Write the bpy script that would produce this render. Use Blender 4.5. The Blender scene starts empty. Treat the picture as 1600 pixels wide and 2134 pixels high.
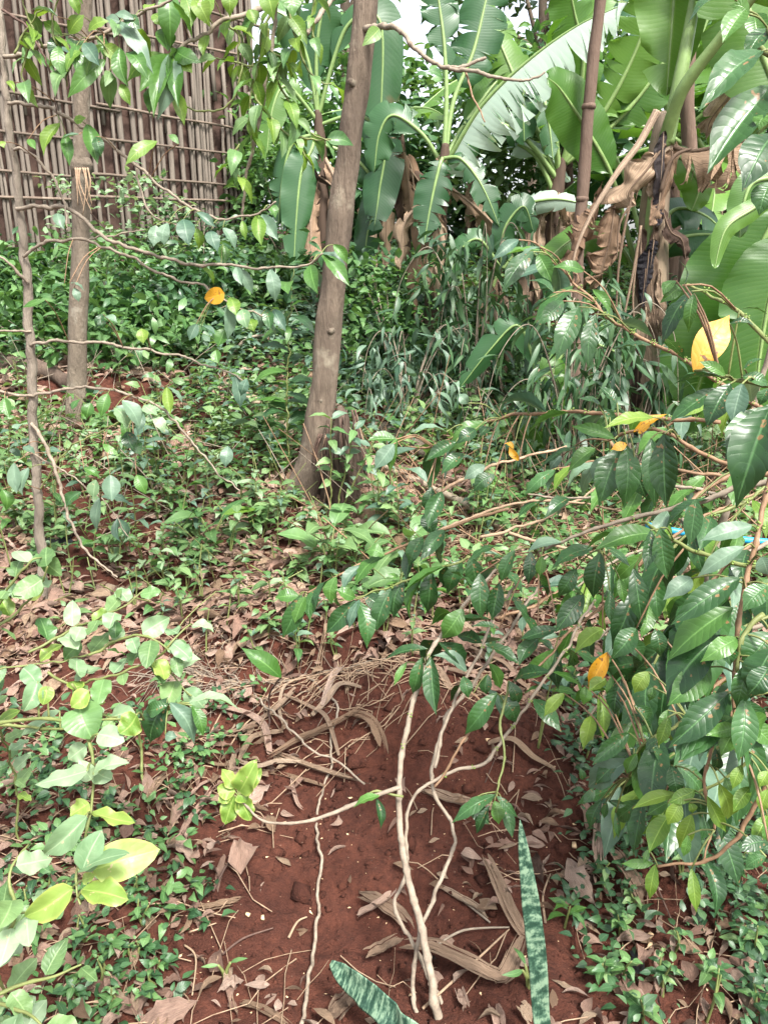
import bpy, math, random
import numpy as np
from mathutils import Vector, Matrix, noise as mnoise

random.seed(11)
RNG = np.random.default_rng(11)
R = math.radians
SC = bpy.context.scene
COL = SC.collection

# ------------------------------------------------------------------ camera
CAM_Z = 1.5
PITCH = R(17.8)
FPX = 1612.0                      # focal length in photograph pixels (1600 x 2134)
cam_d = bpy.data.cameras.new('camera')
cam = bpy.data.objects.new('camera', cam_d)
COL.objects.link(cam)
cam.location = (0, 0, CAM_Z)
cam.rotation_euler = (R(90) - PITCH, 0, 0)
cam_d.sensor_fit = 'VERTICAL'
cam_d.angle = 2 * math.atan(1067.0 / FPX)
cam_d.clip_start = 0.05
cam_d.clip_end = 1000
SC.camera = cam

# ------------------------------------------------------------------ sky and sun (bright overcast)
SUN_EL, SUN_AZ = R(58), R(150)     # azimuth clockwise from +Y
world = bpy.data.worlds.new('World')
SC.world = world
world.use_nodes = True
wn = world.node_tree
wn.nodes.clear()
sky = wn.nodes.new('ShaderNodeTexSky')
sky.sky_type = 'NISHITA'
sky.sun_disc = False
sky.sun_elevation = SUN_EL
sky.sun_rotation = SUN_AZ
sky.dust_density = 4.0
sky.air_density = 1.0
sky.ozone_density = 1.0
hs = wn.nodes.new('ShaderNodeHueSaturation')
hs.inputs['Saturation'].default_value = 0.35      # thin high cloud: nearly white
bg = wn.nodes.new('ShaderNodeBackground')
bg.inputs['Strength'].default_value = 0.15
wo = wn.nodes.new('ShaderNodeOutputWorld')
wn.links.new(sky.outputs[0], hs.inputs['Color'])
wn.links.new(hs.outputs[0], bg.inputs['Color'])
wn.links.new(bg.outputs[0], wo.inputs['Surface'])
sun_d = bpy.data.lights.new('sun', 'SUN')
sun_d.energy = 3.0
sun_d.angle = R(12)
sun_d.color = (1.0, 0.96, 0.90)
sun = bpy.data.objects.new('sun', sun_d)
COL.objects.link(sun)
sdir = Vector((math.sin(SUN_AZ) * math.cos(SUN_EL), math.cos(SUN_AZ) * math.cos(SUN_EL), math.sin(SUN_EL)))
sun.rotation_euler = (-sdir).to_track_quat('-Z', 'Y').to_euler()
SC.view_settings.view_transform = 'Standard'
SC.view_settings.look = 'None'
SC.view_settings.exposure = 1.6
SC.view_settings.gamma = 1.0
SC.view_settings.use_curve_mapping = False
SC.cycles.max_bounces = 8
SC.cycles.diffuse_bounces = 3
SC.cycles.glossy_bounces = 2
SC.cycles.transmission_bounces = 3
SC.cycles.transparent_max_bounces = 4
SC.cycles.caustics_reflective = False
SC.cycles.caustics_refractive = False

# ------------------------------------------------------------------ measuring helpers
CP, SP = math.cos(PITCH), math.sin(PITCH)

def P(px, py, d):
    """point of the place seen at photograph pixel (px, py), d metres in front of the camera"""
    x = (px - 800.0) / FPX * d
    v = -(py - 1067.0) / FPX * d
    return Vector((x, d * CP + v * SP, CAM_Z - d * SP + v * CP))

def hash2(ix, iy, seed):
    n = (ix.astype(np.int64) * 374761393 + iy.astype(np.int64) * 668265263 + seed * 974634777) & 0xffffffff
    n = ((n ^ (n >> 13)) * 1274126177) & 0xffffffff
    return ((n ^ (n >> 16)) & 0xffffff) / float(0xffffff)

def vnoise(x, y, seed=0):
    x = np.asarray(x, float); y = np.asarray(y, float)
    ix = np.floor(x); iy = np.floor(y)
    fx = x - ix; fy = y - iy
    fx = fx * fx * (3 - 2 * fx); fy = fy * fy * (3 - 2 * fy)
    a = hash2(ix, iy, seed); b = hash2(ix + 1, iy, seed)
    c = hash2(ix, iy + 1, seed); d = hash2(ix + 1, iy + 1, seed)
    return (a * (1 - fx) + b * fx) * (1 - fy) + (c * (1 - fx) + d * fx) * fy - 0.5

PY = [-60, -6, 0, 1, 2, 3, 4, 5, 6, 7, 8.5, 10, 14, 30, 160]
PH = [-5, -0.7, -0.08, 0.0, 0.05, 0.14, 0.27, 0.40, 0.62, 0.92, 1.32, 1.62, 2.0, 2.6, 5.0]

def gauss(x, y, cx, cy, rx, ry):
    return np.exp(-(((x - cx) / rx) ** 2 + ((y - cy) / ry) ** 2))

def height(x, y, fine=True):
    x = np.asarray(x, float); y = np.asarray(y, float)
    h = (np.interp(y - 0.25, PY, PH) + np.interp(y, PY, PH) + np.interp(y + 0.25, PY, PH)) / 3
    h = h - 0.10 * np.clip(x - 1.2, 0, 4) * np.clip((y - 3) / 3, 0, 1)      # falls to the banana grove
    h = h + 0.10 * np.clip(-x - 1.0, 0, 3) * np.clip(1 - abs(y - 5.5) / 3, 0, 1)
    # worked soil in front: a mound, a hollow behind it, a little bank on the right
    h = h + 0.13 * gauss(x, y, 0.02, 2.22, 0.36, 0.24)
    h = h - 0.20 * gauss(x, y, -0.36, 2.52, 0.26, 0.12)
    h = h + 0.08 * gauss(x, y, -0.30, 2.80, 0.40, 0.13)
    h = h - 0.05 * gauss(x, y, 0.02, 1.42, 0.22, 0.15)
    h = h + 0.07 * gauss(x, y, 0.42, 2.0, 0.25, 0.25)
    h = h - 0.05 * gauss(x, y, 0.50, 1.55, 0.12, 0.3)
    h = h - 0.12 * gauss(x, y, -1.0, 3.1, 0.30, 0.12)
    h = h + 0.10 * gauss(x, y, -2.0, 5.6, 0.7, 0.25) - 0.10 * gauss(x, y, -2.1, 5.2, 0.7, 0.2)
    if fine:
        amp = np.clip(1.2 - np.abs(y) / 60, 0, 1.2)
        h = h + amp * (0.07 * vnoise(x * 1.3, y * 1.3, 3) + 0.055 * vnoise(x * 4, y * 4, 5))
        near = np.clip(1 - (np.abs(y - 2.2) - 2.0) / 2.5, 0, 1)
        h = h + near * (0.030 * vnoise(x * 13, y * 13, 7) + 0.018 * vnoise(x * 31, y * 31, 8) + 0.009 * vnoise(x * 75, y * 75, 9))
    return h

def hz(x, y):
    return float(height(np.array([x]), np.array([y]))[0])

def G(px, py):
    """where the line of sight through a photograph pixel meets the ground"""
    ds = np.concatenate([np.linspace(0.9, 6, 700), np.linspace(6, 40, 500)])
    v = -(py - 1067.0) / FPX * ds
    X = (px - 800.0) / FPX * ds
    Y = ds * CP + v * SP
    Z = CAM_Z - ds * SP + v * CP
    below = np.nonzero(Z < height(X, Y))[0]
    i = below[0] if len(below) else len(ds) - 1
    return Vector((X[i], Y[i], hz(X[i], Y[i])))

def depth_of(p):
    return p.y * CP - (p.z - CAM_Z) * SP

# ------------------------------------------------------------------ object helpers
WM = {}

def thing(name, label, cat, loc=(0, 0, 0), group=None):
    o = bpy.data.objects.new(name, None)
    o.empty_display_size = 0.05
    COL.objects.link(o)
    o.location = loc
    o['label'] = label
    o['category'] = cat
    if group:
        o['group'] = group
    WM[o.name] = Matrix.Translation(Vector(loc))
    return o

def part(name, mesh, parent=None, M=None, label=None, kind=None):
    M = M if M is not None else Matrix.Identity(4)
    o = bpy.data.objects.new(name, mesh)
    COL.objects.link(o)
    if parent is not None:
        o.parent = parent
        o.matrix_basis = WM[parent.name].inverted_safe() @ M
    else:
        o.matrix_basis = M
    WM[o.name] = M
    if label:
        o['label'] = label
    if kind:
        o['kind'] = kind
    return o

def top(name, mesh, label, cat, M=None, group=None):
    o = part(name, mesh, None, M, label)
    o['category'] = cat
    if group:
        o['group'] = group
    return o

def mesh_np(name, verts, faces, mat, uvs=None, rnd=None, smooth=True):
    """verts (n,3), faces (m,k) all the same size, uvs per vertex (n,2), rnd per vertex"""
    me = bpy.data.meshes.new(name)
    verts = np.asarray(verts, np.float32); faces = np.asarray(faces, np.int32)
    m, k = faces.shape
    me.vertices.add(len(verts)); me.vertices.foreach_set('co', verts.ravel())
    me.loops.add(m * k); me.loops.foreach_set('vertex_index', faces.ravel())
    me.polygons.add(m)
    me.polygons.foreach_set('loop_start', np.arange(0, m * k, k, dtype=np.int32))
    if smooth:
        me.polygons.foreach_set('use_smooth', np.ones(m, bool))
    if uvs is not None:
        ul = me.uv_layers.new(name='UVMap')
        ul.data.foreach_set('uv', np.asarray(uvs, np.float32)[faces.ravel()].ravel())
    if rnd is not None:
        at = me.attributes.new('rnd', 'FLOAT', 'POINT')
        at.data.foreach_set('value', np.asarray(rnd, np.float32))
    me.update(calc_edges=True)
    if mat is not None:
        me.materials.append(mat)
    return me

def smooth_path(pts, n):
    """Catmull-Rom through pts, n samples per span"""
    pts = [Vector(p) for p in pts]
    if len(pts) == 2:
        return [pts[0].lerp(pts[1], i / n) for i in range(n + 1)]
    out = []
    for i in range(len(pts) - 1):
        p0 = pts[max(i - 1, 0)]; p1 = pts[i]; p2 = pts[i + 1]; p3 = pts[min(i + 2, len(pts) - 1)]
        for j in range(n):
            t = j / n
            out.append(0.5 * ((2 * p1) + (p2 - p0) * t + (2 * p0 - 5 * p1 + 4 * p2 - p3) * t * t + (3 * p1 - p0 - 3 * p2 + p3) * t ** 3))
    out.append(pts[-1])
    return out

def frames(path):
    T = []
    for i in range(len(path)):
        a = path[max(i - 1, 0)]; b = path[min(i + 1, len(path) - 1)]
        t = (b - a)
        T.append(t.normalized() if t.length > 1e-9 else Vector((0, 0, 1)))
    ref = Vector((0, 0, 1)) if abs(T[0].z) < 0.9 else Vector((1, 0, 0))
    N = []
    n = (ref - T[0] * ref.dot(T[0])).normalized()
    for t in T:
        n = n - t * n.dot(t)
        n = n.normalized() if n.length > 1e-6 else t.orthogonal().normalized()
        N.append(n)
    return T, N

def tube_arrays(path, radii, sides=7, wob=0.0, seed=0, cap=True, freq=9.0):
    T, N = frames(path)
    n = len(path)
    rr = random.Random(seed)
    ph = [rr.uniform(0, 9) for _ in range(3)]
    V = []; U = []
    acc = 0.0
    for i, p in enumerate(path):
        if i:
            acc += (path[i] - path[i - 1]).length
        B = T[i].cross(N[i])
        t = i / (n - 1) * (len(radii) - 1)
        k = min(int(t), len(radii) - 2)
        r = radii[k] + (radii[k + 1] - radii[k]) * (t - k)
        for s in range(sides):
            a = 2 * math.pi * s / sides
            q = 1.0
            if wob:
                q += wob * (mnoise.noise(Vector((math.cos(a) * 0.9 + ph[0], math.sin(a) * 0.9 + ph[1], acc * freq + ph[2]))))
            V.append(p + (N[i] * math.cos(a) + B * math.sin(a)) * (r * q))
            U.append((acc, s / sides))
    F = []
    for i in range(n - 1):
        for s in range(sides):
            s2 = (s + 1) % sides
            F.append((i * sides + s, i * sides + s2, (i + 1) * sides + s2, (i + 1) * sides + s))
    if cap:
        c0 = len(V); V.append(path[0]); U.append((0, 0))
        c1 = len(V); V.append(path[-1] + T[-1] * radii[-1] * 0.4); U.append((acc, 0))
        for s in range(sides):
            s2 = (s + 1) % sides
            F.append((c0, c0, s2, s) if False else (s2, s, c0, c0))
            F.append(((n - 1) * sides + s, (n - 1) * sides + s2, c1, c1))
    return V, F, U

def tube_mesh(name, path, radii, mat, sides=7, wob=0.0, seed=0, org=None, freq=9.0):
    org = Vector(org) if org is not None else path[0]
    V, F, U = tube_arrays(path, radii, sides, wob, seed, True, freq)
    me = bpy.data.meshes.new(name)
    fs = []
    for f in F:
        g = []
        for q in f:
            if q not in g:
                g.append(q)
        fs.append(g)
    me.from_pydata([v - org for v in V], [], fs)
    ul = me.uv_layers.new(name='UVMap')
    li = np.zeros(len(me.loops), np.int32); me.loops.foreach_get('vertex_index', li)
    ul.data.foreach_set('uv', np.asarray(U, np.float32)[li].ravel())
    me.polygons.foreach_set('use_smooth', np.ones(len(me.polygons), bool))
    me.materials.append(mat)
    return me

def tube(name, pts, radii, mat, parent, sides=7, n=6, wob=0.0, seed=0, label=None, freq=9.0):
    path = smooth_path(pts, n)
    me = tube_mesh(name, path, radii, mat, sides, wob, seed, None, freq)
    o = part(name, me, parent, Matrix.Translation(path[0]), label)
    return o, path
# ------------------------------------------------------------------ materials
class NB:
    def __init__(self, name):
        self.m = bpy.data.materials.new(name)
        self.m.use_nodes = True
        self.t = self.m.node_tree
        self.t.nodes.clear()
        self.out = self.t.nodes.new('ShaderNodeOutputMaterial')
    def put(self, sock, v):
        if isinstance(v, bpy.types.NodeSocket):
            self.t.links.new(v, sock)
        elif v is not None:
            if sock.type == 'RGBA' and len(v) == 3:
                v = (*v, 1)
            sock.default_value = v
    def n(self, typ, props=None, **ins):
        nd = self.t.nodes.new('ShaderNode' + typ)
        for k, v in (props or {}).items():
            setattr(nd, k, v)
        for k, v in ins.items():
            k = k.replace('_', ' ')
            self.put(nd.inputs[int(k[1:])] if k[0] == 'i' and k[1:].isdigit() else nd.inputs[k], v)
        return nd
    def math(self, op, a, b=None, c=None, clamp=False):
        nd = self.t.nodes.new('ShaderNodeMath'); nd.operation = op; nd.use_clamp = clamp
        for i, v in enumerate((a, b, c)):
            if v is not None:
                self.put(nd.inputs[i], v)
        return nd.outputs[0]
    def rng(self, v, a, b, c=0.0, d=1.0):
        nd = self.t.nodes.new('ShaderNodeMapRange')
        for i, q in enumerate((v, a, b, c, d)):
            self.put(nd.inputs[i], q)
        return nd.outputs[0]
    def mix(self, f, a, b, typ='MIX'):
        nd = self.t.nodes.new('ShaderNodeMix'); nd.data_type = 'RGBA'; nd.blend_type = typ
        self.put(nd.inputs[0], f); self.put(nd.inputs[6], a); self.put(nd.inputs[7], b)
        return nd.outputs[2]
    def ramp(self, f, stops):
        nd = self.t.nodes.new('ShaderNodeValToRGB')
        e = nd.color_ramp.elements
        while len(e) > 1:
            e.remove(e[-1])
        for i, (p, c) in enumerate(stops):
            q = e[0] if i == 0 else e.new(p)
            q.position = p
            q.color = (*c, 1)
        self.put(nd.inputs[0], f)
        return nd.outputs[0]
    def noise(self, vec, scale, detail=3, rough=0.55):
        nd = self.n('TexNoise', None, Scale=scale, Detail=detail, Roughness=rough)
        if vec is not None:
            self.t.links.new(vec, nd.inputs['Vector'])
        return nd.outputs['Fac']
    def coord(self, which='Object', scale=None):
        o = self.n('TexCoord').outputs[which]
        if scale:
            mp = self.n('Mapping'); self.t.links.new(o, mp.inputs[0]); mp.inputs['Scale'].default_value = scale
            o = mp.outputs[0]
        return o
    def bump(self, h, strength=0.5, dist=0.01, normal=None):
        nd = self.n('Bump', None, Height=h, Strength=strength, Distance=dist)
        if normal is not None:
            self.t.links.new(normal, nd.inputs['Normal'])
        return nd.outputs[0]
    def done(self, shader):
        self.t.links.new(shader, self.out.inputs['Surface'])
        return self.m

def rnd_value(b):
    """one random number per object plus the number stored with each joined leaf"""
    r = b.n('ObjectInfo').outputs['Random']
    a = b.n('Attribute', {'attribute_name': 'rnd'}).outputs['Fac']
    return b.math('FRACT', b.math('ADD', r, a))

def leaf_mat(name, dark, light, rough=0.4, veins=8, vein_f=0.35, mid_f=0.6, trans=0.3, slant=1.3, spots=None, bumpy=0.5, mid_col=None, spec=0.5, edge=None):
    b = NB(name)
    uv = b.n('UVMap').outputs[0]
    sp = b.n('SeparateXYZ', None, Vector=uv)
    u, v = sp.outputs[0], sp.outputs[1]
    av = b.math('MULTIPLY', b.math('ABSOLUTE', b.math('SUBTRACT', v, 0.5)), 2.0)
    t = b.math('SUBTRACT', b.math('MULTIPLY', u, float(veins)), b.math('MULTIPLY', av, slant))
    t = b.math('ADD', t, b.math('MULTIPLY', b.noise(b.coord('Object'), 2.5, 2), 2.2))
    pp = b.math('MULTIPLY', b.math('PINGPONG', t, 0.5), 2.0)
    vein = b.rng(pp, 0.0, 0.22, 1.0, 0.0)
    mid = b.rng(av, 0.02, 0.09, 1.0, 0.0)
    rv = rnd_value(b)
    oc = b.coord('Object')
    nz = b.noise(oc, 3.0, 3)
    base = b.mix(b.math('ADD', b.math('MULTIPLY', rv, 0.75), b.math('MULTIPLY', b.math('SUBTRACT', nz, 0.5), 0.8), None, True), dark, light)
    mc = mid_col or tuple(min(1, c * 1.6 + 0.03) for c in light)
    base = b.mix(b.math('MULTIPLY', vein, vein_f * 0.45), base, mc)
    base = b.mix(b.math('MULTIPLY', mid, mid_f), base, mc)
    if edge:
        base = b.mix(b.rng(av, 0.75, 1.0, 0.0, 0.6), base, edge)
    if spots:
        s = b.noise(oc, spots[1], 2, 0.6)
        base = b.mix(b.rng(s, spots[2], spots[2] + 0.04), base, spots[0])
    h = b.math('SUBTRACT', b.math('MULTIPLY', b.math('SQRT', pp), 1.0), b.math('MULTIPLY', mid, 1.2))
    nrm = b.bump(h, bumpy * 0.45, 0.0012)
    pr = b.n('BsdfPrincipled', None, Base_Color=base, Roughness=b.rng(b.noise(oc, 9.0, 2), 0.3, 0.7, rough - 0.06, rough + 0.1), Normal=nrm)
    pr.inputs['Specular IOR Level'].default_value = spec
    tc = b.mix(1.0, base, (1.22, 1.2, 0.62), 'MULTIPLY')
    tr = b.n('BsdfTranslucent', None, Color=tc, Normal=nrm)
    mx = b.n('MixShader', None, i0=trans, i1=pr.outputs[0], i2=tr.outputs[0])
    return b.done(mx.outputs[0])

def dry_mat(name, cols, rough=0.75, trans=0.12, stretch=6.0):
    b = NB(name)
    uv = b.n('UVMap').outputs[0]
    mp = b.n('Mapping', None, Vector=uv); mp.inputs['Scale'].default_value = (1.2, stretch, 1)
    rv = rnd_value(b)
    off = b.n('CombineXYZ', None, X=b.math('MULTIPLY', rv, 37.0), Y=b.math('MULTIPLY', rv, 11.0))
    va = b.n('VectorMath', {'operation': 'ADD'}, i0=mp.outputs[0], i1=off.outputs[0]).outputs[0]
    nz = b.noise(va, 3.0, 5, 0.65)
    k = len(cols)
    base = b.ramp(b.math('ADD', b.math('MULTIPLY', rv, 0.8), b.math('MULTIPLY', b.math('SUBTRACT', nz, 0.4), 0.75), None, True), [(i / (k - 1), c) for i, c in enumerate(cols)])
    fine = b.noise(va, 16.0, 4, 0.7)
    base = b.mix(b.rng(fine, 0.52, 0.72, 0, 0.55), base, (0.07, 0.042, 0.03))
    fib = b.noise(b.n('Mapping', None, Vector=va, Scale=(0.5, 4.0, 1)).outputs[0], 5.0, 3, 0.7)
    base = b.mix(b.rng(fib, 0.47, 0.60, 0.0, 0.8), base, tuple(min(1, q * 0.4) for q in cols[len(cols) // 2]))
    nrm = b.bump(b.math('ADD', nz, fib), 0.9, 0.006)
    pr = b.n('BsdfPrincipled', None, Base_Color=base, Roughness=rough, Normal=nrm)
    pr.inputs['Specular IOR Level'].default_value = 0.25
    tr = b.n('BsdfTranslucent', None, Color=base)
    mx = b.n('MixShader', None, i0=trans, i1=pr.outputs[0], i2=tr.outputs[0])
    return b.done(mx.outputs[0])

def bark_mat(name, c1, c2, c3=None, scale=14.0, stretch=0.25, rough=0.85, strength=0.7, moss=None):
    b = NB(name)
    oc = b.coord('Object', (1, 1, stretch))
    rv = rnd_value(b)
    nz = b.noise(oc, scale, 6, 0.65)
    n2 = b.noise(oc, scale * 0.25, 3, 0.6)
    base = b.mix(b.rng(nz, 0.3, 0.7), c1, c2)
    base = b.mix(b.math('MULTIPLY', b.rng(n2, 0.45, 0.7), 0.7), base, c3 or tuple(c * 0.55 for c in c1))
    base = b.mix(b.rng(rv, 0, 1, 0, 0.75), base, tuple(c * 0.42 for c in c2))
    if moss:
        base = b.mix(b.rng(b.noise(b.coord('Object'), 6.0, 4, 0.7), 0.55, 0.7, 0, 0.8), base, moss)
    vo = b.noise(b.coord('Object', (1, 1, stretch * 0.5)), scale * 2.2, 4, 0.75)
    nrm = b.bump(b.math('ADD', nz, vo), strength, 0.012)
    pr = b.n('BsdfPrincipled', None, Base_Color=base, Roughness=rough, Normal=nrm)
    pr.inputs['Specular IOR Level'].default_value = 0.2
    return b.done(pr.outputs[0])

def twig_mat(name, c1, c2, rough=0.6):
    b = NB(name)
    uv = b.n('UVMap').outputs[0]
    sp = b.n('SeparateXYZ', None, Vector=uv)
    nz = b.noise(b.coord('Object'), 40.0, 4, 0.7)
    base = b.mix(b.rng(nz, 0.3, 0.7), c1, c2)
    base = b.mix(b.math('MULTIPLY', rnd_value(b), 0.45), base, tuple(c * 0.6 for c in c2))
    pr = b.n('BsdfPrincipled', None, Base_Color=base, Roughness=rough, Normal=b.bump(nz, 0.35, 0.003))
    pr.inputs['Specular IOR Level'].default_value = 0.3
    return b.done(pr.outputs[0])

def soil_mat():
    b = NB('red_soil')
    oc = b.coord('Object')
    n1 = b.noise(oc, 3.0, 4, 0.6)
    n2 = b.noise(oc, 45.0, 5, 0.7)
    n3 = b.noise(oc, 260.0, 3, 0.7)
    base = b.mix(b.rng(n1, 0.3, 0.7), (0.060, 0.021, 0.014), (0.128, 0.045, 0.028))
    base = b.mix(b.rng(n2, 0.35, 0.7, 0, 0.75), base, (0.032, 0.013, 0.010))
    base = b.mix(b.rng(n3, 0.55, 0.75, 0, 0.6), base, (0.15, 0.062, 0.042))
    vo = b.n('TexVoronoi', {'feature': 'F1'}, Vector=oc, Scale=55.0)
    chip = b.math('MULTIPLY', b.rng(vo.outputs['Distance'], 0.0, 0.10, 1.0, 0.0), b.rng(b.n('SeparateXYZ', None, Vector=vo.outputs['Color']).outputs[0], 0.72, 0.76))
    base = b.mix(chip, base, (0.42, 0.30, 0.22))
    h = b.math('ADD', b.math('MULTIPLY', n2, 1.0), b.math('MULTIPLY', n3, 0.35))
    nrm = b.bump(h, 0.9, 0.02)
    pr = b.n('BsdfPrincipled', None, Base_Color=base, Roughness=0.95, Normal=nrm)
    pr.inputs['Specular IOR Level'].default_value = 0.15
    return b.done(pr.outputs[0])

def plain_mat(name, c, rough=0.5, spec=0.4, var=0.25):
    b = NB(name)
    nz = b.noise(b.coord('Object'), 22.0, 4, 0.65)
    base = b.mix(b.rng(nz, 0.3, 0.75, 0, var * 2), c, tuple(q * 0.5 for q in c))
    pr = b.n('BsdfPrincipled', None, Base_Color=base, Roughness=rough, Normal=b.bump(nz, 0.3, 0.004))
    pr.inputs['Specular IOR Level'].default_value = spec
    return b.done(pr.outputs[0])

def snake_mat():
    b = NB('banded_leaf')
    uv = b.n('UVMap').outputs[0]
    mp = b.n('Mapping', None, Vector=uv); mp.inputs['Scale'].default_value = (34, 1.3, 1)
    nz = b.noise(mp.outputs[0], 1.1, 3, 0.55)
    fine = b.noise(b.n('Mapping', None, Vector=uv, Scale=(110, 9, 1)).outputs[0], 1.0, 3, 0.6)
    base = b.ramp(b.math('ADD', nz, b.math('MULTIPLY', b.math('SUBTRACT', fine, 0.5), 0.35)), [(0.40, (0.014, 0.045, 0.028)), (0.49, (0.05, 0.11, 0.07)), (0.60, (0.17, 0.26, 0.17))])
    pr = b.n('BsdfPrincipled', None, Base_Color=base, Roughness=0.42, Normal=b.bump(fine, 0.25, 0.003))
    return b.done(pr.outputs[0])

MT = {}
MT['soil'] = soil_mat()
MT['coffee'] = leaf_mat('coffee_leaf_dark', (0.016, 0.050, 0.015), (0.046, 0.125, 0.032), 0.32, 9, 0.25, 0.55, 0.25, 1.5, ((0.20, 0.12, 0.05), 9.0, 0.66), 0.8)
MT['coffee_mid'] = leaf_mat('coffee_leaf_mid', (0.045, 0.125, 0.022), (0.10, 0.22, 0.045), 0.35, 9, 0.25, 0.5, 0.35, 1.5, None, 0.7)
MT['coffee_lime'] = leaf_mat('coffee_leaf_lime', (0.09, 0.19, 0.022), (0.20, 0.30, 0.045), 0.42, 9, 0.3, 0.5, 0.4, 1.5, None, 0.6)
MT['yellow'] = leaf_mat('yellowed_leaf', (0.50, 0.24, 0.010), (0.58, 0.32, 0.02), 0.45, 9, 0.2, 0.3, 0.3, 1.5, ((0.16, 0.07, 0.02), 7.0, 0.66), 0.5)
MT['lime'] = leaf_mat('lime_sapling_leaf', (0.13, 0.24, 0.035), (0.28, 0.38, 0.09), 0.42, 6, 0.12, 0.4, 0.38, 1.6, ((0.42, 0.36, 0.18), 6.0, 0.70), 0.35, edge=(0.42, 0.46, 0.12))
MT['pale'] = leaf_mat('pale_sapling_leaf', (0.13, 0.23, 0.11), (0.30, 0.40, 0.24), 0.45, 6, 0.12, 0.35, 0.3, 1.6, ((0.42, 0.36, 0.22), 6.0, 0.70), 0.3)
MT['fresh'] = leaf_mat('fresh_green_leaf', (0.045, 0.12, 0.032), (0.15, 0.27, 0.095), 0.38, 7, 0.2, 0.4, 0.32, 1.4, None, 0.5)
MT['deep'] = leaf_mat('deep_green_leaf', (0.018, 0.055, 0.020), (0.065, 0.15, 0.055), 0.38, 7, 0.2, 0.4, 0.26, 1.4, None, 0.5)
MT['herb'] = leaf_mat('herb_leaf', (0.075, 0.15, 0.048), (0.20, 0.31, 0.12), 0.45, 7, 0.25, 0.4, 0.32, 1.4, None, 0.5)
MT['blue'] = leaf_mat('grey_green_leaf', (0.045, 0.10, 0.062), (0.15, 0.23, 0.15), 0.45, 8, 0.15, 0.35, 0.24, 1.3, None, 0.4)
MT['euca'] = leaf_mat('weeping_narrow_leaf', (0.022, 0.062, 0.028), (0.085, 0.16, 0.065), 0.42, 8, 0.1, 0.35, 0.25, 1.3, None, 0.3)
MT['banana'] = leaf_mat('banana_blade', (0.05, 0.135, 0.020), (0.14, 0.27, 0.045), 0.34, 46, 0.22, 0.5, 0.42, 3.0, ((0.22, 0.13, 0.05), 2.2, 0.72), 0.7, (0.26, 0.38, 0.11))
MT['banana_dark'] = leaf_mat('banana_blade_shaded', (0.022, 0.075, 0.026), (0.055, 0.14, 0.05), 0.34, 46, 0.22, 0.5, 0.32, 3.0, ((0.16, 0.10, 0.04), 2.2, 0.72), 0.7, (0.12, 0.22, 0.08))  # darker copy of the banana blade, shade put into its colour
MT['banana_pale'] = leaf_mat('banana_blade_pale', (0.24, 0.35, 0.27), (0.40, 0.50, 0.41), 0.34, 40, 0.5, 0.4, 0.25, 2.0, None, 1.0, (0.42, 0.5, 0.36))  # paler, greyer green than the other blades
MT['petiole'] = plain_mat('banana_petiole', (0.20, 0.30, 0.10), 0.4, 0.4, 0.3)
MT['dry'] = dry_mat('dry_leaf', [(0.12, 0.062, 0.045), (0.34, 0.205, 0.15), (0.50, 0.34, 0.26), (0.64, 0.49, 0.39)])
MT['dry_dark'] = dry_mat('rotting_leaf', [(0.035, 0.022, 0.018), (0.085, 0.052, 0.038), (0.16, 0.10, 0.07)])
MT['dry_ban'] = dry_mat('dry_banana_leaf', [(0.22, 0.13, 0.08), (0.42, 0.29, 0.19), (0.60, 0.46, 0.33)], 0.8, 0.2, 4.5)
MT['sheath'] = dry_mat('dry_sheath', [(0.10, 0.065, 0.045), (0.34, 0.235, 0.16), (0.56, 0.43, 0.31)], 0.8, 0.05, 4.5)
MT['straw'] = twig_mat('straw', (0.20, 0.125, 0.08), (0.40, 0.29, 0.19), 0.8)
MT['twig'] = twig_mat('pale_twig', (0.13, 0.10, 0.075), (0.32, 0.265, 0.20), 0.75)
MT['twig_red'] = twig_mat('coffee_twig', (0.14, 0.075, 0.042), (0.30, 0.19, 0.11), 0.6)
MT['twig_green'] = twig_mat('green_twig', (0.10, 0.13, 0.035), (0.20, 0.22, 0.08), 0.5)
MT['twig_dark'] = twig_mat('dark_twig', (0.06, 0.035, 0.028), (0.13, 0.08, 0.06), 0.8)
MT['bark'] = bark_mat('tree_bark', (0.095, 0.070, 0.053), (0.25, 0.195, 0.145), (0.06, 0.043, 0.035), 34.0, 0.22, 0.9, 1.0, (0.27, 0.235, 0.175))
MT['bark_grey'] = bark_mat('grey_bark', (0.12, 0.095, 0.072), (0.27, 0.22, 0.165), (0.085, 0.065, 0.05), 30.0, 0.5, 0.9, 1.0, (0.30, 0.27, 0.215))
MT['bark_pale'] = bark_mat('pale_bark', (0.30, 0.24, 0.17), (0.46, 0.39, 0.29), (0.22, 0.16, 0.11), 40.0, 0.3, 0.8, 0.5)
MT['bark_pole'] = bark_mat('brown_pole_bark', (0.13, 0.085, 0.062), (0.23, 0.16, 0.12), (0.08, 0.055, 0.042), 20.0, 0.4, 0.85, 0.6)
MT['dry_black'] = dry_mat('blackened_sheath', [(0.008, 0.008, 0.012), (0.025, 0.022, 0.03), (0.10, 0.075, 0.06)], 0.45, 0.0, 5.0)
MT['bark_pole_pale'] = bark_mat('coffee_trunk_bark', (0.22, 0.18, 0.14), (0.46, 0.39, 0.31), (0.16, 0.13, 0.10), 36.0, 0.25, 0.9, 0.9)
MT['peeled'] = bark_mat('peeled_wood', (0.50, 0.37, 0.25), (0.62, 0.50, 0.36), (0.36, 0.24, 0.15), 12.0, 0.2, 0.6, 0.3)
MT['root'] = bark_mat('root_skin', (0.13, 0.085, 0.05), (0.25, 0.17, 0.105), (0.08, 0.05, 0.032), 26.0, 0.5, 0.85, 0.9)
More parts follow.
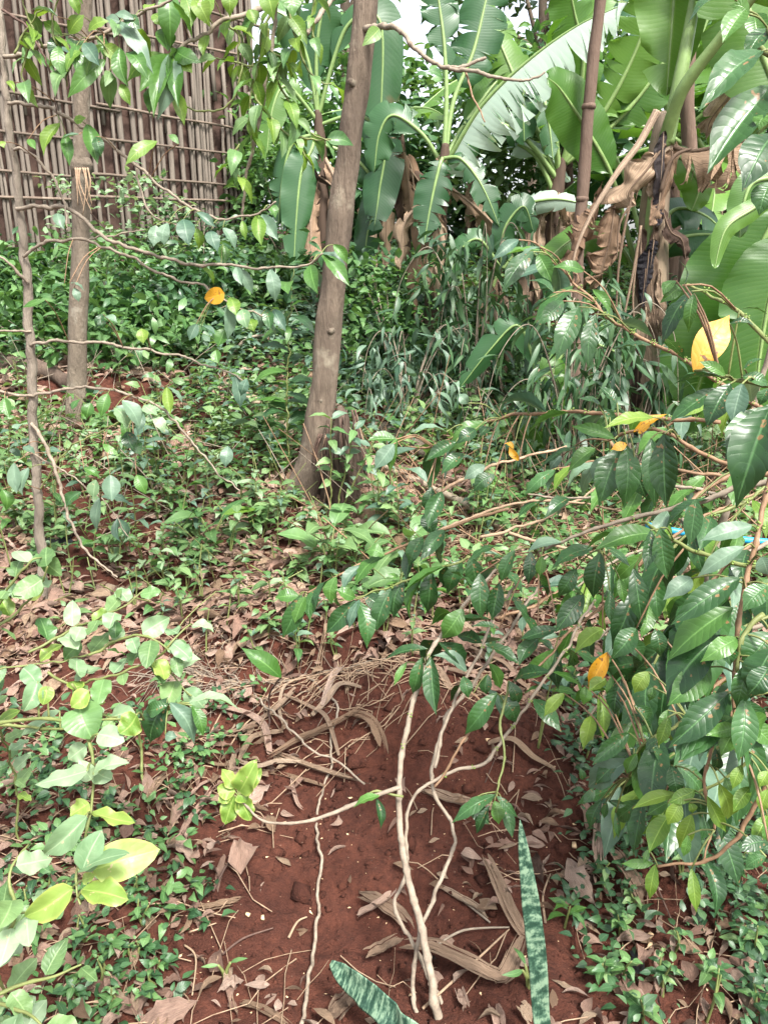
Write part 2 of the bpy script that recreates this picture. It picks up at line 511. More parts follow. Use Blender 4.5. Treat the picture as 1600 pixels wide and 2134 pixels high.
MT['stick'] = bark_mat('weathered_stick', (0.105, 0.085, 0.068), (0.30, 0.255, 0.21), (0.05, 0.039, 0.031), 18.0, 0.12, 0.9, 0.6)
MT['rail'] = bark_mat('weathered_rail', (0.12, 0.088, 0.066), (0.26, 0.205, 0.16), (0.10, 0.07, 0.055), 18.0, 0.5, 0.9, 0.6)
MT['mud'] = bark_mat('mud_daub', (0.055, 0.033, 0.026), (0.11, 0.068, 0.053), (0.03, 0.018, 0.015), 9.0, 1.0, 0.95, 0.9)
MT['stump'] = bark_mat('rotten_stump', (0.075, 0.052, 0.04), (0.17, 0.125, 0.095), (0.03, 0.02, 0.016), 26.0, 0.12, 0.95, 1.0)
MT['pseudo'] = bark_mat('banana_stem_skin', (0.20, 0.14, 0.09), (0.44, 0.34, 0.24), (0.02, 0.018, 0.024), 14.0, 0.10, 0.6, 0.8, (0.10, 0.13, 0.055))
MT['pseudo_dark'] = bark_mat('old_banana_stem_skin', (0.05, 0.035, 0.028), (0.15, 0.10, 0.07), (0.02, 0.015, 0.013), 10.0, 0.15, 0.8, 0.7)
MT['black'] = plain_mat('black_plastic', (0.018, 0.018, 0.022), 0.4, 0.5)
MT['blue_pipe'] = plain_mat('blue_pipe_plastic', (0.02, 0.30, 0.52), 0.35, 0.5, 0.1)
MT['wood_chip'] = plain_mat('fresh_wood_chip', (0.66, 0.47, 0.28), 0.7, 0.2, 0.15)
MT['bud'] = plain_mat('green_buds', (0.20, 0.30, 0.06), 0.4, 0.4, 0.2)
MT['snake'] = snake_mat()
MT['red'] = plain_mat('red_scrap', (0.5, 0.03, 0.02), 0.5, 0.4)

# ------------------------------------------------------------------ leaf shapes
def prof_coffee(u):
    return 0.20 * (math.sin(math.pi * u ** 0.98) ** 0.85) * (1 - 0.55 * max(0, u - 0.72) / 0.28) + 0.002
def prof_round(u):
    return 0.36 * math.sin(math.pi * (u ** 0.75)) ** 0.62 + 0.002
def prof_ovate(u):
    return 0.27 * math.sin(math.pi * u ** 0.62) ** 0.95 + 0.002
def prof_lance(u):
    return 0.12 * math.sin(math.pi * u ** 0.8) ** 0.9 + 0.002
def prof_narrow(u):
    return 0.065 * math.sin(math.pi * u ** 0.7) ** 0.8 + 0.0015
def prof_heart(u):
    return 0.42 * math.sin(math.pi * (0.12 + 0.88 * u) ** 0.8) ** 0.7 + 0.002
def prof_broad(u):
    return 0.24 * math.sin(math.pi * u ** 0.8) ** 0.75 + 0.002
PROF = dict(coffee=prof_coffee, round=prof_round, ovate=prof_ovate, lance=prof_lance, narrow=prof_narrow, heart=prof_heart, broad=prof_broad)

def leaf_arrays(shape, nu, nv, fold=0.25, bow=0.08, wave=0.05, curl=0.0, twist=0.0, seed=0, side=0.0, wfreq=3.0, ragged=0.0):
    rr = random.Random(seed)
    ph = rr.uniform(0, 6.28); ph2 = rr.uniform(0, 6.28)
    V = []; U = []
    for i in range(nu + 1):
        u = i / nu
        w = PROF[shape](u)
        if ragged:
            w *= 1 + rr.uniform(-ragged, ragged)
        cz = bow * math.sin(math.pi * u) + curl * u * u
        cy = side * math.sin(math.pi * u)
        tw = twist * (u - 0.4)
        for j in range(nv + 1):
            v = -1 + 2 * j / nv
            y = v * w
            z = fold * abs(v) * w + wave * abs(v) ** 1.5 * math.sin(wfreq * 6.28 * u + (ph if v < 0 else ph2)) * math.sin(math.pi * u)
            y2 = y * math.cos(tw) - z * math.sin(tw); z2 = y * math.sin(tw) + z * math.cos(tw)
            V.append((u - abs(v) * 0.02, cy + y2, cz + z2)); U.append((u, 0.5 + 0.5 * v))
    F = []
    for i in range(nu):
        for j in range(nv):
            a = i * (nv + 1) + j
            F.append((a, a + nv + 1, a + nv + 2, a + 1))
    return np.array(V, np.float32), np.array(F, np.int32), np.array(U, np.float32)

SETS = dict(
    coffee=dict(nu=11, nv=4, fold=(-0.05, 0.6), bow=(-0.02, 0.18), wave=(0.008, 0.04), curl=(-0.22, 0.06), twist=(-0.9, 0.9), side=(-0.09, 0.09), wfreq=3.4),
    round=dict(nu=10, nv=6, fold=(-0.1, 0.5), bow=(-0.10, 0.16), wave=(0.04, 0.12), curl=(-0.15, 0.12), twist=(-1.1, 1.1), side=(-0.06, 0.06), wfreq=2.2),
    heart=dict(nu=10, nv=6, fold=(0.0, 0.4), bow=(-0.05, 0.12), wave=(0.02, 0.06), curl=(-0.1, 0.05), twist=(-0.5, 0.5), side=(-0.03, 0.03), wfreq=1.4),
    ovate=dict(nu=8, nv=4, fold=(0.05, 0.45), bow=(0.02, 0.16), wave=(0.01, 0.035), curl=(-0.2, 0.0), twist=(-0.5, 0.5), side=(-0.05, 0.05), wfreq=2.5),
    lance=dict(nu=9, nv=2, fold=(0.05, 0.5), bow=(0.03, 0.16), wave=(0.005, 0.02), curl=(-0.2, 0.0), twist=(-0.6, 0.6), side=(-0.08, 0.08), wfreq=3.0),
    narrow=dict(nu=8, nv=2, fold=(0.0, 0.4), bow=(0.03, 0.14), wave=(0.0, 0.01), curl=(-0.1, 0.0), twist=(-0.8, 0.8), side=(-0.12, 0.12), wfreq=2.0),
    broad=dict(nu=9, nv=4, fold=(0.05, 0.5), bow=(0.04, 0.18), wave=(0.015, 0.05), curl=(-0.25, 0.0), twist=(-0.5, 0.5), side=(-0.06, 0.06), wfreq=2.0),
)
LCACHE = {}
def leaf_pool(shape, mat, k=12, dry=False):
    key = (shape, mat, dry)
    if key not in LCACHE:
        S = SETS[shape]; out = []
        rr = random.Random(hash(shape) % 1000 if False else len(shape) * 17 + (5 if dry else 0))
        for i in range(k):
            q = lambda n: rr.uniform(*S[n])
            kw = dict(fold=q('fold'), bow=q('bow'), wave=q('wave'), curl=q('curl'), twist=q('twist'), side=q('side'))
            if i == 0:
                kw = dict(fold=0.12, bow=0.05, wave=S['wave'][0] * 0.6, curl=-0.05, twist=0.1, side=0.02)
            if dry:
                kw['fold'] = rr.uniform(-0.3, 1.3); kw['twist'] = rr.uniform(-1.8, 1.8); kw['wave'] *= 2.4; kw['bow'] = rr.uniform(-0.1, 0.22); kw['ragged'] = 0.13
            V, F, U = leaf_arrays(shape, S['nu'], S['nv'], seed=i * 7 + 1, wfreq=S['wfreq'], **kw)
            if dry:
                for a in range(len(V)):
                    q = Vector(V[a]) * 7 + Vector((i * 5.3, 0, 0))
                    V[a][2] += 0.05 * mnoise.noise(q) + 0.02 * mnoise.noise(q * 2.3); V[a][1] += 0.025 * mnoise.noise(q * 1.4 + Vector((3, 3, 3)))
            out.append(mesh_np(shape + '_leaf', V, F, MT[mat], U))
        LCACHE[key] = out
    return LCACHE[key]

def leaf_matrix(p0, p1, nh, w=1.0, roll=0.0):
    X = p1 - p0
    L = X.length
    X = X / L
    Z = nh - X * nh.dot(X)
    if Z.length < 1e-4:
        Z = X.orthogonal()
    Z.normalize()
    Y = Z.cross(X)
    if roll:
        c, s = math.cos(roll), math.sin(roll)
        Y, Z = Y * c + Z * s, Z * c - Y * s
    M = Matrix.Identity(4)
    for i in range(3):
        M[i][0] = X[i] * L; M[i][1] = Y[i] * L * w; M[i][2] = Z[i] * L * (0.5 + 0.5 * w); M[i][3] = p0[i]
    return M

UP = Vector((0, 0, 1))
CAMP = Vector((0, 0, CAM_Z))

def put_leaf(parent, p0, p1, shape='coffee', mat='coffee', w=1.0, nh=None, roll=None, name='leaf', label=None, var=None):
    if nh is None:
        tc = (CAMP - p0).normalized()
        nh = tc * 0.55 + UP * 0.75
    me = random.choice(leaf_pool(shape, mat)) if var is None else leaf_pool(shape, mat)[var]
    if roll is None:
        roll = random.uniform(-0.5, 0.5)
    return part(name, me, parent, leaf_matrix(p0, p1, nh, w, roll), label)

def leaf_px(parent, a, b, d, wpx=None, shape='coffee', mat='coffee', dd=None, face=None, roll=None, label=None, var=None):
    """a leaf whose stalk and tip are seen at photograph pixels a and b, d metres away"""
    p0 = P(a[0], a[1], d)
    L = math.hypot(b[0] - a[0], b[1] - a[1])
    if dd is None:
        dd = random.uniform(-0.35, 0.2) * L / FPX * d
    p1 = P(b[0], b[1], d + dd)
    ww = {'coffee': 0.40, 'round': 0.72, 'heart': 0.84, 'ovate': 0.54, 'lance': 0.24, 'narrow': 0.13, 'broad': 0.48}[shape]
    w = (wpx / L) / ww * (0.9 if shape == 'coffee' else 1.0) if wpx else 1.0
    tc = (CAMP - p0).normalized()
    nh = tc + UP * 0.6 if face is None else tc * face + UP * (1 - face)
    return put_leaf(parent, p0, p1, shape, mat, max(0.4, min(2.2, w)), nh, random.uniform(-0.3, 0.3) if roll is None else roll, 'leaf', label, var)

def join_leaves(name, pos, direc, size, roll, shape, mat, variants=5, width=None, lod=(4, 2), dry=False, zs=None):
    """many small leaves as one mesh (numpy), each with its own number for colour"""
    S = SETS[shape]
    n = len(pos)
    rr = random.Random(n)
    tmpl = []
    for i in range(variants):
        q = lambda k: rr.uniform(*S[k])
        kw = dict(fold=q('fold'), bow=q('bow'), wave=0.0, curl=q('curl'), twist=q('twist'), side=q('side'))
        if dry:
            kw['fold'] = rr.uniform(-0.3, 1.0); kw['twist'] = rr.uniform(-1.5, 1.5)
        tmpl.append(leaf_arrays(shape, lod[0], lod[1], seed=i, **kw))
    pos = np.asarray(pos, float); X = np.asarray(direc, float); size = np.asarray(size, float)
    X = X / np.linalg.norm(X, axis=1, keepdims=True)
    up = np.tile(np.array([0, 0, 1.0]), (n, 1)) + RNG.normal(0, 0.15, (n, 3))
    Z = up - X * np.sum(up * X, 1, keepdims=True)
    Z /= np.linalg.norm(Z, axis=1, keepdims=True) + 1e-9
    Y = np.cross(Z, X)
    c, s = np.cos(roll)[:, None], np.sin(roll)[:, None]
    Y, Z = Y * c + Z * s, Z * c - Y * s
    wd = np.ones(n) if width is None else width
    VV = []; FF = []; UU = []; RR = []
    off = 0
    which = RNG.integers(0, variants, n)
    rn = RNG.random(n)
    for k in range(variants):
        idx = np.nonzero(which == k)[0]
        if not len(idx):
            continue
        V, F, U = tmpl[k]
        A = pos[idx][:, None, :] + size[idx][:, None, None] * (V[None, :, 0:1] * X[idx][:, None, :] + V[None, :, 1:2] * (wd[idx][:, None, None]) * Y[idx][:, None, :] + V[None, :, 2:3] * Z[idx][:, None, :])
        m = len(idx)
        VV.append(A.reshape(-1, 3))
        FF.append((F[None] + (np.arange(m) * len(V))[:, None, None] + off).reshape(-1, 4))
        UU.append(np.tile(U, (m, 1)))
        RR.append(np.repeat(rn[idx], len(V)))
        off += m * len(V)
    return mesh_np(name, np.concatenate(VV), np.concatenate(FF), MT[mat], np.concatenate(UU), np.concatenate(RR))

def join_tubes(name, paths, radii, mat, sides=3):
    VV = []; FF = []; UU = []; RR = []
    off = 0
    for path, r in zip(paths, radii):
        V, F, U = tube_arrays(path, [r, r * 0.8], sides, 0, 0, False)
        VV.append(np.array([tuple(v) for v in V])); FF.append(np.array(F) + off); UU.append(np.array(U)); RR.append(np.full(len(V), random.random()))
        off += len(V)
    return mesh_np(name, np.concatenate(VV), np.concatenate(FF), MT[mat], np.concatenate(UU), np.concatenate(RR))
def Q(px, py, Y):
    """point seen at photograph pixel (px, py) that stands Y metres ahead on the ground plan"""
    k = -(py - 1067.0) / FPX
    return P(px, py, Y / (CP + k * SP))

def pxm(npx, Y):
    return npx / FPX * Y

# ------------------------------------------------------------------ the ground
def grow(a, b, step, g):
    out = [a]; s = step
    sg = 1 if b > a else -1
    while (b - out[-1]) * sg > 0:
        out.append(out[-1] + sg * s); s *= g
    return out
xs = np.array(sorted(set(np.round(np.concatenate([np.arange(-1.5, 1.5001, 0.014), grow(1.5, 160, 0.02, 1.06), grow(-1.5, -160, 0.02, 1.06)]), 4))))
ys = np.array(sorted(set(np.round(np.concatenate([np.arange(0.95, 3.6, 0.013), grow(3.6, 180, 0.016, 1.018 if False else 1.03), grow(0.95, -60, 0.03, 1.12)]), 4))))
gx, gy = np.meshgrid(xs, ys)
gz = height(gx, gy)
nx_, ny_ = len(xs), len(ys)
idx = np.arange(nx_ * ny_).reshape(ny_, nx_)
gf = np.stack([idx[:-1, :-1], idx[:-1, 1:], idx[1:, 1:], idx[1:, :-1]], -1).reshape(-1, 4)
ground = part('ground', mesh_np('ground', np.stack([gx, gy, gz], -1).reshape(-1, 3), gf, MT['soil']))
ground['kind'] = 'structure'
ground['label'] = 'red brown soil of the sloping garden'

# ------------------------------------------------------------------ wattle wall
WA, WB = Q(10, 450, 8.2), Q(538, 460, 10.3)
WA = Vector((WA.x, WA.y, 0)); WB = Vector((WB.x, WB.y, 0))
wdir = (WB - WA).normalized()
wnrm = Vector((wdir.y, -wdir.x, 0))          # towards the camera side
if wnrm.y > 0:
    wnrm = -wnrm
WA = WA - wdir * 1.3
wlen = (WB - WA).length
wbase = hz(WA.x, WA.y)
WTOP = 5.15
wall = thing('wattle_wall', 'tall wall of upright weathered sticks tied to rails over brown mud', 'wall', (WA.x, WA.y, wbase))
# mud infill: a rough slab behind the sticks
mv = []; nU, nW = 90, 80
for i in range(nU + 1):
    for j in range(nW + 1):
        p = WA + wdir * (wlen * i / nU)
        z0 = hz(p.x, p.y) - 0.15
        z = z0 + (WTOP - z0) * j / nW
        dpt = 0.035 * mnoise.noise(Vector((i * 0.45, j * 0.5, 3))) + 0.03 * mnoise.noise(Vector((i * 1.3, j * 1.5, 7)))
        q = p - wnrm * (0.05 - dpt)
        mv.append((q.x, q.y, z))
mf = [(i * (nW + 1) + j, (i + 1) * (nW + 1) + j, (i + 1) * (nW + 1) + j + 1, i * (nW + 1) + j + 1) for i in range(nU) for j in range(nW)]
nfront = len(mv)
mv += [tuple(Vector(v) - wnrm * 0.22) for v in mv]
mf += [(a + nfront, d + nfront, c + nfront, b_ + nfront) for a, b_, c, d in mf]
for j in range(nW):
    a = j; b_ = nU * (nW + 1) + j
    mf.append((a, a + 1, a + 1 + nfront, a + nfront)); mf.append((b_, b_ + nfront, b_ + 1 + nfront, b_ + 1))
for i in range(nU):
    a = i * (nW + 1) + nW
    mf.append((a, a + nW + 1, a + nW + 1 + nfront, a + nfront))
part('mud_infill', mesh_np('mud_infill', mv, mf, MT['mud']), wall)
RAILPX = [(-95, 60), (32, 128), (190, 283), (275, 333), (357, 396), (412, 428)]
def wall_xy(px, Y0):
    return None
def wall_z(px, py):
    """height on the wall plane seen at pixel"""
    a = P(px, py, 1.0) - CAMP
    k = (WA - CAMP).dot(wnrm) / a.dot(wnrm)
    return (CAMP + a * k).z
rails_z = []
for (yl, yr) in RAILPX:
    rails_z.append((wall_z(10, yl), wall_z(520, yr)))
s = 0.0
k = 0
while s < wlen:
    w = random.choice([0.028, 0.034, 0.04, 0.05, 0.058]) * random.uniform(0.85, 1.15)
    p = WA + wdir * (s + w) + wnrm * random.uniform(0.0, 0.02)
    zb = hz(p.x, p.y) - 0.1
    zt = WTOP - random.uniform(-0.15, 0.15)
    spans = [(zb, zt)]
    rq = random.random()
    if rq < 0.22:
        m = zb + (zt - zb) * random.uniform(0.25, 0.6)
        spans = [(zb, m)] if random.random() < 0.5 else [(m, zt)]
    elif rq < 0.4:
        m = zb + (zt - zb) * random.uniform(0.3, 0.7)
        spans = [(zb, m), (m - random.uniform(-0.05, 0.3), zt)]
    for q, (a, c) in enumerate(spans):
        off = wdir * (q * w * 0.8) + wnrm * (q * 0.02)
        n = 6
        pts = []
        lean = random.uniform(-0.035, 0.035)
        for i in range(n + 1):
            t = i / n
            pts.append(Vector((p.x, p.y, a + (c - a) * t)) + off + wdir * (lean * t + 0.018 * mnoise.noise(Vector((k * 3.1, t * 3, q)))) + wnrm * 0.012 * mnoise.noise(Vector((k * 1.7, t * 4, 5))))
        me = tube_mesh('pole', pts, [w * 0.52, w * 0.5, w * 0.44], MT['stick'], 6, 0.35, k + q * 100, None, 3.0)
        part('pole', me, wall, Matrix.Translation(pts[0]))
        k += 1
    s += w * random.choice([1.05, 1.2, 1.3, 1.5, 1.7, 2.4])
for i, (zl, zr) in enumerate(rails_z):
    sl = (wlen - 1.3) or 1
    cuts = [0, random.uniform(0.4, 0.6), 1.0]
    for c in range(2):
        a, bq = cuts[c] - 0.03, cuts[c + 1] + 0.03
        pts = []
        for t in np.linspace(a, bq, 9):
            ss = t * wlen
            z = zl + (zr - zl) * (ss - 1.3) / sl
            pts.append(WA + wdir * ss + wnrm * (0.045 + c * 0.012 + 0.01 * mnoise.noise(Vector((i, t * 9, 1)))) + UP * (z + c * 0.035 + 0.012 * mnoise.noise(Vector((i * 2.3, t * 8, 4)))))
        part('rail', tube_mesh('rail', pts, [0.016, 0.013, 0.015], MT['rail'], 7, 0.3, i * 5 + c, None, 4.0), wall, Matrix.Translation(pts[0]))

# ------------------------------------------------------------------ tree trunks
def trunk_path(px_list, Y):
    return [Q(x, y, Y + (dy if False else 0)) for x, y in px_list]

tp = [Q(614, 1100, 4.05), Q(636, 1010, 4.05), Q(668, 860, 4.05), Q(690, 640, 4.05), Q(712, 430, 4.05), Q(738, 230, 4.05), Q(763, 10, 4.05), Q(785, -220, 4.1), Q(800, -520, 4.15)]
tree1 = thing('tree', 'leaning brown tree trunk forking above, rising beside a rotten stump', 'tree', tp[0])
tube('trunk', tp, [0.125, 0.092, 0.073, 0.066, 0.061, 0.058, 0.057, 0.052, 0.046, 0.04], MT['bark'], tree1, 22, 14, 0.22, 3, freq=5.0)
kn = Q(722, 330, 3.985)
for (x, y, s) in ((735, 175, 0.022), (689, 690, 0.02), (668, 835, 0.024)):
    c = Q(x, y, 4.0)
    tube('knot', [c + Vector((0, 0.03, 0)), c, c + Vector((0.004, -0.014, -0.004))], [s * 1.5, s * 1.2, s * 0.5], MT['bark'], tree1, 10, 3, 0.3, int(x))

tp2 = [Q(152, 950, 5.1), Q(158, 880, 5.1), Q(163, 700, 5.1), Q(168, 520, 5.1), Q(170, 345, 5.1), Q(172, 150, 5.1), Q(178, -90, 5.1), Q(180, -350, 5.1)]
tree2 = thing('tree', 'straight greyish tree trunk with a swollen fibrous collar before the wattle wall', 'tree', tp2[0])
tube('trunk', tp2, [0.09, 0.066, 0.058, 0.052, 0.05, 0.047, 0.042, 0.04], MT['bark_grey'], tree2, 16, 10, 0.18, 8, freq=3.0)
tube('collar', [Q(169, 372, 5.1), Q(170, 352, 5.1), Q(170, 342, 5.1), Q(170, 328, 5.1)], [0.052, 0.064, 0.066, 0.05], MT['bark_grey'], tree2, 14, 5, 0.35, 4)
for i in range(6):
    a = Q(158 + i * 5, 350, 5.015)
    tube('bark_fibre', [a, a + Vector((random.uniform(-.02, .03), -0.02, -0.09)), a + Vector((random.uniform(-.03, .05), -0.01, -random.uniform(0.15, 0.3)))], [0.006, 0.005, 0.002], MT['straw'], tree2, 5, 4)

# thin pole-like tree among the bananas
tp3 = [Q(1188, 985, 4.5), Q(1195, 800, 4.5), Q(1203, 520, 4.5), Q(1212, 420, 4.5), Q(1228, 200, 4.5), Q(1250, 0, 4.5), Q(1285, -300, 4.5)]
tree3 = thing('slim_tree', 'slim bare brown pole tree standing straight among green banana leaves', 'tree', tp3[0])
tube('trunk', tp3, [0.045, 0.038, 0.034, 0.033, 0.031, 0.03, 0.026], MT['bark_pole'], tree3, 12, 8, 0.2, 5, freq=6.0)
for (x, y) in ((1226, 222), (1212, 415), (1203, 560)):
    c = Q(x, y, 4.5)
    tube('node_ring', [c - UP * 0.012, c, c + UP * 0.012], [0.034, 0.038, 0.034], MT['bark_pole'], tree3, 12, 3, 0.2, x)
tp4 = [Q(1420, 900, 5.6), Q(1428, 600, 5.6), Q(1440, 400, 5.6), Q(1432, 150, 5.6), Q(1470, -200, 5.6)]
tree4 = thing('slim_tree', 'slim dark trunk behind the thick green banana stalk', 'tree', tp4[0])
tube('trunk', tp4, [0.06, 0.05, 0.048, 0.045, 0.04], MT['bark_pole'], tree4, 10, 8, 0.2, 6, freq=5.0)

# rotten stump at the foot of the leaning tree
sb = Q(712, 1050, 4.0)
sb.z = hz(sb.x, sb.y) - 0.03
stump = thing('stump', 'rotten dark shaggy stump leaning on the brown tree trunk', 'stump', sb)
tube('core', [sb, sb + Vector((0, 0, 0.2)), sb + Vector((0.01, 0, 0.42)), sb + Vector((0.0, 0.0, 0.55))], [0.09, 0.075, 0.05, 0.01], MT['stump'], stump, 16, 8, 0.7, 2, freq=7.0)
for i in range(13):
    a = 6.28 * i / 13 + random.uniform(-.2, .2); r = random.uniform(0.05, 0.085); hh = random.uniform(0.2, 0.62)
    q = sb + Vector((math.cos(a) * r * 1.2, math.sin(a) * r * 1.2, 0))
    tube('splinter', [q, q + Vector((0, 0, hh * 0.5)), q + Vector((random.uniform(-.03, .03), random.uniform(-.02, .02), hh))], [random.uniform(0.02, 0.035), random.uniform(0.014, 0.028), 0.002], MT['stump'], stump, 6, 6, 0.9, i, freq=14.0)
for i in range(60):
    a = random.uniform(0, 6.28); r = random.uniform(0.07, 0.12)
    p0 = sb + Vector((math.cos(a) * r, math.sin(a) * r, random.uniform(0.25, 0.53)))
    L = random.uniform(0.12, 0.35)
    p1 = p0 + Vector((math.cos(a) * 0.03, math.sin(a) * 0.03, -L * 0.5))
    p2 = p0 + Vector((math.cos(a) * 0.05 + random.uniform(-.02, .02), math.sin(a) * 0.05, -L))
    tube('fibre', [p0, p1, p2], [0.006, 0.004, 0.002], MT[random.choice(['stump', 'twig_dark', 'straw'])], stump, 4, 3)

# ------------------------------------------------------------------ bananas
def ban_prof(u):
    return (max(0.0, 1 - abs(2 * u - 1) ** 3.2)) ** 0.6 * (1 - 0.28 * u ** 4) * (0.80 + 0.2 * math.sin(math.pi * u))

def banana_leaf(parent, pts, width, mat='banana', droop=0.35, tears=3, pet=0.25, nh=None, rib=0.016, crumple=0.0, seed=None, halves=(1, 1), label=None, ribmat='petiole', name='leaf', asym=(1.0, 1.0), loose=1.0):
    rr = random.Random(seed if seed is not None else random.random())
    if mat.startswith('banana') and tears >= 2:
        tears = int(tears * 2.2)
    path = smooth_path(pts, 12)
    T, _ = frames(path)
    n = len(path) - 1
    i0 = int(n * pet)
    nh = Vector(nh) if nh is not None else Vector((0.0, -0.6, 1.0))
    V = []; F = []; U = []; RV = []
    for h in (-1, 1):
        if not halves[0 if h < 0 else 1]:
            continue
        cuts = sorted(set([0.0, 1.0] + [round(rr.uniform(0.08, 0.95), 3) for _ in range(tears)]))
        for c in range(len(cuts) - 1):
            a, bb = cuts[c], cuts[c + 1]
            m = max(2, int((bb - a) * 34))
            dev = rr.uniform(-0.35, 0.55) * (loose if tears else 0.2); dr = droop; v0 = rr.uniform(0.0, 0.75)
            skew = rr.uniform(-0.02, 0.02) * (1 if tears else 0)
            base = len(V)
            K = 5
            ph = rr.uniform(0, 6)
            for i in range(m + 1):
                u = a + (bb - a) * i / m
                f = i0 + (n - i0) * u
                k = min(int(f), n - 1); t = f - k
                p = path[k].lerp(path[k + 1], t)
                tt = T[k].lerp(T[k + 1], t).normalized()
                S = tt.cross(nh)
                S = S.normalized() if S.length > 1e-3 else Vector((1, 0, 0))
                Nn = S.cross(tt).normalized()
                w = width * 0.5 * ban_prof(u) * asym[0 if h < 0 else 1] + 0.001
                gap = 0.0
                if i == 0 and a > 0: gap = 0.012
                if i == m and bb < 1: gap = -0.012
                pos = Vector(p)
                ang = dr * 0.35
                for j in range(K + 1):
                    v = j / K
                    if j:
                        rmp = max(0.0, (v - v0) / (1 - v0)); ang = dr * (0.35 + 0.85 * v) + dev * rmp
                        stp = w / K
                        pos = pos + S * (h * stp * math.cos(ang)) - Nn * (stp * math.sin(ang)) + tt * ((gap * 1.6 * rmp + skew * 2.0 * rmp) * 0.6)
                    q = Vector(pos)
                    wv = 0.07 * width * v * v * (mnoise.noise(Vector((u * 9 + ph, h * 3.0, ph))) + 0.5 * mnoise.noise(Vector((u * 25 + ph, h * 3.0, ph))))
                    q += Nn * wv
                    if crumple:
                        q += Vector((mnoise.noise(q * 9), mnoise.noise(q * 9 + Vector((5, 1, 2))), mnoise.noise(q * 9 + Vector((1, 7, 3))))) * crumple * v
                        q += Nn * crumple * 0.9 * mnoise.noise(Vector((u * 16 + ph, v * 1.5, ph))) * v
                    V.append(q); U.append((u, 0.5 + 0.5 * h * v))
            for i in range(m):
                for j in range(K):
                    q = base + i * (K + 1) + j
                    F.append((q, q + 1, q + K + 2, q + K + 1) if h > 0 else (q, q + K + 1, q + K + 2, q + 1))
    org = path[0]
    me = mesh_np('blade', [tuple(v - org) for v in V], F, MT[mat], U)
    lf = part(name, me, parent, Matrix.Translation(org), label)
    rm = tube_mesh('midrib', path, [rib * 1.25, rib * 1.05, rib * 0.8, rib * 0.45, rib * 0.12], MT[ribmat], 8, 0.08, 1)
    part('midrib', rm, lf, Matrix.Translation(org))
    return lf

def px(lst, Y, dY=0.0):
    n = len(lst)
    return [Q(a, b_, Y + dY * i / max(1, n - 1)) for i, (a, b_) in enumerate(lst)]

FACE = Vector((0.05, -1.0, 0.35))
def banana_plant(label, stem_px, Y, r, mat='pseudo', sides=14):
    pts = px(stem_px, Y)
    pts[0].z = min(pts[0].z, hz(pts[0].x, pts[0].y) - 0.05)
    t = thing('banana_plant', label, 'banana plant', pts[0], 'banana plants of the grove')
    tube('pseudostem', pts, [r * 1.15, r, r * 0.95, r * 0.8, r * 0.42] if Y < 5 else [r, r * 0.85, r * 0.75, r * 0.6, r * 0.3], MT[mat], t, sides, 8, 0.2, int(stem_px[0][0]), freq=3.0)
    return t

def auto_leaves(t, crown, n, L, W, mats, seed, az0=0, az1=360, up=(25, 75), tears=(2, 9)):
    rr = random.Random(seed)
    for i in range(n):
        az = R(az0 + (az1 - az0) * (i + rr.uniform(-0.3, 0.3)) / n)
        el = R(rr.uniform(*up))
        l = L * rr.uniform(0.7, 1.15)
        d = Vector((math.cos(az), math.sin(az), 0))
        sag = rr.uniform(0.25, 0.8)
        pts = [crown - UP * 0.15]
        for k in range(1, 5):
            f = k / 4
            pts.append(crown + d * (l * math.cos(el) * f) + UP * (l * (math.sin(el) * f - sag * f * f * 0.9)))
        banana_leaf(t, pts, W * rr.uniform(0.8, 1.15), rr.choice(mats), rr.uniform(0.15, 0.7), rr.randint(*tears), 0.22, UP + d * 0.2, 0.018, 0, rr.random())

# the near plant with the peeling, black-streaked stem
b0 = banana_plant('banana plant with tan peeling stem streaked black and a hanging dry brown leaf', [(1348, 1000), (1350, 760), (1358, 560), (1368, 400), (1378, 290), (1384, 235)], 4.6, 0.088)
tb0 = px([(1378, 300), (1392, 240)], 4.6)
banana_leaf(b0, px([(1382, 300), (1420, 190), (1500, 80), (1580, -20), (1660, -120), (1760, -170)], 4.55, -0.6), 0.55, 'banana', 0.4, 3, 0.55, FACE, 0.030)
banana_leaf(b0, px([(1388, 300), (1425, 120), (1452, -40), (1470, -220), (1470, -420)], 4.55, 0.2), 0.6, 'banana', 0.3, 3, 0.5, FACE, 0.034)
banana_leaf(b0, px([(1372, 330), (1352, 470), (1345, 560)], 4.52), 0.02, 'banana', 0.3, 0, 0.8, FACE, 0.030)
banana_leaf(b0, px([(1345, 620), (1310, 500), (1275, 370), (1225, 275), (1170, 190), (1140, 162)], 4.75, -0.25), 0.30, 'banana', 0.18, 0, 0.42, FACE + Vector((-0.5, 0, 0.3)), 0.014)
banana_leaf(b0, px([(1350, 560), (1310, 400), (1278, 320), (1220, 240), (1190, 205)], 5.0, 0.0), 0.24, 'banana', 0.5, 1, 0.35, FACE + Vector((0.7, 0, 0.3)), 0.012)
banana_leaf(b0, px([(1345, 640), (1320, 560), (1260, 480), (1190, 500), (1120, 560)], 4.8, -0.2), 0.26, 'banana', 0.4, 0, 0.3, FACE + Vector((0, 0, 0.6)), 0.012)
banana_leaf(b0, px([(1380, 330), (1420, 330), (1455, 385), (1440, 440)], 4.8), 0.22, 'banana', 0.3, 0, 0.15, FACE, 0.012)
banana_leaf(b0, px([(1365, 520), (1400, 440), (1470, 450), (1540, 520)], 4.9), 0.30, 'banana_dark', 0.4, 1, 0.15, FACE + Vector((0, 0, 0.8)), 0.012)
banana_leaf(b0, px([(1360, 560), (1410, 500), (1500, 490), (1600, 520)], 4.75, -0.3), 0.30, 'banana_dark', 0.5, 1, 0.15, FACE + Vector((0, 0, 0.8)), 0.012)
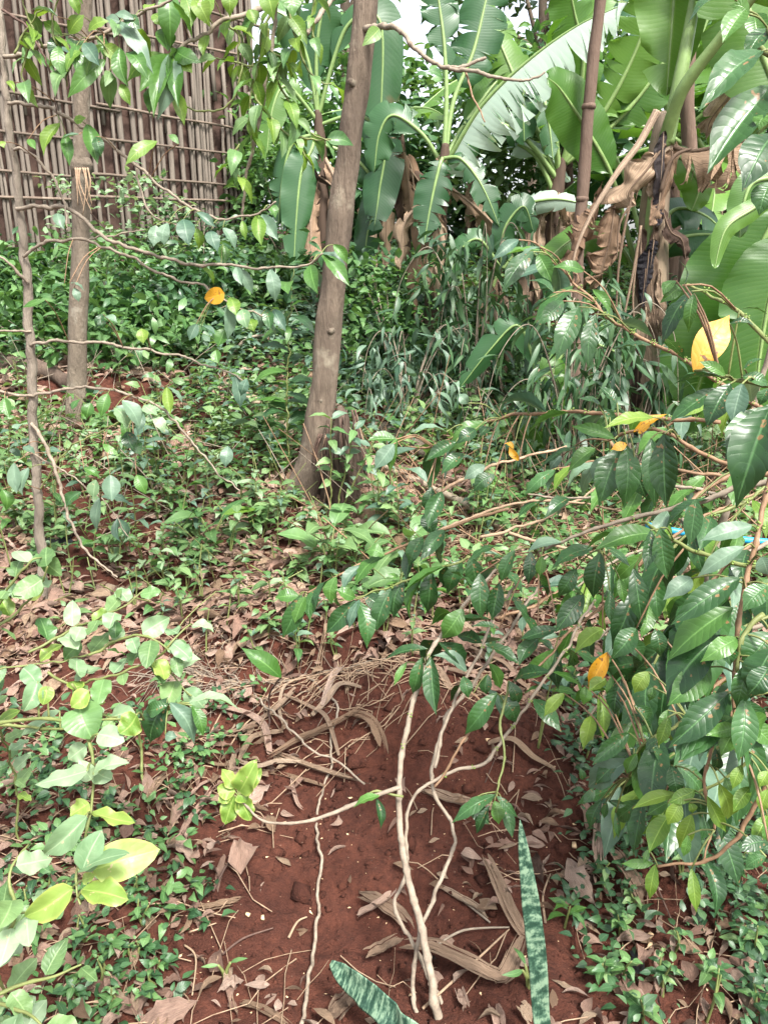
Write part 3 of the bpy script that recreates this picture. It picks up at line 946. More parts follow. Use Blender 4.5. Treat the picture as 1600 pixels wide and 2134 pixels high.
banana_leaf(b0, px([(1500, -420), (1440, -330), (1412, -120), (1400, 40), (1388, 200)], 4.9, -0.2), 0.42, 'banana', 0.15, 1, 0.3, FACE, 0.014)
# dry brown petiole with a rag of dead blade, sheaths and rags on the stem
banana_leaf(b0, px([(1368, 232), (1330, 300), (1285, 360), (1235, 440), (1200, 520), (1192, 570)], 4.48, -0.1), 0.26, 'dry_ban', 1.25, 16, 0.5, FACE, 0.018, 0.10, 4, loose=2.0, label='dead brown leaf hanging from a dry stalk', ribmat='sheath')
banana_leaf(b0, px([(1385, 300), (1350, 350), (1310, 400), (1325, 430)], 4.45), 0.26, 'dry_ban', 0.9, 3, 0.1, FACE, 0.006, 0.06, 5, ribmat='sheath')
banana_leaf(b0, px([(1280, 430), (1270, 500), (1255, 555), (1250, 575)], 4.5), 0.22, 'dry_ban', 0.8, 6, 0.0, FACE, 0.005, 0.09, 6, loose=1.6, ribmat='sheath')
banana_leaf(b0, px([(1375, 420), (1395, 480), (1420, 500), (1428, 545)], 4.45), 0.10, 'dry_dark', 0.8, 2, 0.0, FACE, 0.004, 0.03, 7, ribmat='sheath')
banana_leaf(b0, px([(1400, 315), (1395, 360), (1370, 430), (1352, 470)], 4.44), 0.07, 'dry_ban', 0.4, 0, 0.0, FACE, 0.004, 0.03, 8, ribmat='sheath')
banana_leaf(b0, px([(1390, 300), (1440, 315), (1520, 300), (1600, 285), (1680, 280)], 4.6, -0.4), 0.48, 'dry_ban', 1.2, 16, 0.12, Vector((0, -0.4, 1)), 0.012, 0.06, 9, ribmat='sheath')
banana_leaf(b0, px([(1560, 160), (1520, 200), (1480, 250), (1470, 290)], 4.7), 0.16, 'dry_ban', 1.0, 4, 0.0, FACE, 0.006, 0.06, 10, ribmat='sheath')
for (x, ya, yb, w) in ((1335, 480, 640, 0.05), (1362, 470, 720, 0.09), (1345, 640, 860, 0.10), (1330, 700, 930, 0.07), (1375, 560, 720, 0.04), (1368, 760, 960, 0.08), (1355, 330, 420, 0.05)):
    banana_leaf(b0, px([(x, ya), (x + random.uniform(-8, 8), (ya + yb) / 2), (x + random.uniform(-16, 12), yb)], 4.49), w, random.choice(['dry_ban', 'sheath', 'dry_dark']), 0.5, 0, 0.0, FACE, 0.004, 0.03, x, ribmat='sheath', name='peeling_sheath')
for (x, ya, yb, w) in ((1382, 275, 420, 0.085), (1375, 400, 470, 0.06), (1352, 520, 600, 0.11), (1362, 500, 560, 0.08), (1345, 560, 640, 0.06)):
    banana_leaf(b0, px([(x, ya), (x - 4, (ya + yb) / 2), (x - 8, yb)], 4.44), w, 'dry_black', 0.6, 0, 0.0, FACE, 0.003, 0.02, x, ribmat='sheath', name='black_sheath', label='black rotten patch of stem sheath')
for (pl, rad) in (([(1318, 400), (1300, 480), (1288, 560), (1283, 650)], 0.008), ([(1335, 470), (1320, 560), (1300, 660), (1295, 720)], 0.007), ([(1375, 400), (1400, 330), (1440, 310)], 0.010), ([(1310, 430), (1290, 470), (1285, 540)], 0.006), ([(1330, 500), (1318, 620), (1325, 700)], 0.006)):
    tube('hanging_strand', px(pl, 4.42), [rad, rad, rad * 0.6], MT['sheath'], b0, 6, 5)

# plant outside the right edge whose broad blades reach in
b1 = banana_plant('banana plant at the right with broad bright blades drooping behind the coffee leaves', [(1720, 1150), (1715, 800), (1710, 560), (1705, 420)], 4.1, 0.09)
banana_leaf(b1, px([(1705, 480), (1640, 430), (1580, 520), (1520, 640), (1470, 760), (1425, 905)], 4.2, 0.0), 0.60, 'banana', 0.12, 0, 0.25, FACE, 0.016)
banana_leaf(b1, px([(1708, 520), (1660, 520), (1610, 600), (1580, 760), (1570, 930)], 4.0, -0.1), 0.45, 'banana', 0.2, 1, 0.2, FACE, 0.015)
banana_leaf(b1, px([(1705, 450), (1640, 380), (1570, 380), (1545, 440), (1540, 495)], 4.0, -0.1), 0.15, 'banana', 0.35, 0, 0.25, FACE, 0.012)
banana_leaf(b1, px([(1705, 450), (1640, 400), (1560, 440), (1510, 480), (1488, 560)], 3.9, -0.1), 0.11, 'banana', 0.4, 0, 0.25, FACE, 0.010)
banana_leaf(b1, px([(1705, 430), (1650, 250), (1590, 120), (1540, -60), (1520, -200)], 4.3, 0.3), 0.5, 'banana', 0.3, 3, 0.3, FACE, 0.02)
banana_leaf(b1, px([(1705, 430), (1690, 250), (1620, 150), (1560, 210), (1530, 330)], 4.6, 0.2), 0.5, 'banana', 0.3, 3, 0.3, FACE, 0.02)

# far plants
b2 = banana_plant('far banana plant carrying one long silvery leaf slanting up to the right', [(905, 800), (905, 650), (912, 480), (922, 370), (928, 300)], 6.2, 0.085, 'pseudo_dark')
banana_leaf(b2, px([(922, 360), (940, 325), (1000, 225), (1090, 135), (1200, 55), (1310, 5)], 6.1, -0.5), 0.62, 'banana_pale', 0.70, 16, 0.14, Vector((-0.35, -0.75, 1.0)), 0.016, asym=(0.45, 1.1), loose=0.4, label='silvery leaf', seed=2)
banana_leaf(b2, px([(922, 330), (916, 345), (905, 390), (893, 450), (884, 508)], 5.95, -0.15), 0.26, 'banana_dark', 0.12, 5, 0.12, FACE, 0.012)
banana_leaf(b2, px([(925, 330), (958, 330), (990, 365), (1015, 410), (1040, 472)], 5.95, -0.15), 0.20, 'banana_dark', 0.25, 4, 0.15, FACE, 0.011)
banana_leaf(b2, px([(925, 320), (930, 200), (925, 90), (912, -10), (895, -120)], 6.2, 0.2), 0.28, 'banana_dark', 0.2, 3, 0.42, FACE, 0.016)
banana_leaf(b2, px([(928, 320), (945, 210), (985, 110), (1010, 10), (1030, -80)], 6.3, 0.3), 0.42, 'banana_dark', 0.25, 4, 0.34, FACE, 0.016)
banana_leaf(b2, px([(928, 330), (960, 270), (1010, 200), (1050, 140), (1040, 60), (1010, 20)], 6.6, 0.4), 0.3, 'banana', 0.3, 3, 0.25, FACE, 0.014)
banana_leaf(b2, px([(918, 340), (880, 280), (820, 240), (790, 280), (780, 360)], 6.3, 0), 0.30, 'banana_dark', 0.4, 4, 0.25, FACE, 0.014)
for (a, w) in (([(905, 400), (885, 450), (868, 560), (862, 660)], 0.16), ([(900, 420), (918, 500), (915, 620)], 0.13), ([(912, 380), (880, 420), (842, 470), (835, 560)], 0.18), ([(925, 380), (1000, 440), (1060, 500), (1110, 530)], 0.14)):
    banana_leaf(b2, px(a, 6.0), w, 'dry_ban', 0.9, 5, 0.1, FACE, 0.008, 0.05, ribmat='sheath', label='dead hanging leaf')
b3 = banana_plant('far banana plant with pale petioles crowded behind the slim brown pole tree', [(1105, 850), (1110, 640), (1140, 480), (1160, 400), (1172, 330)], 6.6, 0.09, 'pseudo_dark')
for pl, w, m, dr, te in (
        ([(1165, 360), (1130, 200), (1095, 170), (1090, 230), (1092, 295)], 0.27, 'banana_dark', 0.15, 3),
        ([(1165, 360), (1150, 230), (1135, 210), (1145, 270), (1152, 335)], 0.18, 'banana_dark', 0.2, 3),
        ([(1160, 420), (1120, 330), (1080, 300), (1140, 330), (1185, 375)], 0.20, 'banana_pale', 0.5, 3),
        ([(1165, 460), (1130, 430), (1095, 425), (1160, 415), (1235, 430)], 0.20, 'banana_pale', 0.6, 4),
        ([(1172, 340), (1200, 230), (1215, 120), (1195, 20), (1180, -60)], 0.40, 'banana', 0.3, 5),
        ([(1175, 340), (1230, 250), (1290, 170), (1330, 165), (1345, 215)], 0.26, 'banana_pale', 0.6, 5),
        ([(1175, 340), (1260, 230), (1330, 90), (1360, -40)], 0.42, 'banana', 0.3, 6),
        ([(1178, 340), (1255, 280), (1340, 190), (1420, 60), (1440, -60)], 0.44, 'banana', 0.3, 4),
        ([(1165, 380), (1110, 250), (1050, 110), (1000, -10)], 0.40, 'banana', 0.35, 6),
        ([(1165, 380), (1085, 280), (1010, 260), (960, 330)], 0.3, 'banana_dark', 0.4, 5)):
    banana_leaf(b3, px(pl, 6.6, random.uniform(-0.4, 0.4)), w, m, dr, te, 0.3, FACE, 0.018)
b3b = banana_plant('banana sucker with drooping dull leaves below the long silvery leaf', [(1010, 830), (1015, 690), (1030, 600), (1045, 540)], 5.9, 0.05, 'pseudo_dark')
for pl, w, m in (([(1045, 560), (1050, 480), (1090, 430), (1110, 480)], 0.22, 'banana_dark'), ([(1043, 560), (1000, 500), (960, 520), (935, 580)], 0.20, 'banana_dark'), ([(1048, 560), (1090, 520), (1140, 560), (1160, 640)], 0.22, 'banana_dark'), ([(1040, 560), (1015, 640), (1010, 700)], 0.14, 'dry_ban')):
    banana_leaf(b3b, px(pl, 5.8), w, m, 0.4, 3, 0.15, FACE, 0.01)
b4 = banana_plant('far banana plant with dark hanging leaves behind the leaning tree trunk', [(672, 640), (672, 480), (668, 330), (662, 230)], 7.0, 0.085, 'pseudo_dark')
for pl, w, m, dr, te in (
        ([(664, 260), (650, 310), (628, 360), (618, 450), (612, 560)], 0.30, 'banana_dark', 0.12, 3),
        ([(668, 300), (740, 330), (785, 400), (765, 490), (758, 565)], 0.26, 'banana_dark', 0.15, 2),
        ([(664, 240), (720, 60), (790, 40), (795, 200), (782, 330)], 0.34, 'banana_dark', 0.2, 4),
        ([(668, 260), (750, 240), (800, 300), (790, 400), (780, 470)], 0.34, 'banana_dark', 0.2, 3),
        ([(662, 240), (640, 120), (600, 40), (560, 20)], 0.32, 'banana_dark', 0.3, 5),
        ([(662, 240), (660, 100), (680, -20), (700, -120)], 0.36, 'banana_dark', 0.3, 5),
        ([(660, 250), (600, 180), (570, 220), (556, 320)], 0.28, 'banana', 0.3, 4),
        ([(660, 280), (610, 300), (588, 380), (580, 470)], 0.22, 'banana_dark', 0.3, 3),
        ([(672, 320), (700, 380), (705, 470), (700, 540)], 0.26, 'dry_ban', 0.8, 6),
        ([(668, 340), (650, 420), (648, 500), (652, 560)], 0.20, 'dry_ban', 0.8, 6)):
    banana_leaf(b4, px(pl, 7.0, random.uniform(-0.4, 0.0)), w, m, dr, te, 0.18, FACE, 0.014, 0.05 if m == 'dry_ban' else 0, ribmat='sheath' if m == 'dry_ban' else 'petiole')
b5 = banana_plant('far banana plant in the gap right of the black-streaked stem', [(1510, 800), (1505, 600), (1500, 420), (1498, 330)], 7.2, 0.09, 'pseudo_dark')
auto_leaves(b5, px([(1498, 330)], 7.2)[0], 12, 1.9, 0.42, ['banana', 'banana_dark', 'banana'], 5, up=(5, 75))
b6 = banana_plant('far banana plant with dry rags against the pale sky gap', [(842, 760), (842, 560), (838, 380), (830, 250)], 7.8, 0.09, 'pseudo_dark')
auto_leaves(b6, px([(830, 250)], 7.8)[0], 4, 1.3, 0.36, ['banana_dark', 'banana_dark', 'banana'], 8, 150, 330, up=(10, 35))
for (a, w) in (([(832, 260), (812, 330), (806, 440), (802, 560)], 0.2), ([(838, 300), (850, 380), (858, 470)], 0.16), ([(828, 320), (790, 380), (760, 420), (752, 520)], 0.16)):
    banana_leaf(b6, px(a, 7.6), w, 'dry_ban', 0.9, 6, 0.1, FACE, 0.008, 0.05, ribmat='sheath')
b7 = banana_plant('far banana plant at the back with upright torn green blades', [(1180, 620), (1180, 400), (1180, 250)], 8.8, 0.10, 'pseudo_dark')
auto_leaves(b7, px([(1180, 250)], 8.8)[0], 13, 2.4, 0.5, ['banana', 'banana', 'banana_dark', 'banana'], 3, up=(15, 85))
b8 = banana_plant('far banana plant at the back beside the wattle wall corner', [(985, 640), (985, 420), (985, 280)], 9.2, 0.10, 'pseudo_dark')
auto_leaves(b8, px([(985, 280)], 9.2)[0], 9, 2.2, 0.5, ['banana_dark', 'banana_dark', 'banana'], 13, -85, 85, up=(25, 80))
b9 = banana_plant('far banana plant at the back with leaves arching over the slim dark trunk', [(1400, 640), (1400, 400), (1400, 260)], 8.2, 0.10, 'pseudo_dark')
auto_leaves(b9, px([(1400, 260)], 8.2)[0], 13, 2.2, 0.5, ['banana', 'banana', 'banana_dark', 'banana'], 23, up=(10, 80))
def dress(t, x, y0, Y, n, seed):
    rr = random.Random(seed)
    for i in range(n):
        xx = x + rr.uniform(-16, 16); ya = y0 + rr.uniform(10, 120); L = rr.uniform(110, 260); sx = rr.uniform(-45, 45)
        banana_leaf(t, px([(xx, ya), (xx + sx, ya + L * 0.25), (xx + sx * 1.2, ya + L * 0.65), (xx + sx * 1.1, ya + L)], Y - 0.14), rr.uniform(0.08, 0.2), rr.choice(['dry_ban', 'dry_ban', 'dry_dark', 'sheath']), rr.uniform(0.7, 1.3), rr.randint(4, 10), 0.05, FACE, 0.006, 0.07, seed + i, ribmat='sheath', loose=1.6)
dress(b2, 915, 320, 6.2, 5, 11); dress(b3, 1160, 340, 6.6, 6, 21); dress(b3b, 1030, 560, 5.9, 2, 31); dress(b4, 668, 330, 7.0, 1, 41); dress(b6, 835, 260, 7.8, 6, 51); dress(b7, 1180, 260, 8.8, 4, 61); dress(b8, 985, 290, 9.2, 4, 71); dress(b9, 1400, 270, 8.2, 4, 81); dress(b5, 1500, 340, 7.2, 4, 91)
# low green blades among the undergrowth in front of the grove
b10 = banana_plant('young banana plant with low drooping blades among the weeping shrubs', [(1108, 985), (1112, 860), (1120, 770)], 4.7, 0.045)
banana_leaf(b10, px([(1120, 810), (1105, 730), (1075, 678), (1020, 730), (960, 806)], 4.75), 0.20, 'banana_dark', 0.5, 3, 0.15, FACE + Vector((0.6, 0, 0.3)), 0.010)
banana_leaf(b10, px([(1122, 800), (1150, 770), (1140, 820), (1118, 890), (1100, 958)], 4.45), 0.27, 'banana', 0.12, 1, 0.12, FACE, 0.011)
banana_leaf(b10, px([(1122, 800), (1200, 720), (1290, 740), (1340, 830)], 4.5), 0.26, 'banana_dark', 0.3, 1, 0.15, FACE, 0.010)
# ------------------------------------------------------------------ woody plants with single leaves
BUD = None
def bud_mesh():
    global BUD
    if BUD is None:
        rr = random.Random(4)
        V = []; F = []
        for i in range(9):
            a = rr.uniform(0, 6.28); e = rr.uniform(-0.6, 1.2)
            d = Vector((math.cos(a) * math.cos(e), math.sin(a) * math.cos(e), math.sin(e)))
            c = d * rr.uniform(0.5, 1.0)
            s = d.orthogonal().normalized(); t = d.cross(s)
            b0_ = len(V)
            V += [c + d * 0.5, c + s * 0.26, c + t * 0.26, c - s * 0.26, c - t * 0.26, c - d * 0.5]
            F += [(b0_, b0_ + 1, b0_ + 2), (b0_, b0_ + 2, b0_ + 3), (b0_, b0_ + 3, b0_ + 4), (b0_, b0_ + 4, b0_ + 1),
                  (b0_ + 5, b0_ + 2, b0_ + 1), (b0_ + 5, b0_ + 3, b0_ + 2), (b0_ + 5, b0_ + 4, b0_ + 3), (b0_ + 5, b0_ + 1, b0_ + 4)]
        BUD = mesh_np('bud_cluster', [tuple(v) for v in V], F, MT['bud'])
    return BUD

def put_buds(parent, p, s=0.007):
    M = Matrix.Translation(p) @ Matrix.Rotation(random.uniform(0, 6.28), 4, 'Z') @ Matrix.Scale(s, 4)
    part('bud_cluster', bud_mesh(), parent, M)

def wiggle(path, amp, seed):
    out = []
    for i, p in enumerate(path):
        f = min(1, i / 3, (len(path) - 1 - i) / 3)
        q = p * 14 + Vector((seed * 3.1, 0, 0))
        q2 = q * 3.1
        out.append(p + Vector((mnoise.noise(q), mnoise.noise(q + Vector((9, 2, 1))), mnoise.noise(q + Vector((3, 8, 4))))) * amp * f + Vector((mnoise.noise(q2), mnoise.noise(q2 + Vector((9, 2, 1))), mnoise.noise(q2 + Vector((3, 8, 4))))) * amp * 0.45 * f)
    return out

def resample(path, step):
    out = [path[0]]; left = step
    for i in range(1, len(path)):
        a, b_ = path[i - 1], path[i]
        L = (b_ - a).length; pos = 0.0
        while L - pos >= left:
            pos += left; out.append(a.lerp(b_, pos / L)); left = step
        left -= L - pos
    if (out[-1] - path[-1]).length > step * 0.3:
        out.append(path[-1])
    else:
        out[-1] = path[-1]
    return out if len(out) > 3 else path

class Shrub:
    """a woody plant: root empty, branch parts, leaves as sub-parts of the nearest branch"""
    def __init__(self, name, label, cat, base, group=None):
        self.t = thing(name, label, cat, base, group)
        self.br = []
    def branch(self, pts, r, mat='twig', sides=7, wig=0.006, joints=True, name='branch', n=7):
        raw = smooth_path(pts, n)
        tot = sum((raw[i + 1] - raw[i]).length for i in range(len(raw) - 1))
        path = wiggle(resample(raw, max(0.008, tot / 130)), wig, len(self.br) + 1)
        rad0 = list(r) if isinstance(r, (list, tuple)) else [r, r * 0.85, r * 0.6]
        rad = []; m_ = len(path) - 1; acc = 0.0; nxt = 0.05; js = 0.055 + 0.03 * random.random()
        for i in range(m_ + 1):
            t = i / m_ * (len(rad0) - 1); k = min(int(t), len(rad0) - 2); v = rad0[k] + (rad0[k + 1] - rad0[k]) * (t - k)
            if i:
                acc += (path[i] - path[i - 1]).length
            if acc > nxt and joints:
                v = v * 1.22 + 0.0004; nxt = acc + js * random.uniform(0.7, 1.3)
            rad.append(v)
        me = tube_mesh(name, path, rad, MT[mat], sides, 0.15, len(self.br), None, 30.0)
        o = part(name, me, self.t, Matrix.Translation(path[0]))
        self.br.append((o, path))
        return o, path
    def nearest(self, p):
        best = None; bd = 1e9
        for o, path in self.br:
            d = min((q - p).length for q in path)
            if d < bd:
                bd = d; best = o
        return best
    def leaf(self, a, b_, d, wpx=None, shape='coffee', mat='coffee', **kw):
        p0 = P(a[0], a[1], d)
        br = self.nearest(p0)
        path = [q for o, pth in self.br if o is br for q in pth]
        q = min(path, key=lambda c: (c - p0).length)
        gap = (q - p0).length
        if gap > 0.012:
            mid = q.lerp(p0, 0.5) + UP * gap * 0.12
            pm = tube_mesh('leaf_stalk', smooth_path([q, mid, p0], 3), [min(0.0022, 0.0014 + gap * 0.004), 0.0014], MT['twig_green' if gap < 0.12 else 'twig_red'], 5)
            part('leaf_stalk', pm, br, Matrix.Translation(q))
        return leaf_px(br, a, b_, d, wpx, shape, mat, **kw)
    def pairs(self, o, path, start, spacing, L, shape='coffee', mats=('coffee',), droop=0.5, spread=0.8, fwd=0.5, buds=0.0, w=1.0, tip=True, skip=0.1, alternate=False):
        T, N = frames(path)
        acc = [0.0]
        for i in range(1, len(path)):
            acc.append(acc[-1] + (path[i] - path[i - 1]).length)
        tot = acc[-1]
        s = tot * start
        flip = random.random() < 0.5
        while s <= tot + 1e-6:
            i = min(range(len(acc)), key=lambda k: abs(acc[k] - s))
            p, t = path[i], T[i]
            side = t.cross(UP)
            side = side.normalized() if side.length > 0.15 else N[i]
            if flip:
                side = (side * 0.55 + t.cross(side) * 0.6).normalized()
            last = s + spacing > tot
            for sg in (-1, 1):
                if alternate and (sg > 0) == flip:
                    continue
                if random.random() < skip:
                    continue
                l = L * random.uniform(0.65, 1.15)
                dv = t * (fwd * (1.8 if last else 1)) + side * sg * spread * random.uniform(0.6, 1.2) - UP * droop * random.uniform(0.5, 1.6) + Vector((random.uniform(-.2, .2), random.uniform(-.25, .15), random.uniform(-.15, .15)))
                dv.normalize()
                pet = dv * 0.006
                put_leaf(o, p + pet, p + pet + dv * l, shape, random.choice(mats), w * random.uniform(0.85, 1.15), UP * 0.8 + t * 0.25 + Vector((random.uniform(-.4, .4), random.uniform(-.7, .1), 0)))
            if buds and random.random() < buds:
                put_buds(o, p + Vector((0, -0.004, 0.002)), random.uniform(0.0045, 0.0075))
            flip = not flip
            s += spacing * random.uniform(0.8, 1.2)

def pp_(lst, d0, d1=None):
    d1 = d0 if d1 is None else d1
    n = len(lst)
    return [P(a, b_, d0 + (d1 - d0) * i / max(1, n - 1)) for i, (a, b_) in enumerate(lst)]

def Z(region):
    ox, oy = region
    return lambda q: (ox + q[0] / 2, oy + q[1] / 2)

# ---- coffee shrub that fills the right side, rooted just outside the picture
rb = Vector((0.98, 1.35, hz(0.98, 1.35)))
cR = Shrub('coffee_shrub', 'coffee shrub with big dark glossy leaves and one bright yellow leaf', 'coffee shrub', rb)
cR.branch([rb, rb + Vector((-0.03, -0.02, 0.5)), rb + Vector((0.0, -0.05, 1.0)), rb + Vector((0.02, -0.08, 1.6)), rb + Vector((0.0, -0.06, 2.2))], [0.02, 0.016, 0.012, 0.007], 'twig', 8, name='stem')
R1 = cR.branch(pp_([(1650, 900), (1440, 760), (1375, 725), (1305, 690), (1265, 660), (1215, 610), (1160, 550), (1112, 505)], 1.35, 1.85), [0.0043, 0.0036, 0.0032, 0.0022], 'twig_red')
R2 = cR.branch(pp_([(1680, 800), (1600, 715), (1535, 645), (1485, 620), (1430, 592)], 1.2, 1.4), [0.0043, 0.0036, 0.0022], 'twig_green')
R3 = cR.branch(pp_([(1680, 800), (1560, 795), (1500, 785)], 1.1, 1.2), [0.0036, 0.0029, 0.0022], 'twig_green')
R4 = cR.branch(pp_([(1680, 1010), (1560, 985), (1480, 955), (1390, 905), (1320, 895), (1268, 918)], 1.2, 1.45), [0.0043, 0.0036, 0.0022], 'twig_red')
R5 = cR.branch(pp_([(1660, 1000), (1550, 1012), (1440, 1050), (1330, 1075), (1220, 1110), (1120, 1150)], 1.5, 1.75), [0.0065, 0.0050, 0.0029], 'twig')
R6 = cR.branch(pp_([(1620, 960), (1588, 1060), (1570, 1160), (1545, 1270), (1532, 1380), (1528, 1480), (1545, 1560)], 1.15, 1.12), [0.0043, 0.0036, 0.0029], 'twig_red')
R7 = cR.branch(pp_([(1660, 1180), (1560, 1180), (1450, 1150), (1370, 1110), (1330, 1090), (1250, 1145)], 1.25, 1.5), [0.0043, 0.0036, 0.0022], 'twig_green')
R8 = cR.branch(pp_([(1680, 1560), (1610, 1620), (1570, 1690), (1520, 1760), (1460, 1800), (1370, 1806)], 1.15, 1.3), [0.0043, 0.0036, 0.0022], 'twig_red')
R9 = cR.branch(pp_([(1530, 1480), (1480, 1560), (1472, 1650), (1488, 1730)], 1.15, 1.2), [0.0029, 0.0025, 0.0014], 'twig_red')
R10 = cR.branch(pp_([(1500, 880), (1360, 870), (1225, 862), (1165, 857), (1060, 867), (975, 895), (895, 935), (848, 930)], 1.5, 2.05), [0.0043, 0.0040, 0.0036, 0.0022], 'twig_red')
R11 = cR.branch(pp_([(1600, 1440), (1480, 1470), (1390, 1520), (1330, 1560), (1310, 1620)], 1.25, 1.4), [0.0036, 0.0029, 0.0022], 'twig_green')
R12 = cR.branch(pp_([(1590, 1560), (1490, 1640), (1400, 1650)], 1.2, 1.3), [0.0029, 0.0025, 0.0014], 'twig_green')
R13 = cR.branch(pp_([(1660, 20), (1600, 115), (1560, 40), (1540, 20)], 1.1, 1.2), [0.005, 0.004, 0.003], 'twig_green')
R14 = cR.branch(pp_([(1720, 400), (1660, 250), (1620, 130), (1600, 60)], 1.0, 1.1), [0.006, 0.005, 0.004], 'twig_green')
R15 = cR.branch(pp_([(1590, 1280), (1540, 1330), (1535, 1400)], 1.1), [0.004, 0.003], 'twig_green')
for br in (R1, R2, R4, R6, R10, R7):
    for q in br[1][6::7]:
        put_buds(br[0], q + Vector((0, -0.004, 0.003)), random.uniform(0.004, 0.0075))

z6, z4, z2, z8, z5, z7, z1, z3 = Z((800, 1030)), Z((800, 500)), Z((800, 0)), Z((800, 1574)), Z((0, 1030)), Z((0, 1574)), Z((0, 0)), Z((0, 500))
def dR(x, y):
    return float(np.interp(x, [900, 1100, 1250, 1400, 1500, 1600], [1.85, 1.7, 1.5, 1.25, 1.15, 1.08]))
D, Mi, Li, Ye = 'coffee', 'coffee_mid', 'coffee_lime', 'yellow'
def many(sh, z, rows, dfun=dR, shape='coffee'):
    for r in rows:
        (a, b_, w, m) = r[:4]
        a, b_ = z(a), z(b_)
        kw = r[4] if len(r) > 4 else {}
        sh.leaf(a, b_, dfun(*a) + random.uniform(-0.04, 0.04), w / 2, kw.pop('shape', shape) if kw else shape, m, **kw)

many(cR, z6, [
    ((240, -10), (180, 150), 75, D), ((500, 215), (335, 275), 50, D, dict(face=0.1)), ((545, 235), (480, 370), 66, D), ((610, 240), (600, 380), 62, D),
    ((655, 260), (650, 345), 52, Mi), ((400, 330), (405, 525), 88, D), ((480, 370), (450, 530), 75, D), ((330, 480), (235, 605), 100, Mi), ((480, 560), (365, 545), 45, D, dict(face=0.1)),
    ((870, 225), (690, 310), 85, D, dict(face=0.2)), ((900, 245), (865, 440), 98, D), ((920, 220), (1030, 300), 62, D, dict(face=0.2)), ((800, 310), (720, 430), 75, D), ((830, 420), (710, 580), 92, D),
    ((940, 400), (945, 540), 48, D), ((1040, 310), (1075, 550), 90, D), ((980, 350), (1000, 460), 45, Mi),
    ((1150, 140), (1180, 360), 98, D), ((1110, 150), (1085, 330), 62, D), ((1300, 20), (1270, 220), 84, D), ((1530, 130), (1310, 200), 95, 'blue', dict(face=0.5)), ((1500, 220), (1300, 340), 85, 'blue', dict(face=0.4)),
    ((1280, 350), (1160, 440), 85, 'blue', dict(face=0.5)), ((1480, 350), (1190, 540), 115, D), ((1450, 475), (1170, 690), 145, Mi), ((1400, 590), (1170, 880), 175, D), ((1470, 600), (1320, 690), 85, Mi, dict(face=0.3)),
    ((1430, 830), (1180, 1060), 125, D), ((1430, 910), (1240, 1120), 125, D), ((1600, 380), (1490, 490), 95, D), ((1610, 580), (1490, 730), 155, D), ((1620, 640), (1510, 850), 165, D), ((1500, 850), (1480, 1120), 120, D),
    ((910, 560), (790, 660), 85, Li), ((930, 660), (850, 820), 75, Ye, dict(label='yellow leaf with a brown patch')), ((895, 830), (912, 1025), 64, Li), ((990, 770), (960, 920), 85, D), ((1100, 740), (1040, 830), 75, Li),
    ((1050, 560), (940, 680), 95, D), ((750, 830), (665, 930), 62, Li), ((840, 800), (830, 880), 60, Mi), ((1040, 880), (1110, 970), 70, D), ((1180, 900), (1150, 1000), 60, Mi), ((1450, 600), (1440, 720), 80, D), ((1570, 260), (1600, 340), 90, 'blue'),
    ((1480, 920), (1590, 1000), 110, Mi), ((1450, 930), (1350, 1010), 90, Mi), ((720, 560), (560, 610), 70, D), ((640, 600), (560, 720), 70, D), ((1000, 600), (1080, 700), 80, D), ((1130, 560), (1150, 680), 75, D),
])
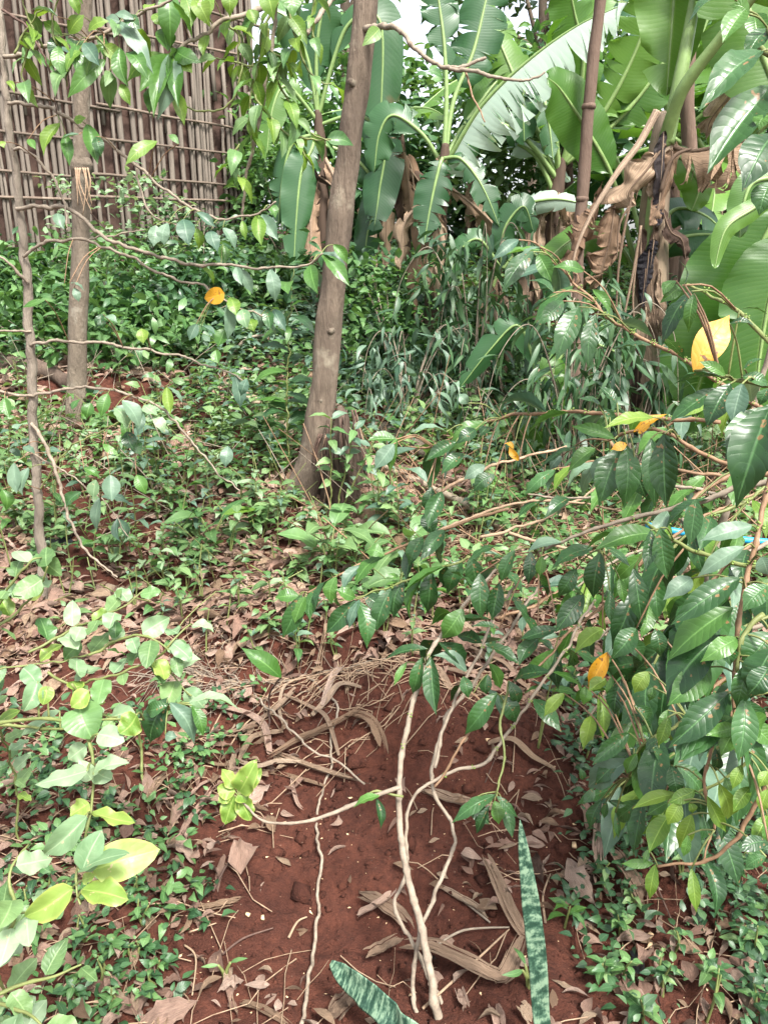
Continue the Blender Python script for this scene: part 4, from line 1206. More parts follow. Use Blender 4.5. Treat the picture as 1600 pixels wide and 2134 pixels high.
many(cR, z4, [
    ((705, 220), (598, 160), 75, D, dict(face=0.15)), ((690, 240), (600, 310), 62, D, dict(face=0.2)), ((745, 255), (640, 360), 72, D), ((810, 280), (715, 510), 98, D), ((880, 310), (850, 540), 75, D), ((620, 50), (490, 220), 75, D),
    ((870, 210), (945, 310), 44, Mi), ((640, 60), (700, 180), 70, Mi), ((830, 130), (700, 110), 60, Mi), ((650, 30), (560, 90), 50, 'blue', dict(face=0.2)), ((560, 0), (450, 80), 50, 'blue'),
    ((1280, 215), (1145, 430), 84, D, dict(face=0.4)), ((1290, 225), (1265, 390), 62, Mi), ((1250, 185), (1235, 85), 44, 'blue', dict(face=0.1)), ((1240, 190), (1150, 260), 60, Mi), ((1215, 170), (1160, 230), 50, Mi),
    ((1290, 545), (1445, 305), 140, Ye, dict(label='large bright yellow leaf with a brown spot', face=0.9, roll=0.1, var=0)),
    ((1400, 570), (1200, 612), 62, D, dict(face=0.1)), ((1380, 620), (1180, 770), 95, D, dict(face=0.3)), ((1440, 600), (1340, 790), 115, D, dict(face=0.3)), ((1490, 600), (1450, 770), 95, 'blue', dict(face=0.3)),
    ((1420, 565), (1310, 505), 50, Mi), ((1490, 570), (1610, 605), 70, D), ((1480, 290), (1600, 310), 50, D, dict(face=0.1)), ((1440, 350), (1550, 350), 40, D), ((1500, 540), (1600, 490), 60, D, dict(face=0.1)),
    ((1610, 690), (1440, 1095), 200, D, dict(roll=0.3)), ((1620, 700), (1415, 905), 135, D, dict(face=0.2)), ((1600, 620), (1560, 690), 60, D),
    ((1120, 740), (910, 790), 64, Li, dict(face=0.3)), ((960, 830), (780, 770), 66, Mi), ((870, 850), (640, 950), 85, D, dict(face=0.1)), ((880, 870), (760, 950), 75, Mi), ((920, 870), (1030, 970), 62, Mi, dict(face=0.2)),
    ((980, 870), (890, 1110), 120, D), ((1010, 860), (1000, 1120), 110, D), ((1110, 830), (1130, 1120), 105, D), ((1165, 810), (1175, 1120), 125, D), ((1040, 800), (1180, 720), 44, Ye), ((1060, 810), (1110, 760), 40, Ye), ((1010, 850), (945, 872), 44, Ye),
    ((970, 680), (890, 610), 62, D, dict(face=0.2)), ((915, 720), (810, 650), 62, D, dict(face=0.2)), ((940, 740), (870, 790), 50, Mi), ((900, 700), (960, 790), 50, D), ((1050, 960), (1090, 1080), 70, D), ((940, 900), (870, 1020), 90, 'blue'),
    ((380, 790), (300, 850), 60, D), ((300, 840), (170, 920), 66, D), ((330, 890), (235, 975), 66, D), ((260, 800), (110, 790), 60, 'blue', dict(face=0.2)), ((350, 680), (310, 640), 50, 'blue'), ((440, 780), (400, 820), 50, D),
    ((55, 830), (20, 965), 66, Mi, dict(face=0.2)), ((50, 830), (-70, 830), 70, Mi, dict(face=0.3)), ((40, 850), (-40, 960), 80, 'blue'), ((180, 1010), (80, 960), 60, 'blue', dict(face=0.1)), ((200, 1030), (180, 1150), 66, D), ((420, 940), (330, 1000), 60, 'blue'),
    ((540, 870), (500, 850), 30, Ye), ((560, 920), (520, 860), 34, Ye), ((460, 980), (370, 1050), 70, D), ((740, 900), (690, 960), 50, 'blue'),
])
many(cR, z2, [
    ((1570, 215), (1310, 440), 115, D, dict(face=0.3)), ((1610, 360), (1345, 710), 175, D, dict(face=0.45)), ((1620, 560), (1490, 800), 145, D), ((1450, -10), (1260, 90), 95, D, dict(face=0.2)),
    ((1500, 40), (1410, 170), 80, Mi), ((1520, 60), (1440, 20), 60, Mi), ((1540, 60), (1560, 180), 80, Mi), ((1600, 120), (1500, 260), 90, D), ((1610, 760), (1560, 900), 120, D), ((1610, 480), (1560, 540), 100, Mi),
])
z8b = lambda q: (1200 + q[0] / 4, 1400 + q[1] / 4)      # the fourfold enlargement
def many4(sh, rows):
    for r in rows:
        a, b_, w, m = r[:4]
        kw = dict(r[4]) if len(r) > 4 else {}
        a, b_ = z8b(a), z8b(b_)
        sh.leaf(a, b_, dR(*a) + random.uniform(-0.03, 0.03), w / 4, 'coffee', m, **kw)
many4(cR, [
    ((1260, 170), (800, 780), 330, D), ((1280, 330), (860, 730), 230, D), ((1110, -40), (750, 290), 260, Mi), ((1420, -60), (1330, 320), 180, D), ((1600, -40), (1420, 200), 220, D), ((1420, 240), (1560, 480), 160, D),
    ((1380, 420), (1480, 1100), 210, D), ((1400, 400), (1640, 620), 200, Mi), ((1340, 460), (1080, 530), 120, Mi), ((1330, 480), (1200, 700), 160, Mi), ((1340, 480), (1330, 680), 110, Li),
    ((480, 640), (150, 950), 190, D), ((440, 510), (130, 780), 150, D), ((500, 680), (420, 850), 110, Mi), ((540, 660), (680, 930), 130, D), ((690, 640), (690, 1030), 130, D), ((790, 780), (850, 1040), 170, D), ((830, 770), (1060, 1030), 190, D),
    ((480, 350), (620, 520), 130, D), ((760, 380), (680, 620), 120, Li), ((700, 560), (570, 660), 80, D), ((640, 640), (740, 760), 90, D), ((1160, 640), (1160, 850), 90, D),
    ((830, 1020), (460, 1130), 130, Li), ((990, 990), (760, 1100), 130, Li), ((760, 1090), (580, 1190), 110, Mi), ((750, 1130), (550, 1360), 120, Li), ((770, 1190), (600, 1510), 190, Li), ((860, 1080), (760, 1280), 150, Li), ((960, 1190), (850, 1480), 150, Li), ((940, 1090), (970, 1180), 100, Li), ((930, 1360), (890, 1540), 80, Mi),
    ((1190, 930), (1280, 1270), 150, Li), ((1090, 1040), (1255, 1350), 130, Li), ((1450, 960), (1300, 1170), 130, Li), ((1380, 780), (1300, 980), 110, Li), ((1240, 880), (1300, 1000), 110, Mi), ((1590, 1200), (1460, 1440), 130, Li), ((1560, 1270), (1620, 1460), 110, Mi), ((1600, 830), (1520, 960), 110, Li), ((1600, 980), (1540, 1180), 120, Li),
    ((640, 1600), (370, 1600), 90, Mi), ((660, 1610), (600, 1900), 130, Li), ((960, 1640), (1000, 2010), 120, Li), ((600, 1480), (560, 1600), 60, Mi), ((1600, 1420), (1350, 1500), 120, D), ((1580, 1540), (1400, 1640), 120, D),
    ((60, 900), (30, 800), 60, D), ((150, 980), (60, 1100), 90, D), ((210, 1070), (120, 1320), 110, D), ((250, 1080), (230, 1230), 60, D), ((270, 1080), (420, 1110), 70, D), ((330, 1170), (350, 1400), 60, D),
    ((250, 60), (100, 160), 120, Li), ((300, 40), (270, 240), 80, Mi), ((640, 130), (600, 240), 80, Mi), ((1010, 180), (960, 60), 70, D),
])
for br, st in ((R5, 0.3), (R7, 0.2), (R11, 0.1), (R10, 0.2), (R1, 0.1)):
    cR.pairs(br[0], br[1], st, 0.08, 0.115, 'coffee', ('coffee', 'coffee_mid', 'coffee_mid', 'blue'), 0.5, 0.8, 0.3, 0.2, 0.95, skip=0.35)
# leafy twigs deeper inside the shrub
rr_ = random.Random(77)
cR2 = Shrub('coffee_shrub', 'coffee shrub with thinner twigs standing behind the shrub with the yellow leaf', 'coffee shrub', Vector((0.95, 2.05, hz(0.95, 2.05))))
b_ = Vector((0.95, 2.05, hz(0.95, 2.05)))
cR2.branch([b_, b_ + Vector((-0.04, 0, 0.4)), b_ + Vector((-0.02, -0.05, 0.8)), b_ + Vector((0.04, -0.05, 1.3))], [0.014, 0.011, 0.006], 'twig', name='stem')
for (lst, d0, d1) in (
        ([(1600, 1130), (1480, 1190), (1330, 1260), (1240, 1340)], 1.9, 1.9), ([(1600, 1230), (1450, 1300), (1330, 1400), (1250, 1470)], 1.9, 1.85), ([(1620, 1350), (1500, 1420), (1400, 1520), (1320, 1590)], 1.8, 1.8),
        ([(1560, 1100), (1420, 1120), (1280, 1170), (1180, 1240)], 2.0, 2.0), ([(1600, 950), (1500, 1000), (1400, 1080), (1330, 1180)], 1.8, 1.8), ([(1650, 1500), (1560, 1540), (1480, 1600), (1420, 1680)], 1.7, 1.7),
        ([(1560, 1180), (1380, 1200), (1220, 1290), (1120, 1390)], 2.05, 1.95), ([(1600, 1300), (1420, 1340), (1290, 1420), (1200, 1530)], 1.95, 1.9), ([(1580, 860), (1500, 830), (1420, 860), (1350, 930)], 2.0, 2.1),
        ([(1600, 1060), (1450, 1020), (1320, 1010), (1200, 1040), (1100, 1030)], 2.1, 2.3), ([(1560, 1000), (1400, 980), (1250, 960), (1130, 985)], 2.2, 2.4)):
    o, path = cR2.branch(pp_(lst, d0, d1), [0.006, 0.004, 0.0025], 'twig_red' if rr_.random() < 0.6 else 'twig')
    cR2.pairs(o, path, 0.2, 0.07, 0.125, 'coffee', ('coffee', 'coffee_mid', 'coffee_mid', 'coffee', 'coffee_lime', 'blue'), 0.65, 0.8, 0.4, 0.3, 0.95)
for i_ in range(16):
    x0 = rr_.uniform(1480, 1640); y0 = rr_.uniform(980, 1560); L_ = rr_.uniform(180, 330)
    a_ = rr_.uniform(2.2, 2.75); lst = [(x0 + math.cos(a_) * L_ * f, y0 + math.sin(a_) * L_ * f * (0.5 + 0.8 * f)) for f in (0, 0.35, 0.7, 1.0)]
    o, path = cR2.branch(pp_(lst, rr_.uniform(1.45, 1.85)), [0.0035, 0.003, 0.002], rr_.choice(['twig_red', 'twig_green']))
    cR2.pairs(o, path, 0.05, 0.06, rr_.uniform(0.11, 0.15), 'coffee', rr_.choice([('coffee',), ('coffee', 'coffee_mid'), ('coffee_mid', 'coffee_lime'), ('coffee', 'blue')]), 0.75, 0.8, 0.4, 0.2, rr_.uniform(0.85, 1.0), skip=0.1)
for lst in ([(1330, 1180), (1380, 1130), (1520, 1050), (1640, 1000)], [(1040, 1290), (1150, 1240), (1300, 1130), (1400, 1020)], [(860, 1130), (980, 1080), (1100, 1045), (1200, 1050), (1290, 1060)], [(1000, 1120), (1130, 1080), (1250, 1010)], [(900, 1040), (960, 1000), (1060, 960), (1180, 930)], [(1060, 1110), (1200, 1150), (1330, 1210)], [(1420, 1080), (1460, 1170), (1440, 1260)], [(1250, 900), (1330, 990), (1440, 1110)]):
    cR2.branch(pp_(lst, random.uniform(2.0, 2.4)), [0.005, 0.004, 0.003], random.choice(['twig', 'twig_red', 'straw']), 6, 0.01)

# ---- leggy coffee bush whose pale stems rise from the middle of the soil
cb = P(915, 2150, 1.60)
cb.z = hz(cb.x, cb.y) - 0.02
cC = Shrub('coffee_shrub', 'leggy coffee bush of thin pale twisted stems rising from bare red soil', 'coffee shrub', cb)
C1 = cC.branch([cb] + pp_([(890, 1990), (850, 1830), (830, 1700), (838, 1600), (852, 1500), (885, 1400), (897, 1362), (930, 1310), (985, 1240), (1045, 1175), (1080, 1140)], 1.62, 1.9), [0.0095, 0.0082, 0.0068, 0.0062, 0.0056, 0.0046, 0.0038, 0.0028], 'twig', 9, 0.005, name='stem')
C2 = cC.branch([cb + Vector((-0.03, 0.01, 0))] + pp_([(858, 2060), (880, 1930), (932, 1800), (945, 1740), (905, 1660), (905, 1600), (930, 1500), (985, 1420), (1040, 1340), (1100, 1250), (1130, 1200)], 1.64, 1.95), [0.0048, 0.0044, 0.004, 0.0042, 0.004, 0.003], 'twig', 8, 0.009, name='stem')
C3 = cC.branch([cb + Vector((0.02, 0.02, 0))] + pp_([(900, 2050), (830, 1900), (842, 1830), (850, 1700), (880, 1640), (960, 1600), (1020, 1580), (1100, 1465), (1180, 1345), (1240, 1250)], 1.66, 1.85), [0.0045, 0.004, 0.0036, 0.004, 0.0035, 0.003], 'twig', 8, 0.009, name='stem')
C5 = cC.branch(pp_([(905, 1600), (940, 1480), (1010, 1330), (1060, 1240), (1140, 1160)], 1.75, 1.9), [0.004, 0.0035, 0.003], 'twig', 7, 0.008)
C4 = cC.branch(pp_([(832, 1640), (760, 1668), (690, 1695), (640, 1712), (590, 1716), (540, 1705), (500, 1665)], 1.66, 1.60), [0.005, 0.0045, 0.003, 0.002], 'twig', 7, 0.003)
C7 = cC.branch(pp_([(1060, 1420), (1040, 1500), (1050, 1580), (1035, 1650)], 1.78, 1.62), [0.0035, 0.003, 0.002], 'twig_green')
C8 = cC.branch(pp_([(905, 1640), (1000, 1480), (960, 1440)], 1.74, 1.75), [0.003, 0.0025], 'twig_red')
C9 = cC.branch(pp_([(840, 1660), (780, 1650), (745, 1678)], 1.66), [0.003, 0.002], 'twig_green')
C10 = cC.branch(pp_([(1060, 1060), (1000, 1078), (900, 1112), (800, 1155), (700, 1200), (640, 1236)], 1.95, 2.0), [0.004, 0.0035, 0.003, 0.0025], 'twig_red', 7, 0.006)
C11 = cC.branch(pp_([(980, 1160), (900, 1190), (820, 1220), (742, 1248)], 1.9, 1.95), [0.003, 0.0025, 0.002], 'twig_green', 7, 0.006)
for (a, b2_, w, m) in (((628, 1240), (588, 1332), 44, D), ((636, 1244), (612, 1300), 40, Mi), ((622, 1240), (572, 1246), 36, Mi), ((738, 1252), (678, 1322), 42, D), ((746, 1252), (766, 1352), 42, D), ((740, 1246), (698, 1228), 30, Mi), ((760, 1240), (800, 1270), 36, D), ((700, 1202), (690, 1260), 34, Mi), ((800, 1158), (760, 1150), 34, Mi), ((880, 1120), (850, 1180), 40, D), ((900, 1112), (890, 1060), 40, D), ((840, 1210), (820, 1290), 42, D), ((900, 1190), (885, 1280), 44, D), ((960, 1165), (930, 1240), 44, D), ((980, 1160), (1000, 1240), 44, D)):
    cC.leaf(a, b2_, 1.95, w, 'coffee', m)
for br_, st_ in ((C1, 0.72), (C2, 0.7), (C3, 0.75), (C5, 0.4), (C10, 0.3), (C11, 0.2)):
    cC.pairs(br_[0], br_[1], st_, 0.075, 0.115, 'coffee', ('coffee', 'coffee_mid', 'coffee', 'blue'), 0.8, 0.8, 0.3, 0.2, 0.95, skip=0.15)
for br in (C1, C3, C5):
    for q in br[1][len(br[1]) // 2::8]:
        put_buds(br[0], q + Vector((0, -0.004, 0.003)), random.uniform(0.004, 0.007))
dC = lambda x, y: 1.72
many(cC, z6, [
    ((180, 645), (0, 680), 64, D, dict(face=0.25)), ((160, 680), (110, 840), 64, D), ((195, 680), (215, 925), 84, D), ((95, 700), (40, 800), 34, Mi), ((470, 830), (325, 1000), 92, D), ((480, 840), (552, 955), 84, D),
    ((440, 860), (420, 930), 54, Mi), ((430, 750), (425, 835), 54, D), ((520, 780), (560, 880), 60, D), ((330, 760), (350, 850), 60, D)], dC)
many(cC, z8, [
    ((465, 165), (275, 275), 70, D), ((440, 210), (375, 330), 44, D), ((460, 190), (480, 290), 70, Mi), ((490, 180), (535, 350), 60, D), ((470, 170), (560, 260), 50, D), ((345, 200), (440, 290), 80, D)], lambda x, y: 1.6)
many(cC, z8, [((-20, 170), (-130, 215), 50, Mi, dict(face=0.3)), ((-30, 180), (-10, 310), 44, D)], lambda x, y: 1.64)
for (a, b2_, w) in (((500, 1650), (532, 1585), 42), ((505, 1645), (545, 1600), 40), ((490, 1650), (452, 1640), 36), ((492, 1640), (465, 1600), 34), ((497, 1655), (512, 1672), 40), ((488, 1660), (468, 1722), 40), ((500, 1662), (526, 1712), 38), ((480, 1655), (455, 1670), 30)):
    cC.leaf(a, b2_, 1.60, w, 'round', 'lime', label='lime green sprig leaf' if w == 42 else None)

# ---- thin leggy coffee tree at the left
lb = Q(93, 1330, 2.95); lb.z = hz(lb.x, lb.y) - 0.03
cL = Shrub('coffee_tree', 'thin pale coffee trunk with long arching nearly bare branches', 'coffee tree', lb)
cL.branch([lb, Q(90, 1180, 2.95), Q(80, 1040, 2.95), Q(70, 900, 2.95), Q(64, 720, 2.95), Q(55, 560, 2.95), Q(36, 400, 2.95), Q(14, 200, 2.95), Q(2, 60, 2.95), Q(-8, -160, 2.95)], [0.021, 0.019, 0.017, 0.018, 0.016, 0.013, 0.012, 0.010], 'bark_pole_pale', 12, 0.010, name='trunk', joints=False)
LB = {}
for key, lst, rad, m in (
        ('a', [(18, 215), (100, 222), (190, 275), (280, 340), (350, 400), (420, 440), (470, 458), (530, 450), (575, 420)], 0.009, 'twig'),
        ('b', [(35, 435), (75, 432), (150, 440), (200, 480), (250, 510), (350, 540), (450, 553), (580, 558), (640, 548), (672, 528)], 0.010, 'twig'),
        ('c', [(50, 535), (90, 505), (170, 500), (250, 530), (350, 575), (430, 600), (490, 640), (560, 665)], 0.008, 'twig'),
        ('d', [(64, 720), (120, 710), (250, 720), (370, 745), (460, 768), (520, 800)], 0.008, 'twig'),
        ('e', [(68, 827), (130, 812), (230, 812), (330, 850), (400, 920), (450, 980), (500, 1022)], 0.008, 'twig'),
        ('f', [(66, 882), (95, 930), (130, 1020), (155, 1110), (200, 1170), (245, 1203)], 0.010, 'twig'),
        ('g', [(30, 312), (60, 318), (110, 370), (135, 430), (140, 480)], 0.008, 'twig'),
        ('h', [(8, 118), (90, 97), (180, 85), (250, 50), (350, 0), (420, -60)], 0.010, 'twig'),
        ('i', [(60, 590), (30, 560), (-30, 520)], 0.008, 'twig'),
        ('j', [(66, 690), (0, 690), (-60, 680)], 0.006, 'twig'),
        ('k', [(70, 825), (20, 818), (-60, 800)], 0.008, 'twig'),
        ('l', [(285, 350), (300, 420), (340, 460), (372, 472)], 0.006, 'twig'),
        ('m', [(85, 1020), (140, 940), (250, 880), (330, 830), (360, 790)], 0.005, 'twig_green'),
        ('n', [(60, 940), (160, 1000), (230, 1060), (270, 1120)], 0.005, 'twig'),
        ('o', [(5, 20), (60, 60), (100, 140), (120, 240)], 0.006, 'twig_dark'),
        ('p', [(170, 500), (240, 490), (300, 480)], 0.005, 'twig')):
    o, path = cL.branch([Q(x, y, 2.93 - 0.03 * i) for i, (x, y) in enumerate(lst)], [rad * 0.72, rad * 0.62, rad * 0.5, rad * 0.3], m, 8, 0.012)
    LB[key] = (o, path)
dL = lambda x, y: depth_of(Q(x, y, 2.75))
many(cL, z1, [
    ((480, 90), (640, 290), 76, 'blue', dict(face=0.5)), ((500, 90), (440, 70), 50, 'blue'), ((560, 80), (480, 60), 40, 'blue'), ((520, 70), (590, 130), 60, D),
    ((245, 190), (270, 330), 66, Mi), ((320, 190), (320, 310), 50, Mi), ((440, 250), (280, 410), 80, Mi), ((350, 180), (420, 280), 60, 'blue'), ((260, 150), (180, 90), 66, Li), ((290, 140), (350, 60), 70, Li), ((330, 60), (290, -30), 60, Li), ((240, 70), (130, 30), 60, 'blue', dict(face=0.2)), ((370, 130), (460, 90), 60, Li), ((230, 150), (220, 260), 60, D),
    ((250, 515), (185, 655), 62, Li), ((275, 560), (290, 690), 52, Mi), ((330, 560), (250, 580), 40, 'blue', dict(face=0.1)), ((365, 520), (410, 680), 70, Mi), ((310, 500), (360, 490), 40, Li), ((400, 570), (420, 650), 50, D),
    ((655, 590), (520, 690), 60, Li), ((745, 600), (700, 560), 30, 'fresh'), ((500, 200), (540, 370), 80, Mi), ((530, 220), (620, 330), 60, Mi), ((505, 350), (545, 440), 50, Li),
    ((650, 940), (640, 1030), 66, 'blue', dict(face=0.4)), ((700, 930), (685, 1025), 60, 'blue', dict(face=0.4)), ((765, 915), (790, 1030), 76, 'blue', dict(face=0.4)), ((815, 950), (830, 1040), 50, Li), ((880, 960), (910, 1050), 60, 'blue', dict(face=0.3)), ((930, 950), (985, 1040), 60, 'blue', dict(face=0.3)), ((820, 885), (900, 950), 50, 'blue'), ((1075, 895), (1090, 1030), 64, Li), ((1090, 895), (1160, 1000), 60, 'blue', dict(face=0.5)), ((1010, 920), (1025, 1000), 34, Li), ((1125, 855), (1150, 905), 44, Mi), ((930, 1020), (940, 1100), 50, Mi),
    ((240, 890), (270, 960), 50, 'blue'), ((1335, 1060), (1440, 1110), 66, 'blue', dict(face=0.3)), ((1340, 1060), (1460, 1200), 66, Mi), ((1390, 1020), (1450, 1100), 50, Mi),
    ((120, 580), (150, 620), 30, Mi), ((30, 340), (60, 380), 24, Li), ((0, 590), (20, 620), 30, Li),
], dL)
many(cL, z3, [
    ((935, 222), (850, 245), 66, Ye, dict(shape='round', label='orange yellow leaf with small dark holes', face=0.9, roll=0.0, var=0)), ((960, 240), (985, 320), 56, Li), ((1010, 290), (1030, 370), 60, 'pale'), ((1060, 290), (1090, 370), 66, 'blue'), ((1110, 290), (1130, 380), 50, D), ((1140, 290), (1190, 380), 50, 'blue'), ((1040, 330), (1060, 385), 56, Li),
    ((590, 370), (600, 435), 56, Li), ((940, 370), (910, 450), 76, Mi), ((900, 460), (910, 515), 44, Mi), ((270, 180), (220, 230), 40, D, dict(face=0.2)), ((290, 180), (355, 205), 34, 'blue', dict(face=0.1)), ((310, 200), (330, 260), 40, 'blue'), ((430, 310), (400, 370), 40, D), ((440, 320), (490, 340), 40, 'blue', dict(face=0.1)), ((420, 330), (430, 370), 40, D), ((820, 350), (790, 420), 50, 'blue'), ((830, 350), (825, 410), 44, D), ((840, 360), (900, 390), 36, 'blue', dict(face=0.1)),
    ((190, 250), (90, 280), 34, Mi), ((450, 640), (420, 740), 60, Mi), ((380, 680), (360, 745), 60, Mi), ((510, 670), (590, 780), 90, 'blue', dict(face=0.4)), ((480, 700), (530, 790), 76, 'pale', dict(face=0.3)), ((600, 690), (660, 730), 60, 'pale', dict(face=0.2)), ((640, 740), (690, 800), 56, 'pale'),
    ((20, 660), (40, 740), 50, Mi), ((530, 800), (560, 880), 66, D), ((540, 830), (590, 900), 60, D), ((1030, 580), (1000, 650), 50, 'blue'), ((60, 930), (70, 1060), 60, 'blue', dict(face=0.4)), ((120, 950), (100, 1070), 66, 'blue', dict(face=0.4)), ((400, 1000), (390, 1080), 60, 'pale', dict(face=0.3)), ((460, 980), (470, 1090), 80, 'blue', dict(face=0.4)), ((570, 980), (610, 1060), 60, Mi), ((350, 950), (420, 990), 40, Mi), ((100, 860), (150, 890), 60, 'blue', dict(face=0.2)), ((10, 1040), (30, 1130), 60, Mi),
    ((430, 850), (500, 900), 36, Mi), ((950, 860), (940, 950), 60, 'blue'), ((340, 1050), (280, 1120), 60, D),
], dL)

# ---- limbs of the leaning tree reaching over the wall with light leaves
t1 = Shrub.__new__(Shrub); t1.t = tree1; t1.br = []
limb = t1.branch([Q(790, -260, 4.1), Q(730, -120, 3.7), Q(660, -30, 3.3), Q(580, 5, 3.1), Q(470, 40, 3.0), Q(400, 85, 2.95), Q(358, 112, 2.95)], [0.03, 0.024, 0.018, 0.013, 0.009, 0.005], 'twig', 9, 0.015, name='limb')
limb2 = t1.branch([Q(762, 60, 4.0), Q(800, 55, 3.9), Q(835, 65, 3.8), Q(880, 115, 3.75), Q(935, 142, 3.7), Q(975, 135, 3.7), Q(1012, 120, 3.7)], [0.016, 0.012, 0.010, 0.009, 0.006], 'twig', 8, 0.01, name='limb')
limb3 = t1.branch([Q(935, 142, 3.7), Q(1010, 155, 3.65), Q(1090, 168, 3.6), Q(1135, 150, 3.6)], [0.009, 0.007, 0.004], 'twig', 7, 0.01, name='limb')
limb4 = t1.branch([Q(970, 150, 3.7), Q(985, 200, 3.65), Q(1010, 255, 3.6)], [0.005, 0.003], 'twig_red', 6, 0.008, name='limb')
limb5 = t1.branch([Q(640, 70, 3.25), Q(690, 0, 3.4), Q(760, -100, 3.8)], [0.008, 0.012], 'twig', 7, 0.01, name='limb')
for lst, L in (
        ([(580, 5), (548, 60), (540, 130), (520, 220), (527, 320)], 0.085), ([(600, 0), (620, 90), (650, 160), (690, 175)], 0.085), ([(545, 90), (590, 190), (640, 270), (690, 295)], 0.09),
        ([(470, 40), (500, 90), (490, 170)], 0.075), ([(527, 190), (560, 240), (610, 290), (650, 345)], 0.085), ([(660, -30), (650, 40), (665, 110)], 0.08), ([(540, 140), (490, 130), (450, 120)], 0.08), ([(620, 90), (585, 130), (575, 160)], 0.08),
        ([(500, 300), (480, 340), (500, 370)], 0.085), ([(610, 280), (650, 290), (690, 290)], 0.075), ([(560, 60), (560, 100), (600, 130)], 0.08)):
    o, path = t1.branch([Q(x, y, 3.0) for x, y in lst], [0.0045, 0.0035, 0.002], 'twig_green', 6, 0.01, name='twig')
    t1.pairs(o, path, 0.15, 0.06, L * 1.1, 'ovate', ('coffee_lime', 'fresh', 'coffee_lime', 'herb'), 0.55, 0.7, 0.4, 0, 0.85, skip=0.05, alternate=False)
for (a, b2_, w, m) in (((355, 115), (290, 190), 40, Mi), ((360, 112), (330, 240), 44, 'blue'), ((358, 112), (320, 250), 36, Mi), ((362, 115), (372, 230), 34, Mi), ((362, 110), (400, 150), 40, Li), ((365, 105), (420, 130), 36, Mi), ((350, 115), (262, 170), 44, Li), ((340, 60), (352, 105), 60, Mi), ((350, -20), (355, 100), 56, Mi), ((320, 30), (345, 60), 40, Li),
                    ((385, -10), (400, 55), 36, Li), ((405, 0), (438, 55), 40, Li), ((470, -20), (480, 35), 40, Li), ((440, -10), (425, 50), 34, Li), ((600, -20), (610, 40), 44, Mi), ((555, -10), (570, 40), 40, Li), ((365, 190), (385, 260), 30, Li), ((330, 180), (312, 240), 36, Mi), ((520, 20), (535, 50), 36, Li)):
    t1.leaf(a, b2_, depth_of(Q(a[0], a[1], 2.95)), w, 'coffee', m)
o, path = t1.branch([Q(765, 90, 3.95), Q(778, 60, 3.9), Q(790, 62, 3.85)], [0.006, 0.004], 'twig_green', 6, 0.004, name='twig')
t1.leaf((790, 60), (755, 95), depth_of(Q(790, 60, 3.85)), 26, 'ovate', 'coffee_lime')
o, path = LB['h']
cL.pairs(o, path, 0.12, 0.09, 0.13, 'coffee', ('coffee_lime', 'fresh', 'coffee_mid', 'blue'), 0.7, 0.8, 0.3, 0, 1.0, skip=0.1)
for lst in ([(90, 97), (60, 40), (40, -30)], [(180, 85), (150, 130), (140, 180)], [(60, 100), (40, 150), (70, 190)], [(200, 75), (230, 120), (225, 170)], [(120, 95), (110, 30), (130, -30)], [(30, 112), (55, 60), (90, 20)]):
    o, path = cL.branch([Q(x, y, 2.75) for x, y in lst], [0.004, 0.003, 0.002], 'twig_green', 6, 0.01)
    cL.pairs(o, path, 0.2, 0.07, 0.10, 'ovate', ('coffee_lime', 'fresh', 'coffee_lime', 'herb'), 0.6, 0.8, 0.3, 0, 0.9, skip=0.1)
for k_ in ('b', 'c', 'd', 'e', 'm', 'n'):
    o, path = LB[k_]
    cL.pairs(o, path, 0.62, 0.13, 0.115, 'coffee', ('blue', 'coffee_lime', 'coffee_mid', 'blue'), 0.9, 0.7, 0.3, 0, 1.0, skip=0.35)
o, path = limb
t1.pairs(o, path, 0.45, 0.10, 0.12, 'coffee', ('coffee_lime', 'fresh', 'coffee_mid'), 0.7, 0.8, 0.3, 0, 1.0, skip=0.1)
# red creeper thread and hanging vine in front of the wall
t1.branch([Q(500, 60, 3.05), Q(505, 140, 3.0), Q(480, 210, 3.0), Q(430, 232, 3.0), Q(350, 205, 2.98)], [0.004, 0.0035, 0.003], 'twig_green', 6, 0.01, name='twig')
t1.branch([Q(575, 5, 3.1), Q(560, 150, 3.1), Q(530, 290, 3.1), Q(515, 370, 3.1), Q(503, 485, 3.1)], [0.007, 0.007, 0.006, 0.004], 'twig', 7, 0.012, name='twig')

# ---- pale lime saplings on the left
def sapling(label, base, stems, d, mats, L, r=0.004, wob=0.004, spacing=0.05, start=0.1, skip=0.15):
    s_ = Shrub('sapling', label, 'sapling', base, 'lime green saplings')
    for lst in stems:
        pts = [Vector(q) if isinstance(q, Vector) else P(q[0], q[1], d + random.uniform(-0.04, 0.04)) for q in lst]
        o, path = s_.branch(pts, [r, r * 0.8, r * 0.45], 'twig_green', 7, wob)
        s_.pairs(o, path, start, spacing, L, 'round', mats, 0.35, 0.8, 0.35, 0, 0.9, skip=skip, alternate=True)
    return s_
b_ = Vector((-0.78, 1.12, hz(-0.78, 1.12)))
s1 = Shrub('sapling', 'sapling with large lime green rounded leaves hanging over red soil', 'sapling', b_, 'lime green saplings')
s1.branch([b_, b_ + Vector((0.0, 0.02, 0.4)), P(-60, 1530, 1.1)], [0.006, 0.004, 0.003], 'twig_green', 8, name='stem')
s1.branch(pp_([(-60, 1530), (0, 1505), (100, 1500), (175, 1525), (195, 1600), (190, 1690), (178, 1740), (160, 1815), (160, 1860), (168, 1885)], 1.1, 1.0), [0.0027, 0.0025, 0.0022, 0.0018, 0.0012], 'twig_green', 8, 0.003)
s1.branch(pp_([(-60, 1530), (0, 1513), (130, 1518), (225, 1500), (300, 1500)], 1.12, 1.1), [0.0026, 0.002, 0.0014], 'twig_green', 7, 0.004)
d1 = lambda x, y: 1.03
